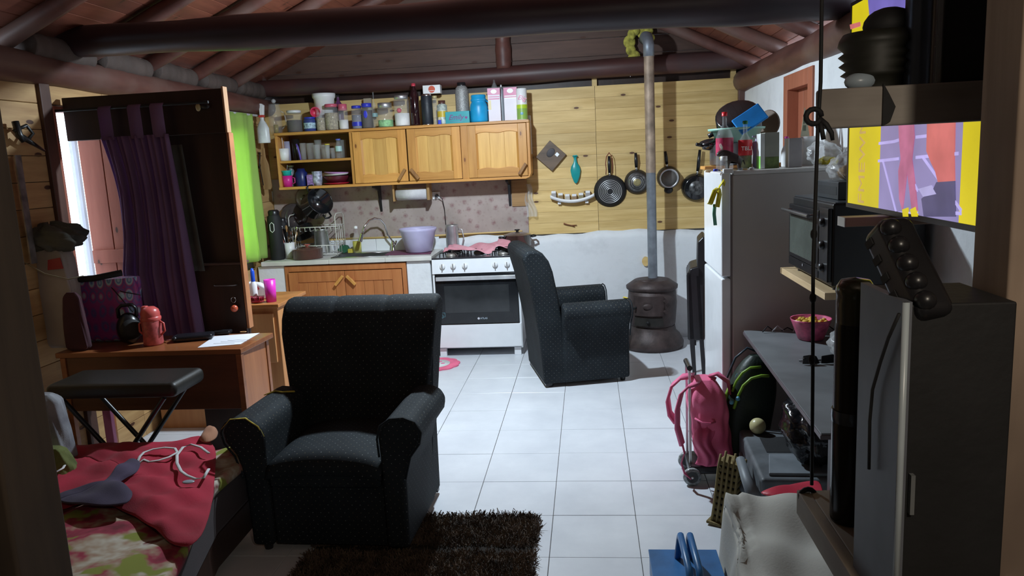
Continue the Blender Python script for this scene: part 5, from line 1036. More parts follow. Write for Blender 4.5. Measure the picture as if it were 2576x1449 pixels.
p = PX(594, 765); t = thing('key_ring', 'orange-red ball charm hanging from a wire ring on the cupboard door', 'keychain', (p.x, Yp - .028, p.z)); MB().ball((0, 0, -.02), .021).build('charm', mat('red_orange_bead', (.5, .09, .04), .3), t); MB().tube([(.014 * math.cos(a), -.0, .03 + .016 * math.sin(a)) for a in [k * PI / 8 for k in range(16)]], .0018, 5, closed=True).build('ring', steel, t)
# plum curtain hung by tabs
t = thing('plum_curtain', 'dark plum tab-top curtain hanging from the closet header', 'curtain')
ytop = zt_ - .13
cx0, cx1 = PX(262, 300).x, PX(432, 300).x
def pf(u, v):
    zt2, zb2 = PX(300, 345).z, .62; z = zt2 + (zb2 - zt2) * v
    a = cx0 + .0 + .06 * math.sin(PI * min(1, v * 1.7)) * (1 - u) - .03 * v + (cx1 - cx0) * u + .10 * v * u
    if v > .35: a += .05 * (1 - u) * (v - .35) * 2
    d = .022 * math.sin(2 * PI * 5 * u + 1.2 * math.sin(2 * v)) * (.5 + v * .7) + .012 * math.sin(2 * PI * 11 * u + v * 3)
    return (a, Yp - .055 + d, z)
MB().grid(pf, 100, 34).build('curtain_cloth', curtp, t, solid=.004)
for pxa in (282, 356, 412): x = PX(pxa, 300).x; MB().ribbon([(x, Yp - .062, PX(300, 352).z), (x, Yp - .068, PX(300, 275).z), (x, Yp - .05, PX(300, 268).z)], (1, 0, 0), .075, .005).build('tab', curtp, t)
MB().cyl((cx0 - .35, Yp - .05, PX(300, 272).z), (cx1 + .25, Yp - .05, PX(300, 272).z), .008).build('curtain_rod', blackm, t)
# grey cloth hanging behind the closet opening
t = thing('hanging_cloth', 'dark grey-green garment hanging inside the closet beside the plum curtain', 'garment'); x0_ = PX(432, 350).x
MB().grid(lambda u, v: (x0_ - .03 + (.10 + .05 * v) * u, Yp - .02 + .010 * math.sin(u * 12), PX(440, 365).z - .72 * v), 20, 20).build('cloth', greycl, t, solid=.004)
# small metal thing on left wall, big wall bundle
t = thing('wall_tool', 'dark metal clamp hanging on the pine wall at the window side', 'tool', P(42, 330, X=XL + .06))
MB().tube([(0, 0, .05), (0.01, .0, -.02), (.02, .02, -.05)], .018, 8).tube([(0, -.02, .0), (.02, .05, .03), (.02, .09, -.01), (.01, .05, -.05)], .010, 7).tube([(.01, .02, -.03), (.02, .16, -.10)], [.016, .006], 7).build('clamp', mat('dark_metal', (.03, .03, .03), .35, .6), t)
t = thing('hand_saw', 'long grey metal blade hanging under the clamp', 'saw', P(45, 400, X=XL + .05)); MB().box(-.004, .004, -.022, .022, -.55, .02).build('blade', mat('rusty_steel', (.22, .20, .19), .45, .6, .5, 12), t)
# ================================================================ small cabinet behind the table
t = thing('small_chest', 'low orange pine chest below the lime curtain', 'chest', (0, 0, 0))
c1_, c2_ = P(630, 757, Z=.84), P(735, 750, Z=.84)
MB().box(-3.0 + .03, c2_.x, 4.72, 5.22, .82, .845).build('chest_top', mat('orange_pine_top', (.42, .17, .05), .35), t, bevel=.004)
MB().box(-3.0 + .05, c2_.x - .02, 4.75, 5.20, 0, .82).build('chest_body', wood('orange_pine', (.45, .18, .06), (.60, .28, .10), 'z', g=12), t, bevel=.004)
MB().box(-2.3, c2_.x - .05, 4.735, 4.75, .45, .78).build('chest_door', wood('orange_pine_light', (.5, .22, .08), (.65, .32, .12), 'z', g=12), t, bevel=.004)
zch = .846
vessel('tumbler', 'tall magenta plastic tumbler on the orange chest', 'cup', 669, 697, 703, 4.82, zch, [('tumbler_body', C(.72, .03, .46), [(0, 0), (.86, 0), (1, 1), (.93, 1), (.82, .04), (0, .04)])])
bl = mat('blue_clear', (.10, .22, .62), .15, var=.05, alpha=.75)
t, w, h = vessel('water_jug', 'large blue water bottle standing behind the closet edge', 'water bottle', 575, 624, 540, 5.02, zch, [('body', bl, [(0, 0), (.95, 0), (1, .02), (1, .25), (.93, .28), (1, .31), (1, .55), (.93, .58), (1, .61), (.98, .82), (.6, .93), (.4, 1), (0, 1)])])
t, w, h = vessel('pump_jar', 'small white jar with a blue cap on the orange chest', 'jar', 634, 650, 675, 4.86, zch, [('body', whitepl, [(0, 0), (.9, 0), (1, .1), (1, .5), (.5, .62)]), ('cap', mat('cap_blue', (.01, .08, .6), .35), [(.62, .60), (.62, .9), (.3, 1), (0, 1)])])
t = thing('bag_of_flour', 'white paper bag with a red mark on the orange chest', 'bag', (P(640, 735, Y=4.9).x, 4.95, zch)); MB().prism([(-.07, 0), (.09, 0), (.08, .075), (.02, .11), (-.06, .12)], -.03, .03).build('paper_bag', mat('white_paper', (.65, .63, .62), .8), t, bevel=.012, seg=3); MB().prism([(0, .06), (.03, .07), (.02, .09), (-.01, .085)], -.032, -.0305).build('red_mark', C(.5, .04, .05), t)
t = thing('cleaning_brush', 'dark red bristly brush lying on the orange chest', 'brush', (P(645, 745, Y=4.78).x, 4.78, zch)); mb = MB(); mb.ball((0, 0, .012), .012, sx=4, sy=2)
for k in range(90): a = random.uniform(-.045, .045); b2 = random.uniform(-.02, .02); mb.tube([(a, b2, .012), (a * 1.15, b2 * 1.3 , .045)], .0022, 4)
mb.build('bristle_head', C(.30, .01, .03), t)
# ================================================================ TABLE ON THE LEFT
TZ = 0.79
ta = thing('wooden_table', 'red-brown wooden table with deep side panels in front of the closet', 'table', (0, 0, 0))
a = P(605, 878, Z=TZ); b2 = P(700, 826, Z=TZ)
tx1 = a.x; ty0 = a.y; ty1 = 4.115; tx0 = XL + .12
MB().prism([(tx0, ty0), (tx1, ty0), (tx1 + .02, ty1), (tx0, ty1)], TZ - .028, TZ, 'xy').build('table_top', tabw, ta, bevel=.004)
tpz = wood('shaded_table_panel', (0.09, 0.030, 0.013), (0.16, 0.055, 0.024), 'x', g=10, rough=.4, cs='obj')  # front faces away from the lamp; its shade is put into this darker wood
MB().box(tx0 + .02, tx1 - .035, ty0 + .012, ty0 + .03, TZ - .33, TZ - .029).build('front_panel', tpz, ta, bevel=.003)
MB().box(tx1 - .028, tx1 - .010, ty0 + .04, ty1 - .02, TZ - .42, TZ - .029).build('end_panel', wood('end_panel_wood', (0.30, 0.10, 0.035), (0.42, 0.16, 0.06), 'z', g=12, rough=.4, cs='obj'), ta, bevel=.003)
for x, y in ((tx1 - .034, ty0 + .004), (tx0 + .02, ty0 + .004), (tx1 - .034, ty1 - .05), (tx0 + .02, ty1 - .05)):
    MB().box(x, x + .03, y, y + .034, 0, TZ - .029).build('leg', tabw, ta, bevel=.003)
tz = TZ + .0012
# printed paper, wallet, dark case, bottle, speaker
t = thing('paper_sheet', 'white handwritten sheet of paper on the near table corner', 'paper', (0, 0, tz))
q = [P(x, y, Z=tz) for x, y in ((497, 875), (605, 866), (653, 838), (540, 846))]
MB().add([(c.x, c.y, 0) for c in q] + [(c.x, c.y, .0012) for c in q], [(3, 2, 1, 0), (4, 5, 6, 7), (0, 1, 5, 4), (1, 2, 6, 5), (2, 3, 7, 6), (3, 0, 4, 7)]).build('sheet', mat('paper_white', (.78, .79, .84), .8, var=.03), t)
for k in range(3):
    u = q[0].lerp(q[1], .25 + .12 * k).lerp(q[3].lerp(q[2], .3 + .1 * k), .25 + .1 * k)
    MB().tube([(u.x + .03 * i, u.y + .004 * math.sin(i * 3 + k), .0018) for i in range(5 + k)], .0007, 4).build('pencil_line', mat('pencil', (.3, .3, .33), .8), t)
p = P(475, 862, Z=tz); t = thing('wallet', 'black leather wallet with a rounded clasp end on the table', 'wallet', (p.x, p.y + .07, tz), .30)
MB().box(-.10, .10, -.045, .05, 0, .034).build('wallet_body', mat('black_leather', (.012, .012, .016), .3, bmp=.5, bscale=90), t, bevel=.014, seg=3); MB().tube([(-.098, -.045, .018), (-.11, 0, .018), (-.098, .048, .018)], .014, 8).build('spine', MATS['black_leather'], t); MB().tube([(-.10, -.03, .02), (-.14, -.01, .012), (-.17, .03, .004)], .004, 5).build('strap', steel, t)
p = P(556, 842, Z=tz); t = thing('sunglasses_case', 'small flat black case behind the paper on the table', 'case', (p.x, p.y + .02, tz), .1); MB().box(-.05, .05, -.03, .03, 0, .022).build('case_body', black, t, bevel=.009, seg=3)
p = P(612, 836, Z=tz); t = thing('hair_tie', 'small pale loop lying near the paper on the table', 'hair tie', (p.x, p.y, tz + .003)); MB().tube([(.018 * math.cos(k * PI / 6), .009 * math.sin(k * PI / 6), 0) for k in range(12)], .0022, 5, closed=True).build('loop', C(.6, .35, .15), t)
p = P(388, 868, Z=tz)
coral = mat('coral_plastic', (.62, .10, .09), .35); 
t, w, h = vessel('sippy_bottle', 'coral pink lidded drinking bottle with side handles on the table', 'bottle', 365, 410, 771, p.y + .02, tz, [('body', mat('coral_clear', (.48, .10, .10), .3, var=.3, nscale=40), [(0, 0), (.93, 0), (1, .04), (.96, .35), (1, .55), (.9, .68)]), ('neck_ring', coral, [(1.0, .64), (1.04, .67), (1.04, .72), (.92, .75)]), ('lid', coral, [(.95, .74), (.97, .82), (.85, .92), (.5, .99), (0, 1)])])
MB().box(-.8 * w, -.2 * w, -.3 * w, .3 * w, h * .90, h * 1.02).build('spout_cap', coral, t, bevel=.008, seg=3)
for s in (-1, 1): MB().tube([(s * .9 * w, 0, .62 * h), (s * 1.35 * w, 0, .55 * h), (s * 1.4 * w, 0, .35 * h), (s * .95 * w, 0, .25 * h)], .006, 8).build('handle', coral, t)
p = P(325, 866, Z=tz)
t = thing('portable_speaker', 'black portable speaker with a loop handle beside the coral bottle', 'speaker', (p.x, p.y + .02, tz), .35)
MB().ball((0, 0, .088), .088, 16, sx=.72, sy=.72).build('shell', black, t); MB().lathe([(.052, 0), (.056, .01), (.03, .018), (0, .018)], (.02, -.05, .09), (.35, -1, .05), 24).build('speaker_grille', blackm, t)
MB().tube([(-.045, 0, .15), (-.045, 0, .20), (-.025, 0, .218), (.03, 0, .218), (.048, 0, .195), (.045, 0, .15)], .010, 8, flat=1.6).build('handle', black, t)
# patterned bag, small maroon bag, sack with grey cloth
def sack(name, label, cat, loc, w, d, h, m, seed, top=.8, rz=0, lean=0.0, pn='sack_body', pinch=.25):
    t = thing(name, label, cat, loc, rz); r = random.Random(seed); ph = [r.uniform(0, 6) for _ in range(6)]
    def f(u, v):
        a = 2 * PI * u; k = 1 + .035 * math.sin(3 * a + ph[0] + 3 * v) + .03 * math.sin(7 * a + ph[1] + 6 * v) + .02 * math.sin(11 * a + ph[2] + 12 * v)
        c, s = math.cos(a), math.sin(a); e = .55
        x = abs(c) ** e * (1 if c > 0 else -1); y = abs(s) ** e * (1 if s > 0 else -1)
        if v < .06: q = .55 + .45 * (v / .06) ** .5
        elif v > .88: q = top * (1 - pinch * ((v - .88) / .12) ** 2)
        else: q = 1 + (top - 1) * ((v - .06) / .82) ** 1.5
        return (x * w * q * k + lean * v * h, y * d * q * k * (1 - .5 * max(0, v - .6)), h * v)
    mb = MB().grid(f, 56, 30); mb.add([f(i / 56, 1) for i in range(56)], [tuple(range(56))], True); mb.add([f(i / 56, 0) for i in range(56)], [tuple(range(56))[::-1]], True)
    mb.build(pn, m, t); return t
p0 = P(155, 870, Z=tz); p1 = P(360, 868, Z=tz); Yb = 4.03
bx0, bx1 = xat(150, Yb, 1.0), xat(356, Yb, 1.0)
t = sack('patterned_tote', 'magenta and blue diamond-patterned fabric bag with black straps on the table', 'bag', ((bx0 + bx1) / 2, Yb, tz), (bx1 - bx0) / 2 * .93, .07, P(250, 700, Y=Yb).z - tz, paisley, 5, top=1.02, pinch=.02)
hh = P(250, 700, Y=Yb).z - tz
MB().tube([(-.10, -.08, hh * .98), (-.06, -.10, hh * 1.03), (.05, -.10, hh * 1.04), (.20, -.07, hh * 1.10)], .010, 7, flat=1.8).build('strap', blackm, t)
MB().tube([(-.02, -.02, hh), (.10, -.05, hh * .92), (.20, -.10, hh * .70), (.26, -.11, hh * .5)], .003, 5).tube([(.0, -.02, hh), (.18, -.06, hh * .8), (.30, -.08, hh * .75)], .003, 5).build('dark_cord', blackm, t)
p = P(193, 870, Z=tz); xx = xat(193, 3.80, .9)
t = sack('maroon_pouch', 'small dark maroon pouch standing in front of the patterned bag', 'bag', (xx, 3.80, tz), .065, .028, P(193, 735, Y=3.80).z - tz, cloth('maroon_cloth', (.035, .010, .018), (.07, .02, .03)), 8, top=.75, pinch=.5)
Ys = 3.90; xx = xat(148, Ys, 1.1)
t = sack('flour_sack', 'big off-white sack with red print beneath the dark grey cloth', 'sack', (xx - .04, Ys, tz), .155, .065, P(120, 625, Y=Ys).z - tz, cloth('sack_white', (.30, .26, .24), (.40, .36, .33), 3, .6), 9, top=.95)
hz_ = P(120, 625, Y=Ys).z - tz
MB().prism([(.06, 0), (.13, .01), (.14, -.05), (.05, -.055)], -.075, -.070, M=rotm((0.0, .0, hz_ * .90))).build('red_print', C(.30, .02, .03), t); MB().box(-.10, -.05, -.075, -.070, hz_ * .35, hz_ * .62).build('red_print', C(.22, .03, .03), t)
u = crumple('grey_cloth', 'dark grey cloth bundled over the top of the white sack', 'cloth', (xx + .0, Ys, tz + hz_ - .02), .20, .10, .075, greycl, 44)
MB().tube([(-.2, -.14, .03), (-.05, -.15, -.04), (.05, -.15, -.10), (.17, -.14, -.135), (.25, -.13, -.12)], .003, 5).build('loose_cord', mat('tan_cord', (.2, .17, .11), .8), u)
# folding stool with a padded top, in front of the table
xa, xb = xat(168, 3.45, .62), xat(485, 3.45, .62); zz1 = P(330, 952, Y=3.40).z
t = thing('folding_stool', 'dark padded folding bench under the table edge with crossed legs', 'stool', (0, 0, 0))
MB().box(xa, xb, 3.30, 3.60, zz1 - .075, zz1).build('padded_seat', mat('dark_vinyl', (.014, .012, .009), .5, bmp=.2), t, bevel=.03, seg=4)
for y in (3.34, 3.56):
    MB().cyl((xa + .06, y, 0), (xb - .08, y, zz1 - .08), .012).build('leg', black, t); MB().cyl((xb - .08, y, 0), (xa + .06, y, zz1 - .08), .012).build('leg', black, t)
p = P(270, 1045, Y=3.95); t = thing('pink_slit_piece', 'narrow pink upright piece standing under the table', 'stand_in', (p.x, 3.95, 0)); MB().box(-.03, .02, 0, .03, 0, p.z + .06).build('slit_piece_body', C(.75, .25, .5), t, bevel=.004)  # plain pink piece standing in for a narrow pink slit
# ================================================================ BED
BZ = .40
be = thing('bed', 'low bed with a covered mattress in the near left corner', 'bed', (0, 0, 0))
MB().prism([(-2.92, 1.35), (-1.22, 1.35), (-1.585, 2.85), (-1.60, 3.28), (-2.92, 3.28)], .20, BZ, 'xy').build('mattress', cloth('mattress_ticking', (.02, .012, .014), (.035, .02, .022)), be, bevel=.03, seg=3)
MB().prism([(-2.90, 1.37), (-1.24, 1.37), (-1.60, 2.85), (-1.61, 3.26), (-2.90, 3.26)], .06, .20, 'xy').build('bed_frame', darkw, be, bevel=.005)
for x in (-2.86, -1.80):
    for y in (1.42, 3.10): MB().box(x, x + .05, y, y + .05, 0, .06).build('leg', darkw, be)
t = thing('printed_blanket', 'dark red blanket printed with cream and olive flowers on the bed', 'blanket')
def bl_(u, v):
    y = 1.30 + 2.02 * v; s_ = u * (1.375 + max(0, 2.85 - y) * .25); wd = 1.315 + .008 * math.sin(y * 6) + max(0, 2.85 - y) * .25
    if s_ < wd: x = -2.92 + s_; z = BZ + .012
    else: q = s_ - wd; x = -2.92 + wd + .03 * math.sin(min(q / .04, 1) * PI / 2); z = BZ + .012 - max(0, q - .02)
    z += .012 * math.sin(x * 9 + y * 5) + .008 * math.sin(x * 23 - y * 11)
    if v > .97: z -= .04
    return (x, y, max(.05, z + .012))
MB().grid(bl_, 90, 90).build('blanket_cloth', blanketm, t, solid=.008)
def spread(name, label, cat, pts, z0, m, seed, amp=.012, h=.02):
    """a crumpled cloth lying flat: polar grid bounded by a world outline"""
    t = thing(name, label, cat); r = random.Random(seed); m0 = len(pts); res = []
    for i in range(m0):
        p0, p1, p2, p3 = (Vector(pts[(i + k) % m0]) for k in (-1, 0, 1, 2))
        for q in (0, .25, .5, .75): res.append(tuple(.5 * ((2 * p1) + (p2 - p0) * q + (2 * p0 - 5 * p1 + 4 * p2 - p3) * q * q + (3 * p1 - p0 - 3 * p2 + p3) * q ** 3)))
    pts = res; n = len(pts); cx_ = sum(p[0] for p in pts) / n; cy_ = sum(p[1] for p in pts) / n; ph = [r.uniform(0, 6) for _ in range(5)]
    def f(u, v):
        k = u * n; i = int(k) % n; q = k - int(k); a0 = pts[i]; a1 = pts[(i + 1) % n]; q = q
        X = cx_ + (a0[0] + (a1[0] - a0[0]) * q - cx_) * v; Y = cy_ + (a0[1] + (a1[1] - a0[1]) * q - cy_) * v
        z = z0 + h * (1 - v ** 4) + amp * (math.sin(X * 13 + Y * 9 + ph[0]) + .7 * math.sin(X * 29 - Y * 17 + ph[1]) + .5 * math.sin(Y * 47 + X * 21 + ph[2])) * (.3 + .7 * (1 - v ** 6)) 
        return (X, Y, z)
    MB().grid(f, 96, 26).build('cloth', m, t, solid=.004); return t
ZB = BZ + .045
pw = lambda *pts: [(P(x, y, Z=ZB).x, P(x, y, Z=ZB).y) for x, y in pts]
spread('red_jersey', 'crumpled bright red jersey covering the far half of the bed', 'shirt', pw((100, 1125), (240, 1118), (400, 1112), (500, 1100), (540, 1130), (540, 1200), (530, 1280), (495, 1360), (440, 1370), (370, 1320), (240, 1260), (100, 1280)), ZB, red_cl, 4, .012, .03)
j = [o for o in COL.objects if o.get('label', '').startswith('crumpled bright red jersey')][0]
trim_m = cloth('white_knit_trim', (.5, .5, .5), (.62, .62, .62), 20)
def trim(px_pts, r, nm='neck_trim', z=.045, closed=False):
    pts = [P(x, y, Z=ZB + z) for x, y in px_pts]
    tag(MB().tube(pts, r, 8, flat=.5, closed=closed).build(nm, trim_m, j), 'white striped knit trim')
trim([(345, 1163), (352, 1148), (362, 1138), (385, 1130), (415, 1126), (440, 1128), (446, 1138), (425, 1150), (400, 1158), (375, 1162), (362, 1156), (350, 1164)], .0065)
trim([(525, 1140), (505, 1125), (480, 1118), (460, 1125), (445, 1145), (445, 1165), (455, 1185), (470, 1196), (492, 1205), (512, 1202), (525, 1180)], .007)
trim([(145, 1148), (160, 1152), (166, 1165), (158, 1178), (140, 1188)], .006)
tag(MB().ball(P(474, 1212, Z=ZB + .04), .026, 8, sx=1, sy=.7, sz=.2).build('badge', C(.3, .32, .36), j), 'small grey badge under the collar')
spread('plum_garment', 'dark plum-grey garment lying across the red jersey', 'garment', pw((150, 1285), (170, 1262), (240, 1255), (285, 1225), (330, 1180), (355, 1190), (345, 1215), (300, 1245), (335, 1265), (320, 1295), (240, 1300)), ZB + .045, purple_cl, 7, .008, .015)
spread('brown_cloth', 'small orange-brown cloth corner at the far edge of the bed by the armchair', 'cloth', pw((505, 1120), (528, 1088), (548, 1100), (545, 1118), (520, 1130)), ZB + .03, cloth('orange_brown_cloth', (.25, .10, .05), (.38, .18, .10)), 3, .008, .02)
t = sack('cushion', 'grey-blue patterned cushion at the left head of the bed', 'cushion', (xat(108, 3.12, .6), 3.10, BZ + .03), .13, .07, .33, cloth('grey_blue_cloth', (.14, .14, .16), (.26, .27, .29), 8), 14, top=.8, pn='cushion_cover', lean=.05, pinch=.4)
t = sack('green_cloth_bundle', 'olive green cloth bundle beneath the grey cushion', 'cloth', (xat(140, 2.98, .45), 2.96, BZ + .03), .10, .06, .13, cloth('olive_cloth', (.07, .09, .02), (.14, .16, .04), 8), 15, top=.7, pn='bundle')
# ================================================================ RUG
x1_ = P(1350, 1380, Z=.03).x; rx0_, ry0_, ry1_ = -1.30, 2.30, 3.44
t = thing('shag_rug', 'dark brown shaggy rug beside the near armchair', 'rug', (0, 0, 0))
MB().box(rx0_ + .02, x1_ - .02, ry0_ + .02, ry1_ - .02, .0008, .010).build('rug_backing', mat('rug_base', (.012, .008, .005), 1.0), t)
rr = random.Random(9); V = []; Fc = []
for _ in range(30000):
    x = rr.uniform(rx0_, x1_); y = rr.uniform(ry0_, ry1_)
    dx = max(0, x - (x1_ - .07)); dy = max(0, y - (ry1_ - .07))
    if dx * dx + dy * dy > .07 * .07: continue
    band = abs(y - 3.10 - .01 * math.sin(x * 20)) < .022
    if band: continue
    hh_ = rr.uniform(.016, .034); a = rr.uniform(0, 2 * PI); lx, ly = rr.gauss(0, .012), rr.gauss(0, .012); k = len(V); s_ = .0035
    V += [(x + s_ * math.cos(a), y + s_ * math.sin(a), .006), (x - s_ * math.cos(a), y - s_ * math.sin(a), .006), (x + lx + s_ * .6 * math.cos(a + 1), y + ly + s_ * .6 * math.sin(a + 1), hh_), (x + lx - s_ * .6 * math.cos(a + 1), y + ly, hh_ * .93)]
    Fc.append((k, k + 1, k + 3, k + 2))
me = bpy.data.meshes.new('pile'); me.from_pydata(V, [], Fc); me.materials.append(rugm); o = bpy.data.objects.new('pile', me); COL.objects.link(o); o.parent = t; o['kind'] = 'stuff'
# ================================================================ RIGHT SIDE: GREY TABLE AND WHAT IS ON AND UNDER IT
RZ = .75
gt = thing('grey_table', 'grey-topped table with thin dark edge along the right wall', 'table', (0, 0, 0))
g0 = P(1870, 830, Z=RZ); g1 = P(2066, 1090, Z=RZ)
MB().prism([(g1.x, g1.y), (XR - .03, g1.y), (XR - .03, 4.04), (g0.x + .0, 4.04)], RZ - .006, RZ, 'xy').build('table_top', mat('dusty_grey_top', (.17, .18, .19), .42, var=.2, nscale=5), gt)
MB().prism([(g1.x - .004, g1.y - .004), (XR - .03, g1.y - .004), (XR - .03, 4.045), (g0.x - .004, 4.045)], RZ - .022, RZ - .0065, 'xy').build('edge_band', mat('pinkish_edge', (.11, .09, .10), .4), gt, bevel=.002)
for x, y in ((g1.x + .05, g1.y + .06), (XR - .09, g1.y + .06), (g0.x + .05, 3.95), (XR - .09, 3.95)): MB().box(x, x + .03, y, y + .03, 0, RZ - .023).build('leg', black, gt)
gz = RZ + .001
p = P(2040, 850, Z=gz)
t, w, h = vessel('snack_bowl', 'pink bowl of yellow corn puffs on the grey table', 'bowl', 1988, 2091, 800, 3.82, gz, [('bowl_body', mat('pink_bowl', (.58, .10, .20), .35, var=.5, nscale=26), [(0, 0), (.55, 0), (.62, .03), (.96, .9), (1.0, 1), (.93, .98), (.58, .1), (0, .1)])], n=32)
pf_ = mat('corn_puff', (.65, .42, .06), .8); rr = random.Random(5); mb = MB()
for k in range(60): a = rr.uniform(0, 6.28); q = rr.uniform(0, .75) * w; mb.ball((q * math.cos(a), q * math.sin(a), h * .72 + rr.uniform(0, .018)), .011, 5, sx=rr.uniform(.8, 1.5))
o = mb.build('corn_puffs', pf_, t); o['kind'] = 'stuff'
p = P(2085, 880, Z=gz); t = crumple('plastic_bag', 'crumpled clear and silver plastic bag beside the pink bowl', 'plastic bag', (p.x + .06, 3.42, gz), .10, .13, .07, filmm, 12)
t = crumple('snack_wrapper', 'dark glossy snack wrapper in front of the clear bag on the grey table', 'wrapper', (P(2092, 905, Z=gz).x + .02, 3.24, gz), .06, .09, .04, bagfilm, 13)
p = P(2060, 915, Z=gz)
t = thing('sunglasses', 'dark folded sunglasses lying on the grey table', 'sunglasses', (p.x, p.y, gz), .1)
MB().prism([(-.075, .003), (-.07, .038), (-.03, .042), (-.012, .034), (-.006, .02), (.0, .002), (-.03, -.0)], -.012, -.006, M=rotm((0, 0, .0), -.2, 0, 0)).build('lens', black, t, bevel=.002); MB().prism([(.006, .002), (.010, .034), (.06, .040), (.075, .03), (.07, .003), (.03, 0)], -.012, -.006, M=rotm((0, 0, 0), -.2, 0, 0)).build('lens', black, t, bevel=.002)
MB().tube([(-.07, -.01, .03), (.0, .03, .006), (.10, .05, .005)], .0035, 6).build('temple', black, t); MB().tube([(.075, -.01, .03), (.03, .035, .006), (-.07, .045, .005)], .0035, 6).build('temple', black, t)
t = thing('loose_wires', 'tangle of small glass and wire bits along the back edge of the grey table', 'wires', (0, 0, gz)); rr = random.Random(3)
for k in range(7): x = g0.x + .08 + .05 * k; MB().tube([(x, 3.98 + rr.uniform(-.02, .02), .006), (x + .03, 3.99, .02 + rr.uniform(0, .02)), (x + .06, 3.98, .006)], .0035, 5).build('wire', filmm if k % 2 else blackm, t)
# pink wheeled backpack
t = thing('wheeled_backpack', 'pink wheeled school backpack standing on the tiles beside the fridge', 'backpack', (0, 0, 0))
Ybp = 3.90
def bpk(u, v):
    a = 2 * PI * u; c, s = math.cos(a), math.sin(a); e = .6; z = .10 + .44 * v
    x = abs(c) ** e * (1 if c > 0 else -1); y = abs(s) ** e * (1 if s > 0 else -1); q = (1 if v < .75 else 1 - .55 * ((v - .75) / .25) ** 2) * (.88 if v < .04 else 1)
    k = 1 + .04 * math.sin(5 * a + 6 * v) + .03 * math.sin(9 * a - 11 * v) + .02 * math.sin(25 * v + 3 * a)
    return (.585 + .045 * (.5 - v) + x * .095 * q * k + .03 * max(0, .3 - v), Ybp + y * .13 * q * k, z)
mb = MB().grid(bpk, 64, 36); mb.add([bpk(i / 64, 1) for i in range(64)], [tuple(range(64))], True); mb.add([bpk(i / 64, 0) for i in range(64)], [tuple(range(64))[::-1]], True)
mb.build('main_body', bagpink, t)
def pk(u, v):
    z = .12 + .24 * v; a = PI * u
    return (.50 + .10 * u + .012 * math.sin(v * 9), Ybp - .125 - .045 * math.sin(a) * (math.sin(PI * min(1, v * 1.1 + .12)) ** .5) - .006 * math.sin(15 * u + 8 * v), z)
MB().grid(pk, 30, 20).build('side_pocket', cloth('deep_pink_nylon', (.50, .06, .15), (.64, .10, .22), 4, .6), t, solid=.004)
MB().tube([(.50, Ybp - .13, .365), (.53, Ybp - .168, .355), (.57, Ybp - .17, .35), (.60, Ybp - .13, .345)], .005, 6).build('pocket_hem', bagpink, t)
def pq(px, py, Y): q_ = P(px, py, Y=Y); return (q_.x, q_.y, q_.z)
MB().ribbon([pq(1745, 945, 3.93), pq(1715, 948, 3.90), pq(1690, 970, 3.86), pq(1680, 1005, 3.83), pq(1685, 1040, 3.83), pq(1700, 1060, 3.84)], (.35, 1, .2), .055, .012).build('shoulder_strap', bagpink, t)
MB().ribbon([pq(1760, 965, 3.80), pq(1735, 970, 3.76), pq(1714, 990, 3.73), pq(1704, 1030, 3.71), pq(1704, 1075, 3.71), pq(1716, 1118, 3.73)], (.5, 1, .1), .05, .012).build('shoulder_strap', bagpink, t)
MB().ribbon([pq(1716, 1115, 3.73), pq(1722, 1140, 3.73), pq(1714, 1165, 3.74), pq(1722, 1190, 3.76), pq(1740, 1205, 3.78)], (.4, 1, 0), .02, .004).build('strap_webbing', bagpink, t)
MB().ribbon([pq(1800, 955, 3.88), pq(1785, 945, 3.88), pq(1805, 940, 3.88), pq(1832, 960, 3.90), pq(1838, 990, 3.92)], (.3, 1, 0), .045, .012).build('grab_handle', bagpink, t)
for y in (3.84, 3.97): MB().box(.478, .490, y - .008, y + .008, .09, .62).build('trolley_rail', alu, t)
MB().cyl((.484, 3.83, .61), (.484, 3.98, .61), .014).build('trolley_grip', black, t)
MB().box(.47, .68, 3.79, 4.01, .055, .10).build('wheel_chassis', black, t, bevel=.01)
for y in (3.785, 4.005):
    wl_ = MB().lathe([(.02, -.012), (.045, -.012), (.047, 0), (.045, .012), (.02, .012)], (.485, y, .047), (0, 1, 0), 24).build('wheel', mat('clear_wheel', (.30, .33, .33), .25, var=.5, nscale=90), t)
    MB().lathe([(.030, -.013), (.030, -.0125)], (.485, y, .047), (0, 1, 0), 20).build('hub', black, wl_); MB().ball((.485, y - .014, .047), .007, 6).build('axle_cap', whitepl, wl_)
# dark green backpack under the table
dg = mat('dark_green_nylon', (.010, .020, .014), .5, bmp=.3, bscale=90); lime = C(.22, .38, .04)
t = thing('green_backpack', 'black-green school backpack with lime piping under the grey table', 'backpack', (.79, 3.95, .0))
def gb(u, v):
    a = 2 * PI * u; c, s = math.cos(a), math.sin(a); x = abs(c) ** .7 * (1 if c > 0 else -1); y = abs(s) ** .7 * (1 if s > 0 else -1); z = .02 + .62 * v
    q = 1 if v < .6 else math.sqrt(max(0.02, 1 - ((v - .6) / .42) ** 2)); q *= .9 if v < .03 else 1
    return (x * .125 * q - .045 + .10 * v, y * .09 * q, z)
mb = MB().grid(gb, 60, 34); mb.add([gb(i / 60, 0) for i in range(60)], [tuple(range(60))[::-1]], True); mb.add([gb(i / 60, 1) for i in range(60)], [tuple(range(60))], True); mb.build('main_body', dg, t)
def arcpx(pts, Y0, r, m, nm='piping'):
    tag(MB().tube([(lambda q_: (q_.x - .79, q_.y - 3.95, q_.z))(P(x, y, Y=Y0 + .38)) for x, y in pts], r, 7).build(nm, m, t))
arcpx([(1842, 985), (1852, 960), (1868, 938), (1888, 925), (1915, 923)], 3.50, .0065, lime); arcpx([(1846, 1028), (1856, 998), (1870, 970), (1890, 952), (1915, 945), (1935, 946)], 3.46, .0075, lime)
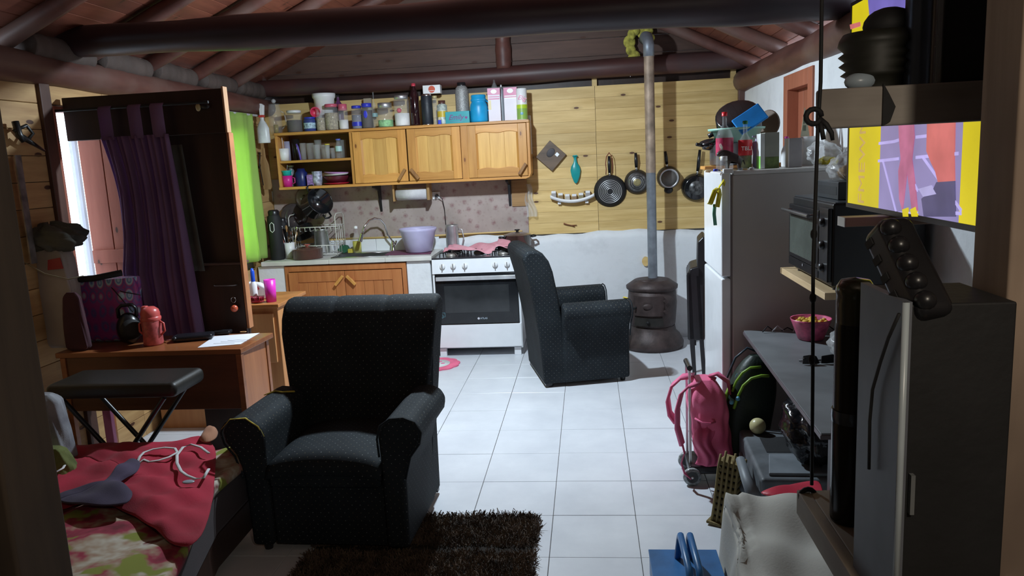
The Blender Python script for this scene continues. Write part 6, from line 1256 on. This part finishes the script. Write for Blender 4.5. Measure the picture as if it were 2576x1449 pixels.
arcpx([(1838, 990), (1852, 945), (1872, 918), (1900, 905)], 3.54, .004, C(.05, .16, .20)); arcpx([(1815, 1042), (1820, 1015), (1830, 990), (1838, 970)], 3.55, .012, lime, 'side_band'); arcpx([(1825, 960), (1850, 900), (1880, 875), (1905, 885)], 3.60, .006, C(.03, .05, .07)); arcpx([(1812, 1065), (1808, 1082)], 3.54, .02, blackm, 'side_pocket')
for px, py in ((1840, 1012), (1856, 1003)): q_ = P(px, py, Y=3.82); MB().ball((q_.x - .79, q_.y - 3.95, q_.z), .012, 8).build('zip_pull', C(.12, .38, .55), t)
# black tool case, ball, black sack
cs = mat('dusty_case_plastic', (.10, .11, .12), .55, var=.3, bmp=.15); csl = mat('case_light', (.17, .19, .21), .5)
c_a = P(1852, 1092, Z=.33); c_b = P(1895, 1205, Z=.33)
t = thing('tool_case', 'dusty black plastic tool case with a recessed grip under the grey table', 'case', (.70, 3.20, 0), -.04)
MB().box(.0, .42, .0, .62, 0, .15).build('case_bottom', cs, t, bevel=.015, seg=3); MB().box(.0, .42, .0, .62, .155, .29).build('case_lid', cs, t, bevel=.02, seg=3)
MB().tube([(.02, .12, .16), (-.05, .14, .18), (-.055, .30, .18), (-.05, .46, .18), (.02, .48, .16)], .017, 8).build('case_handle', csl, t)
MB().box(.08, .24, .30, .50, .2905, .2925).build('lid_recess', blackm, t); MB().prism([(.04, .03), (.38, .03), (.38, .10), (.22, .25), (.08, .25)], .2905, .305, 'xy').build('lid_ridge', csl, t, bevel=.004)
for y in (.10, .50): MB().box(-.012, .004, y - .03, y + .03, .10, .20).build('latch', csl, t, bevel=.003)
t = thing('pale_ball', 'small pale yellow ball resting on the tool case', 'ball', (P(1906, 1060, Y=3.62).x + .0, 3.50, .335)); MB().ball((0, 0, 0), .04, 16).build('ball_body', mat('cream_ball', (.55, .50, .26), .35), t); 
t.location = (P(1906, 1060, Y=3.74).x, 3.74, .292 + .04)
t = crumple('rubbish_bag', 'shiny black plastic sack heaped on the tool case under the grey table', 'plastic bag', (.99, 3.42, .295), .15, .22, .15, bagfilm, 21)
# long pale handle bar lying on the floor against the case
t = thing('floor_lamp_tube', 'grey-blue plastic tube lying along the near edge of the tool case', 'tube', (0, 0, 0)); MB().tube([pq(1862, 1155, 3.28), pq(1878, 1205, 3.18), pq(1898, 1252, 3.08)], [.020, .024, .032], 10).build('tube_body', csl, t)
# woven straw panel
t = thing('woven_basket', 'narrow brown woven straw mat standing beside the tool case', 'basket', (.560, 3.35, 0), rot=(math.radians(-4), math.radians(6), -.5))
strm = wood('straw', (.12, .085, .03), (.30, .23, .09), 'z', g=40, rough=.85, cs='obj')
MB().box(-.045, .045, .0, .10, .0, .30).build('basket_core', blackm, t)
for k in range(10): z = .012 + k * .030; MB().box(-.052, .05, -.010, .104, z, z + .022).build('woven_band', strm, t, bevel=.006)
for k in range(5): x = -.045 + k * .022; MB().tube([(x, -.012, 0), (x + .003, -.016, .12), (x, -.014, .28), (x + .002, -.008, .335 + .02 * (k % 2))], .006, 6).build('upright_stake', strm, t)
MB().box(-.065, .06, -.03, .11, -.0, .014).build('base_strip', strm, t, bevel=.004)
# blanket heap and red cloth
t = thing('beige_blanket', 'beige fleece blanket heaped at the lower right, on a box', 'blanket', (0, 0, 0))
def hb(u, v):
    y = 2.00 + .86 * v; L_ = .95 * u; edge = .40 - .03 * math.sin(v * 5); 
    xt = .50 + .06 * (1 - v) * 0 - .05 * (1 - v)
    if L_ < edge: z = L_ + .005; x = xt - .035 * math.sin(L_ / edge * PI / 2) * 0 - .05 * (1 - L_ / edge) + .012 * math.sin(y * 14 + z * 9)
    else: x = xt + (L_ - edge); z = edge + .02 * math.sin(u * 9)
    q = max(0, v - .86) / .14
    z -= q * q * .30 * (z / .45); z += .014 * math.sin(x * 13 + y * 21) + .009 * math.sin(x * 31 - y * 12)
    if L_ > edge * .85 and L_ < edge * 1.1: z -= .015
    return (x, y - .02 * math.sin(u * 8), max(.006, z))
MB().grid(hb, 70, 60).build('blanket_cloth', beige_cl, t, solid=.012)
spread('red_cloth', 'strip of red cloth behind the beige blanket', 'cloth', [(P(x, y, Z=.36).x, P(x, y, Z=.36).y) for x, y in ((1915, 1250), (1950, 1238), (2015, 1222), (2060, 1222), (2060, 1260), (1960, 1262))], .375, C(.55, .04, .07), 2, .006, .012)
# blue cantilever toolbox
t = thing('blue_toolbox', 'blue metal toolbox with two arched tube handles at the bottom edge', 'toolbox', (0, 0, 0))
bluem = mat('blue_enamel', (.022, .13, .33), .38, var=.25, bmp=.1)
q0 = P(1633, 1385, Z=.20); q1 = P(1800, 1385, Z=.20); yb0 = q0.y - .44
hw_ = (q1.x - q0.x) / 2; bxm = (q0.x + q1.x) / 2
MB().box(q0.x, q1.x, yb0, q0.y, 0, .10).build('lower_tray', bluem, t, bevel=.006); 
for s in (-1, 1):
    MB().box(bxm + (s * .004 if s > 0 else -hw_), bxm + (hw_ if s > 0 else -.004), yb0, q0.y, .103, .196).build('upper_tray', bluem, t, bevel=.006)
    MB().box(bxm + (.004 if s > 0 else -hw_ - .003), bxm + (hw_ + .003 if s > 0 else -.004), yb0 - .003, q0.y + .003, .197, .204).build('tray_lid', bluem, t, bevel=.002)
    x = bxm + s * .017
    MB().tube([(x + s * .008, q0.y - .06, .20), (x, q0.y - .075, .29), (x, q0.y - .10, .315), (x, q0.y - .34, .315), (x, q0.y - .365, .29), (x + s * .008, q0.y - .38, .20)], .0125, 10).build('handle_tube', bluem, t)
# ================================================================ OVEN ON ITS SHELF
s0 = P(1963, 670, X=.95); s1 = P(2075, 740, X=.95)
sz = (s0.z + s1.z) / 2
t = thing('oven_shelf', 'pale pine shelf board on the right wall carrying the small oven', 'shelf', (0, 0, 0))
MB().box(.95, XR - .012, s1.y, s0.y, sz - .03, sz).build('shelf_board', shelfw, t, bevel=.002)
for y in (s1.y + .08, s0.y - .10): MB().prism([(XR - .015, sz - .031), (1.04, sz - .031), (XR - .015, sz - .22)], y, y + .02).build('bracket', black, t)
o0, o1 = s1.y + .03, 3.84; oz = sz + .016; oh = .345; ox = .985
t = thing('countertop_oven', 'black countertop oven with a glass door and bar handle on the pine shelf', 'oven', (0, 0, 0))
MB().box(ox, XR - .03, o0, o1, oz, oz + oh).build('oven_shell', mat('oven_black', (.016, .016, .017), .38), t, bevel=.01, seg=3)
MB().box(ox + .01, XR - .035, o0 + .005, o1 - .005, oz + oh, oz + oh + .004).build('top_plate', mat('oven_top_grey', (.10, .11, .12), .3, .4), t)
dn = MB().box(ox - .02, ox - .001, o0 + .13, o1 - .01, oz + .06, oz + oh - .035).build('oven_door', black, t, bevel=.004)
MB().box(ox - .023, ox - .0205, o0 + .16, o1 - .04, oz + .08, oz + oh - .085).build('door_glass', mat('oven_pane', (.10, .115, .10), .18, var=.15), dn)
MB().cyl((ox - .055, o0 + .15, oz + oh - .06), (ox - .055, o1 - .03, oz + oh - .06), .009).build('door_handle', steel, dn)
for y in (o0 + .18, o1 - .06): MB().cyl((ox - .055, y, oz + oh - .06), (ox - .018, y, oz + oh - .06), .006).build('handle_post', steel, dn)
MB().box(ox - .018, ox - .001, o0 + .005, o0 + .125, oz + .02, oz + oh - .02).build('control_panel', black, t, bevel=.003)
for k in range(3): MB().lathe([(.02, 0), (.017, .016), (0, .017)], (ox - .018, o0 + .065, oz + .075 + k * .095), (-1, 0, 0), 16).build('knob', black, t)
MB().lathe([(.006, 0), (.006, .001)], (ox - .021, (o0 + o1) / 2 + .05, oz + .045), (-1, 0, 0), 12).build('logo_dot', C(.4, .4, .42), t); MB().box(ox - .019, ox - .002, o0 + .13, o1 - .01, oz + .02, oz + .058).build('door_sill', black, t)
for x in (ox + .03, XR - .07):
    for y in (o0 + .04, o1 - .04): MB().cyl((x, y, sz + .0005), (x, y, oz), .014).build('foot', black, t)
p = P(2110, 470, X=1.10)
t = thing('set_top_box', 'small black box device standing on the countertop oven', 'electronics', (1.04, o0 + .12, oz + oh + .005)); MB().box(0, .22, 0, .30, 0, .075).build('device_case', mat('dark_grey_case', (.04, .045, .05), .45), t, bevel=.004); MB().box(-.001, 0, .02, .28, .02, .055).build('front_strip', blackm, t)
t = crumple('bread_bag', 'clear plastic bag of bread on top of the black box device', 'plastic bag', (1.13, o0 + .27, oz + oh + .081), .085, .12, .055, filmm, 31); u = crumple('bread_roll', 'pale bread roll inside the clear bag over the oven', 'bread', (1.13, o0 + .25, oz + oh + .084), .05, .07, .03, mat('bread_crust', (.42, .27, .13), .8), 32)
# ================================================================ TELEVISION
TX = .95; ya, yb2 = 1.80, 2.95; tz0, tz1 = P(2155, 525, X=TX).z - .0, P(2122, 20, X=TX).z
tv = thing('television', 'large flat television showing a court scene between yellow banners', 'television', (TX, 0, 0))
MB().box(.002, .045, ya, yb2, tz0 + .0, tz1).build('bezel', black, tv, bevel=.004)
MB().box(-.003, .001, ya, ya + .012, tz0, tz1).box(-.003, .001, yb2 - .012, yb2, tz0, tz1).box(-.003, .001, ya + .012, yb2 - .012, tz0, tz0 + .016).box(-.003, .001, ya + .012, yb2 - .012, tz1 - .012, tz1).build('bezel_lip', black, tv)
def em(name, col, s=1.0, tex=None):
    if name in MATS: return MATS[name]
    m, nt, b = nodes_of(name); b.inputs['Base Color'].default_value = (0, 0, 0, 1); b.inputs['Roughness'].default_value = .3
    c = ramp(nt, noise(nt, coords(nt, 'obj'), tex or 5, 3), [(.35, tuple(x * .75 for x in col)), (.65, col)]); L(nt, c, b.inputs['Emission Color']); b.inputs['Emission Strength'].default_value = s; return m
SC = MB().box(-.0005, .0015, ya + .012, yb2 - .012, tz0 + .016, tz1 - .012).build('screen', em('screen_court', (.29, .25, .50), 1.0, 3), tv)
def yp(px): # depth of a pixel column on the screen plane
    return P(px, 400, X=TX).y
def slab(y0, y1, z0, z1, m, lay=1, nm='screen_graphic', skew=0.0):
    MB().add([(-.0006 * lay - .0004, y0, z0), (-.0006 * lay - .0004, y1, z0), (-.0006 * lay - .0004, y1 + skew, z1), (-.0006 * lay - .0004, y0 + skew, z1), (-.0004, y0, z0), (-.0004, y1, z0), (-.0004, y1 + skew, z1), (-.0004, y0 + skew, z1)], [(0, 3, 2, 1), (0, 1, 5, 4), (1, 2, 6, 5), (2, 3, 7, 6), (3, 0, 4, 7)]).build(nm, m, SC)
yel = em('screen_yellow', (.75, .62, .01), 1.0, 2); zlo, zhi = tz0 + .016, tz1 - .012
slab(yp(2214), yb2 - .012, zlo, zhi, yel, 1, 'yellow_banner'); slab(ya + .012, yp(2420), zlo, zhi, yel, 1, 'yellow_banner')
peach = em('screen_peach', (.62, .42, .12), 1.0)
yc = (yp(2214) + yb2) / 2
tt = text('lettering', 'FMEWM', peach, SC, (-.0024, yc, P(2200, 420, X=TX).z + .02), size=.085)
tt.rotation_euler = (Matrix(((0, 0, -1), (0, 1, 0), (1, 0, 0)))).to_euler()
lav = em('screen_line', (.55, .48, .95), 1.0)
def yz(px, py): q_ = P(px, py, X=TX); return q_.y, q_.z
def line(pts, r=.0045, m=None):
    mb = MB()
    for (a_, b_) in zip(pts[:-1], pts[1:]):
        y0, z0 = yz(*a_); y1, z1 = yz(*b_); d_ = Vector((y1 - y0, z1 - z0)); n_ = Vector((-d_.y, d_.x)).normalized() * r
        c_ = [(y0 + n_.x, z0 + n_.y), (y1 + n_.x, z1 + n_.y), (y1 - n_.x, z1 - n_.y), (y0 - n_.x, z0 - n_.y)]
        mb.add([(-.0022, y, z) for y, z in c_] + [(-.0005, y, z) for y, z in c_], [(0, 1, 2, 3), (0, 4, 5, 1), (1, 5, 6, 2), (2, 6, 7, 3), (3, 7, 4, 0)])
    mb.build('court_line', m or lav, SC)
line([(2212, 361), (2250, 356), (2262, 352)]); line([(2210, 405), (2262, 399)]); line([(2222, 405), (2255, 533)]); line([(2305, 396), (2345, 392)]); line([(2323, 396), (2360, 448), (2420, 530)]); line([(2275, 410), (2310, 480)]); line([(2245, 536), (2310, 537)]); line([(2400, 536), (2420, 537)]); line([(2403, 387), (2412, 386)]); line([(2305, 345), (2340, 341)]); line([(2238, 20), (2245, 40)])
pinkp = em('screen_pink', (.52, .16, .30), 1.0, 12); red_ = em('screen_red', (.66, .17, .17), 1.0, 8); dk = em('screen_dark', (.10, .09, .20), 1.0, 8)
def poly(pts, m, nm='player_figure', off=.0030):
    c_ = [yz(*p_) for p_ in pts]; n_ = len(c_)
    MB().add([(-off, y, z) for y, z in c_] + [(-.0005, y, z) for y, z in c_], [tuple(range(n_))] + [(i, i + n_, (i + 1) % n_ + n_, (i + 1) % n_) for i in range(n_)]).build(nm, m, SC)
poly([(2262, 300), (2300, 300), (2302, 345), (2296, 400), (2300, 430), (2306, 480), (2310, 530), (2296, 532), (2290, 480), (2284, 430), (2276, 500), (2272, 530), (2264, 500), (2262, 430), (2268, 400), (2264, 350)], pinkp)
poly([(2335, 300), (2405, 300), (2403, 400), (2404, 455), (2362, 458), (2355, 430), (2345, 410), (2333, 380)], red_, 'player_shirt', .0032)
poly([(2358, 458), (2404, 455), (2406, 545), (2326, 545), (2320, 500), (2350, 475)], dk, 'player_shadow', .0028); poly([(2313, 475), (2345, 466), (2358, 488), (2325, 495)], em('screen_white', (.50, .46, .80), 1), 'pale_panel', .0034)
poly([(2272, 527), (2286, 522), (2288, 545), (2274, 545)], yel, 'yellow_shoe', .0034); poly([(2292, 527), (2306, 520), (2312, 545), (2296, 545)], yel, 'yellow_shoe', .0034)
poly([(2185, 0), (2300, -60), (2330, -60), (2330, 60), (2190, 58)], em('screen_violet', (.20, .16, .55), 1, 6), 'violet_backdrop', .0020)
poly([(2140, 62), (2165, 55), (2166, 66), (2142, 74)], red_, 'banner_mark', .0034); 
MB().prism([(.045, tz0 + .15), (.16, tz0 + .2), (.16, tz1 - .2), (.045, tz1 - .15)], ya + .3, yb2 - .3).build('rear_housing', black, tv)
MB().box(.16, XR - TX - .015, (ya + yb2) / 2 - .06, (ya + yb2) / 2 + .06, (tz0 + tz1) / 2 - .06, (tz0 + tz1) / 2 + .06).build('wall_mount', black, tv)
t = thing('television_ledge', 'pale-edged narrow board under the television', 'shelf', (0, 0, 0)); pz = P(2122, 545, Y=2.55)
MB().box(pz.x, XR - .012, 2.53, 2.60, pz.z - .032, min(pz.z, tz0 - .002)).build('ledge_board', wood('pinkish_board', (.20, .12, .08), (.30, .19, .13), 'x', cs='obj'), t, bevel=.002); MB().box(pz.x - .003, pz.x - .0005, 2.53, 2.60, pz.z - .032, min(pz.z, tz0 - .002)).build('pale_end', C(.5, .48, .45), t)
# ================================================================ HANGING SHELF IN THE DOORWAY
rp = P(2065, 300, Y=1.35); RXp = .385
t = thing('shelf_rope', 'dark thin rope hanging from above and tied round both doorway shelves', 'rope', (0, 0, 0))
MB().tube([(RXp + .004, 1.36, 2.5), (RXp - .001, 1.335, 1.80), (RXp - .006, 1.328, 1.73), (RXp - .008, 1.335, 1.5), (RXp - .004, 1.34, 1.30), (RXp - .004, 1.335, 1.10)], .0032, 7).build('rope_strand', blackm, t)
for z, n_ in ((1.745, 'knot'), (1.085, 'knot')):
    mb = MB(); mb.tube([(RXp - .014 + .013 * math.cos(a * .5), 1.328 - .006 * math.sin(a * .25), z + .012 * math.sin(a * .5)) for a in range(13)], .0045, 8)
    mb.tube([(RXp - .004, 1.33, z - .004), (RXp + .006, 1.324, z - .014), (RXp + .014, 1.322, z - .028), (RXp + .016, 1.322, z - .04)], [.005, .0045, .004, .003], 8).tube([(RXp - .004, 1.33, z - .004), (RXp - .002, 1.322, z - .02), (RXp + .001, 1.32, z - .038)], .0038, 8).build(n_, blackm, t)
for z in (1.55, 1.44, 1.33): MB().ball((RXp - .007, 1.337, z), .006, 6, sz=1.6).build('rope_knot', blackm, t)
u0 = P(2065, 225, Y=1.35); u1 = P(2455, 340, Y=1.35)
t = thing('upper_doorway_shelf', 'rough grey board of the upper hanging shelf in the doorway', 'shelf', (0, 0, 0))
zb_, zt3 = P(2065, 325, Y=1.35).z, P(2065, 225, Y=1.35).z
MB().box(RXp + .002, PXR + .19, 1.345, 1.375, zb_, zt3).build('front_board', greyw, t, bevel=.004)
MB().prism([(.0, 0), (.012, .006), (.02, .03), (.01, .05), (0, .068)], 1.340, 1.346, M=rotm((RXp + .10, 0, zb_))).build('bark_strip', blackm, t)
MB().box(RXp + .05, PXR + .20, 1.376, 1.50, zt3 - .022, zt3 - .002).build('shelf_plank', darkw, t)
uz = zt3 - .001
def up(px, Y): return xat(px, Y, 1.85)
t = thing('ribbed_cap_stack', 'dark stack of ribbed caps on the upper doorway shelf', 'cap stack', (up(2205, 1.46), 1.46, uz)); rr = .062
MB().lathe([(rr * .72, 0), (rr * .76, .024), (rr * .95, .030), (rr * .8, .037), (rr * 1.0, .046), (rr * .84, .053), (rr * 1.02, .062), (rr * .86, .069), (rr * 1.04, .080), (rr * 1.0, .090), (rr * .9, .10), (0, .105)], n=28).build('ribbed_body', mat('olive_black', (.016, .016, .011), .55), t)
MB().ball((.020, 0, .112), .040, 10, sx=1.1, sz=.75).build('crest', blackm, t); MB().ball((-.036, -.03, .016), .020, 8, sx=1.4, sz=.8).build('pale_foot', mat('pale_blue_film', (.35, .42, .48), .3), t)
t = thing('steel_tube', 'blue-grey metal tube standing on the upper doorway shelf', 'tube', (up(2308, 1.42), 1.42, uz)); MB().cyl((0, 0, 0), (0, 0, .40), .021, n=20).build('tube_body', mat('gunmetal', (.12, .15, .20), .3, .6), t)
t = thing('thin_rod', 'thin pale metal rod beside the blue-grey tube', 'rod', (up(2345, 1.41), 1.41, uz)); MB().cyl((0, 0, 0), (.004, 0, .40), .005, n=10).build('rod_body', mat('dull_rod', (.3, .27, .26), .4, .6), t)
t = thing('black_case', 'large black upright case at the end of the upper doorway shelf', 'case', (up(2362, 1.44), 1.42, uz)); MB().box(0, .14, 0, .14, 0, .40).build('case_body', blackm, t, bevel=.01)
# lower shelf
kn_ = P(2035, 1235, Y=1.33); lz = kn_.z
t = thing('lower_doorway_shelf', 'worn plywood lower shelf of the doorway rack', 'shelf', (0, 0, 0))
MB().box(RXp - .01, PXR + .20, .98 + .085, 1.335, lz - .016, lz).build('shelf_plank', paleply, t, bevel=.003)
MB().box(RXp - .03, RXp - .0095, .70, 1.335, lz - .045, lz + .0005).build('side_batten', paleply, t, bevel=.002)
MB().box(RXp - .01, PXR - .002, .70, 1.064, lz - .016, lz).build('shelf_plank', paleply, t, bevel=.003)
ez = lz + .0008
t, w, h = vessel('black_flask', 'tall black metal flask standing on the lower doorway shelf', 'flask', 2088, 2185, 697, 1.22, ez, [('body', mat('black_gloss_metal', (.012, .014, .012), .22, .3), [(0, 0), (.95, 0), (1, .01), (1, .42), (.94, .44), (.94, .80), (.88, .83)]), ('ring', mat('ring_metal', (.10, .12, .14), .2, .8), [(1.02, .42), (1.05, .445), (1.02, .47)]), ('cap', mat('olive_cap', (.03, .032, .015), .25, coat=.6), [(.90, .82), (.92, .9), (.9, .93), (.95, .945), (.9, .965), (.7, .99), (0, 1)])])
TWX = xat(2258, .93, 1.3)
t = thing('computer_tower', 'dark computer tower with a grey side and pale front edge on the lower shelf', 'computer', (0, 0, ez)); th_ = P(2290, 760, Y=.93).z - ez
MB().box(TWX, TWX + .010, .93, 1.075, 0, th_).build('side_panel', mat('grey_side', (.13, .14, .165), .5), t); MB().box(TWX + .0105, PXR - .006, .935, 1.075, 0, th_ - .004).build('tower_case', blackm, t, bevel=.003)
MB().tube([(TWX + .002, .928, .0), (TWX + .002, .928, th_)], .0042, 8).build('front_edge', mat('pale_edge', (.42, .48, .52), .3), t)
q_ = P(2292, 1192, Y=.932); q2_ = P(2286, 1290, Y=.932); MB().box(q_.x - .002, q_.x + .003, .926, .934, q2_.z - ez, q_.z - ez).build('drive_slot', mat('slot_metal', (.35, .37, .38), .3, .6), t)
t = thing('power_strip', 'black multi-socket strip with round knobs lying tilted on the computer tower', 'power strip', (0, 0, 0))
A_ = P(2238, 590, Y=1.02); B_ = P(2330, 785, Y=.95)
d_ = (B_ - A_); L3 = d_.length; q_ = d_.to_track_quat('X', 'Z').to_matrix().to_4x4(); q_.translation = A_
o = MB().box(-.014, L3 + .014, -.024, .024, -.026, .026).build('strip_body', black, t, bevel=.014, seg=4); o.matrix_local = q_
for k in range(5):
    e_ = MB().ball((L3 * (.04 + .23 * k), -.013, .022), .0125, 10).build('round_knob', black, t); e_.matrix_local = q_
    e_ = MB().box(L3 * (.04 + .23 * k) - .005, L3 * (.04 + .23 * k) + .005, -.0255, -.0235, -.018, -.004).build('socket_slot', blackm, t); e_.matrix_local = q_
pc_ = [P(a_, b_, X=TWX - .006) for a_, b_ in ((2262, 790), (2235, 850), (2215, 910), (2195, 980), (2188, 1060), (2186, 1180))]
MB().tube(pc_, .0022, 7).build('cable', blackm, t)
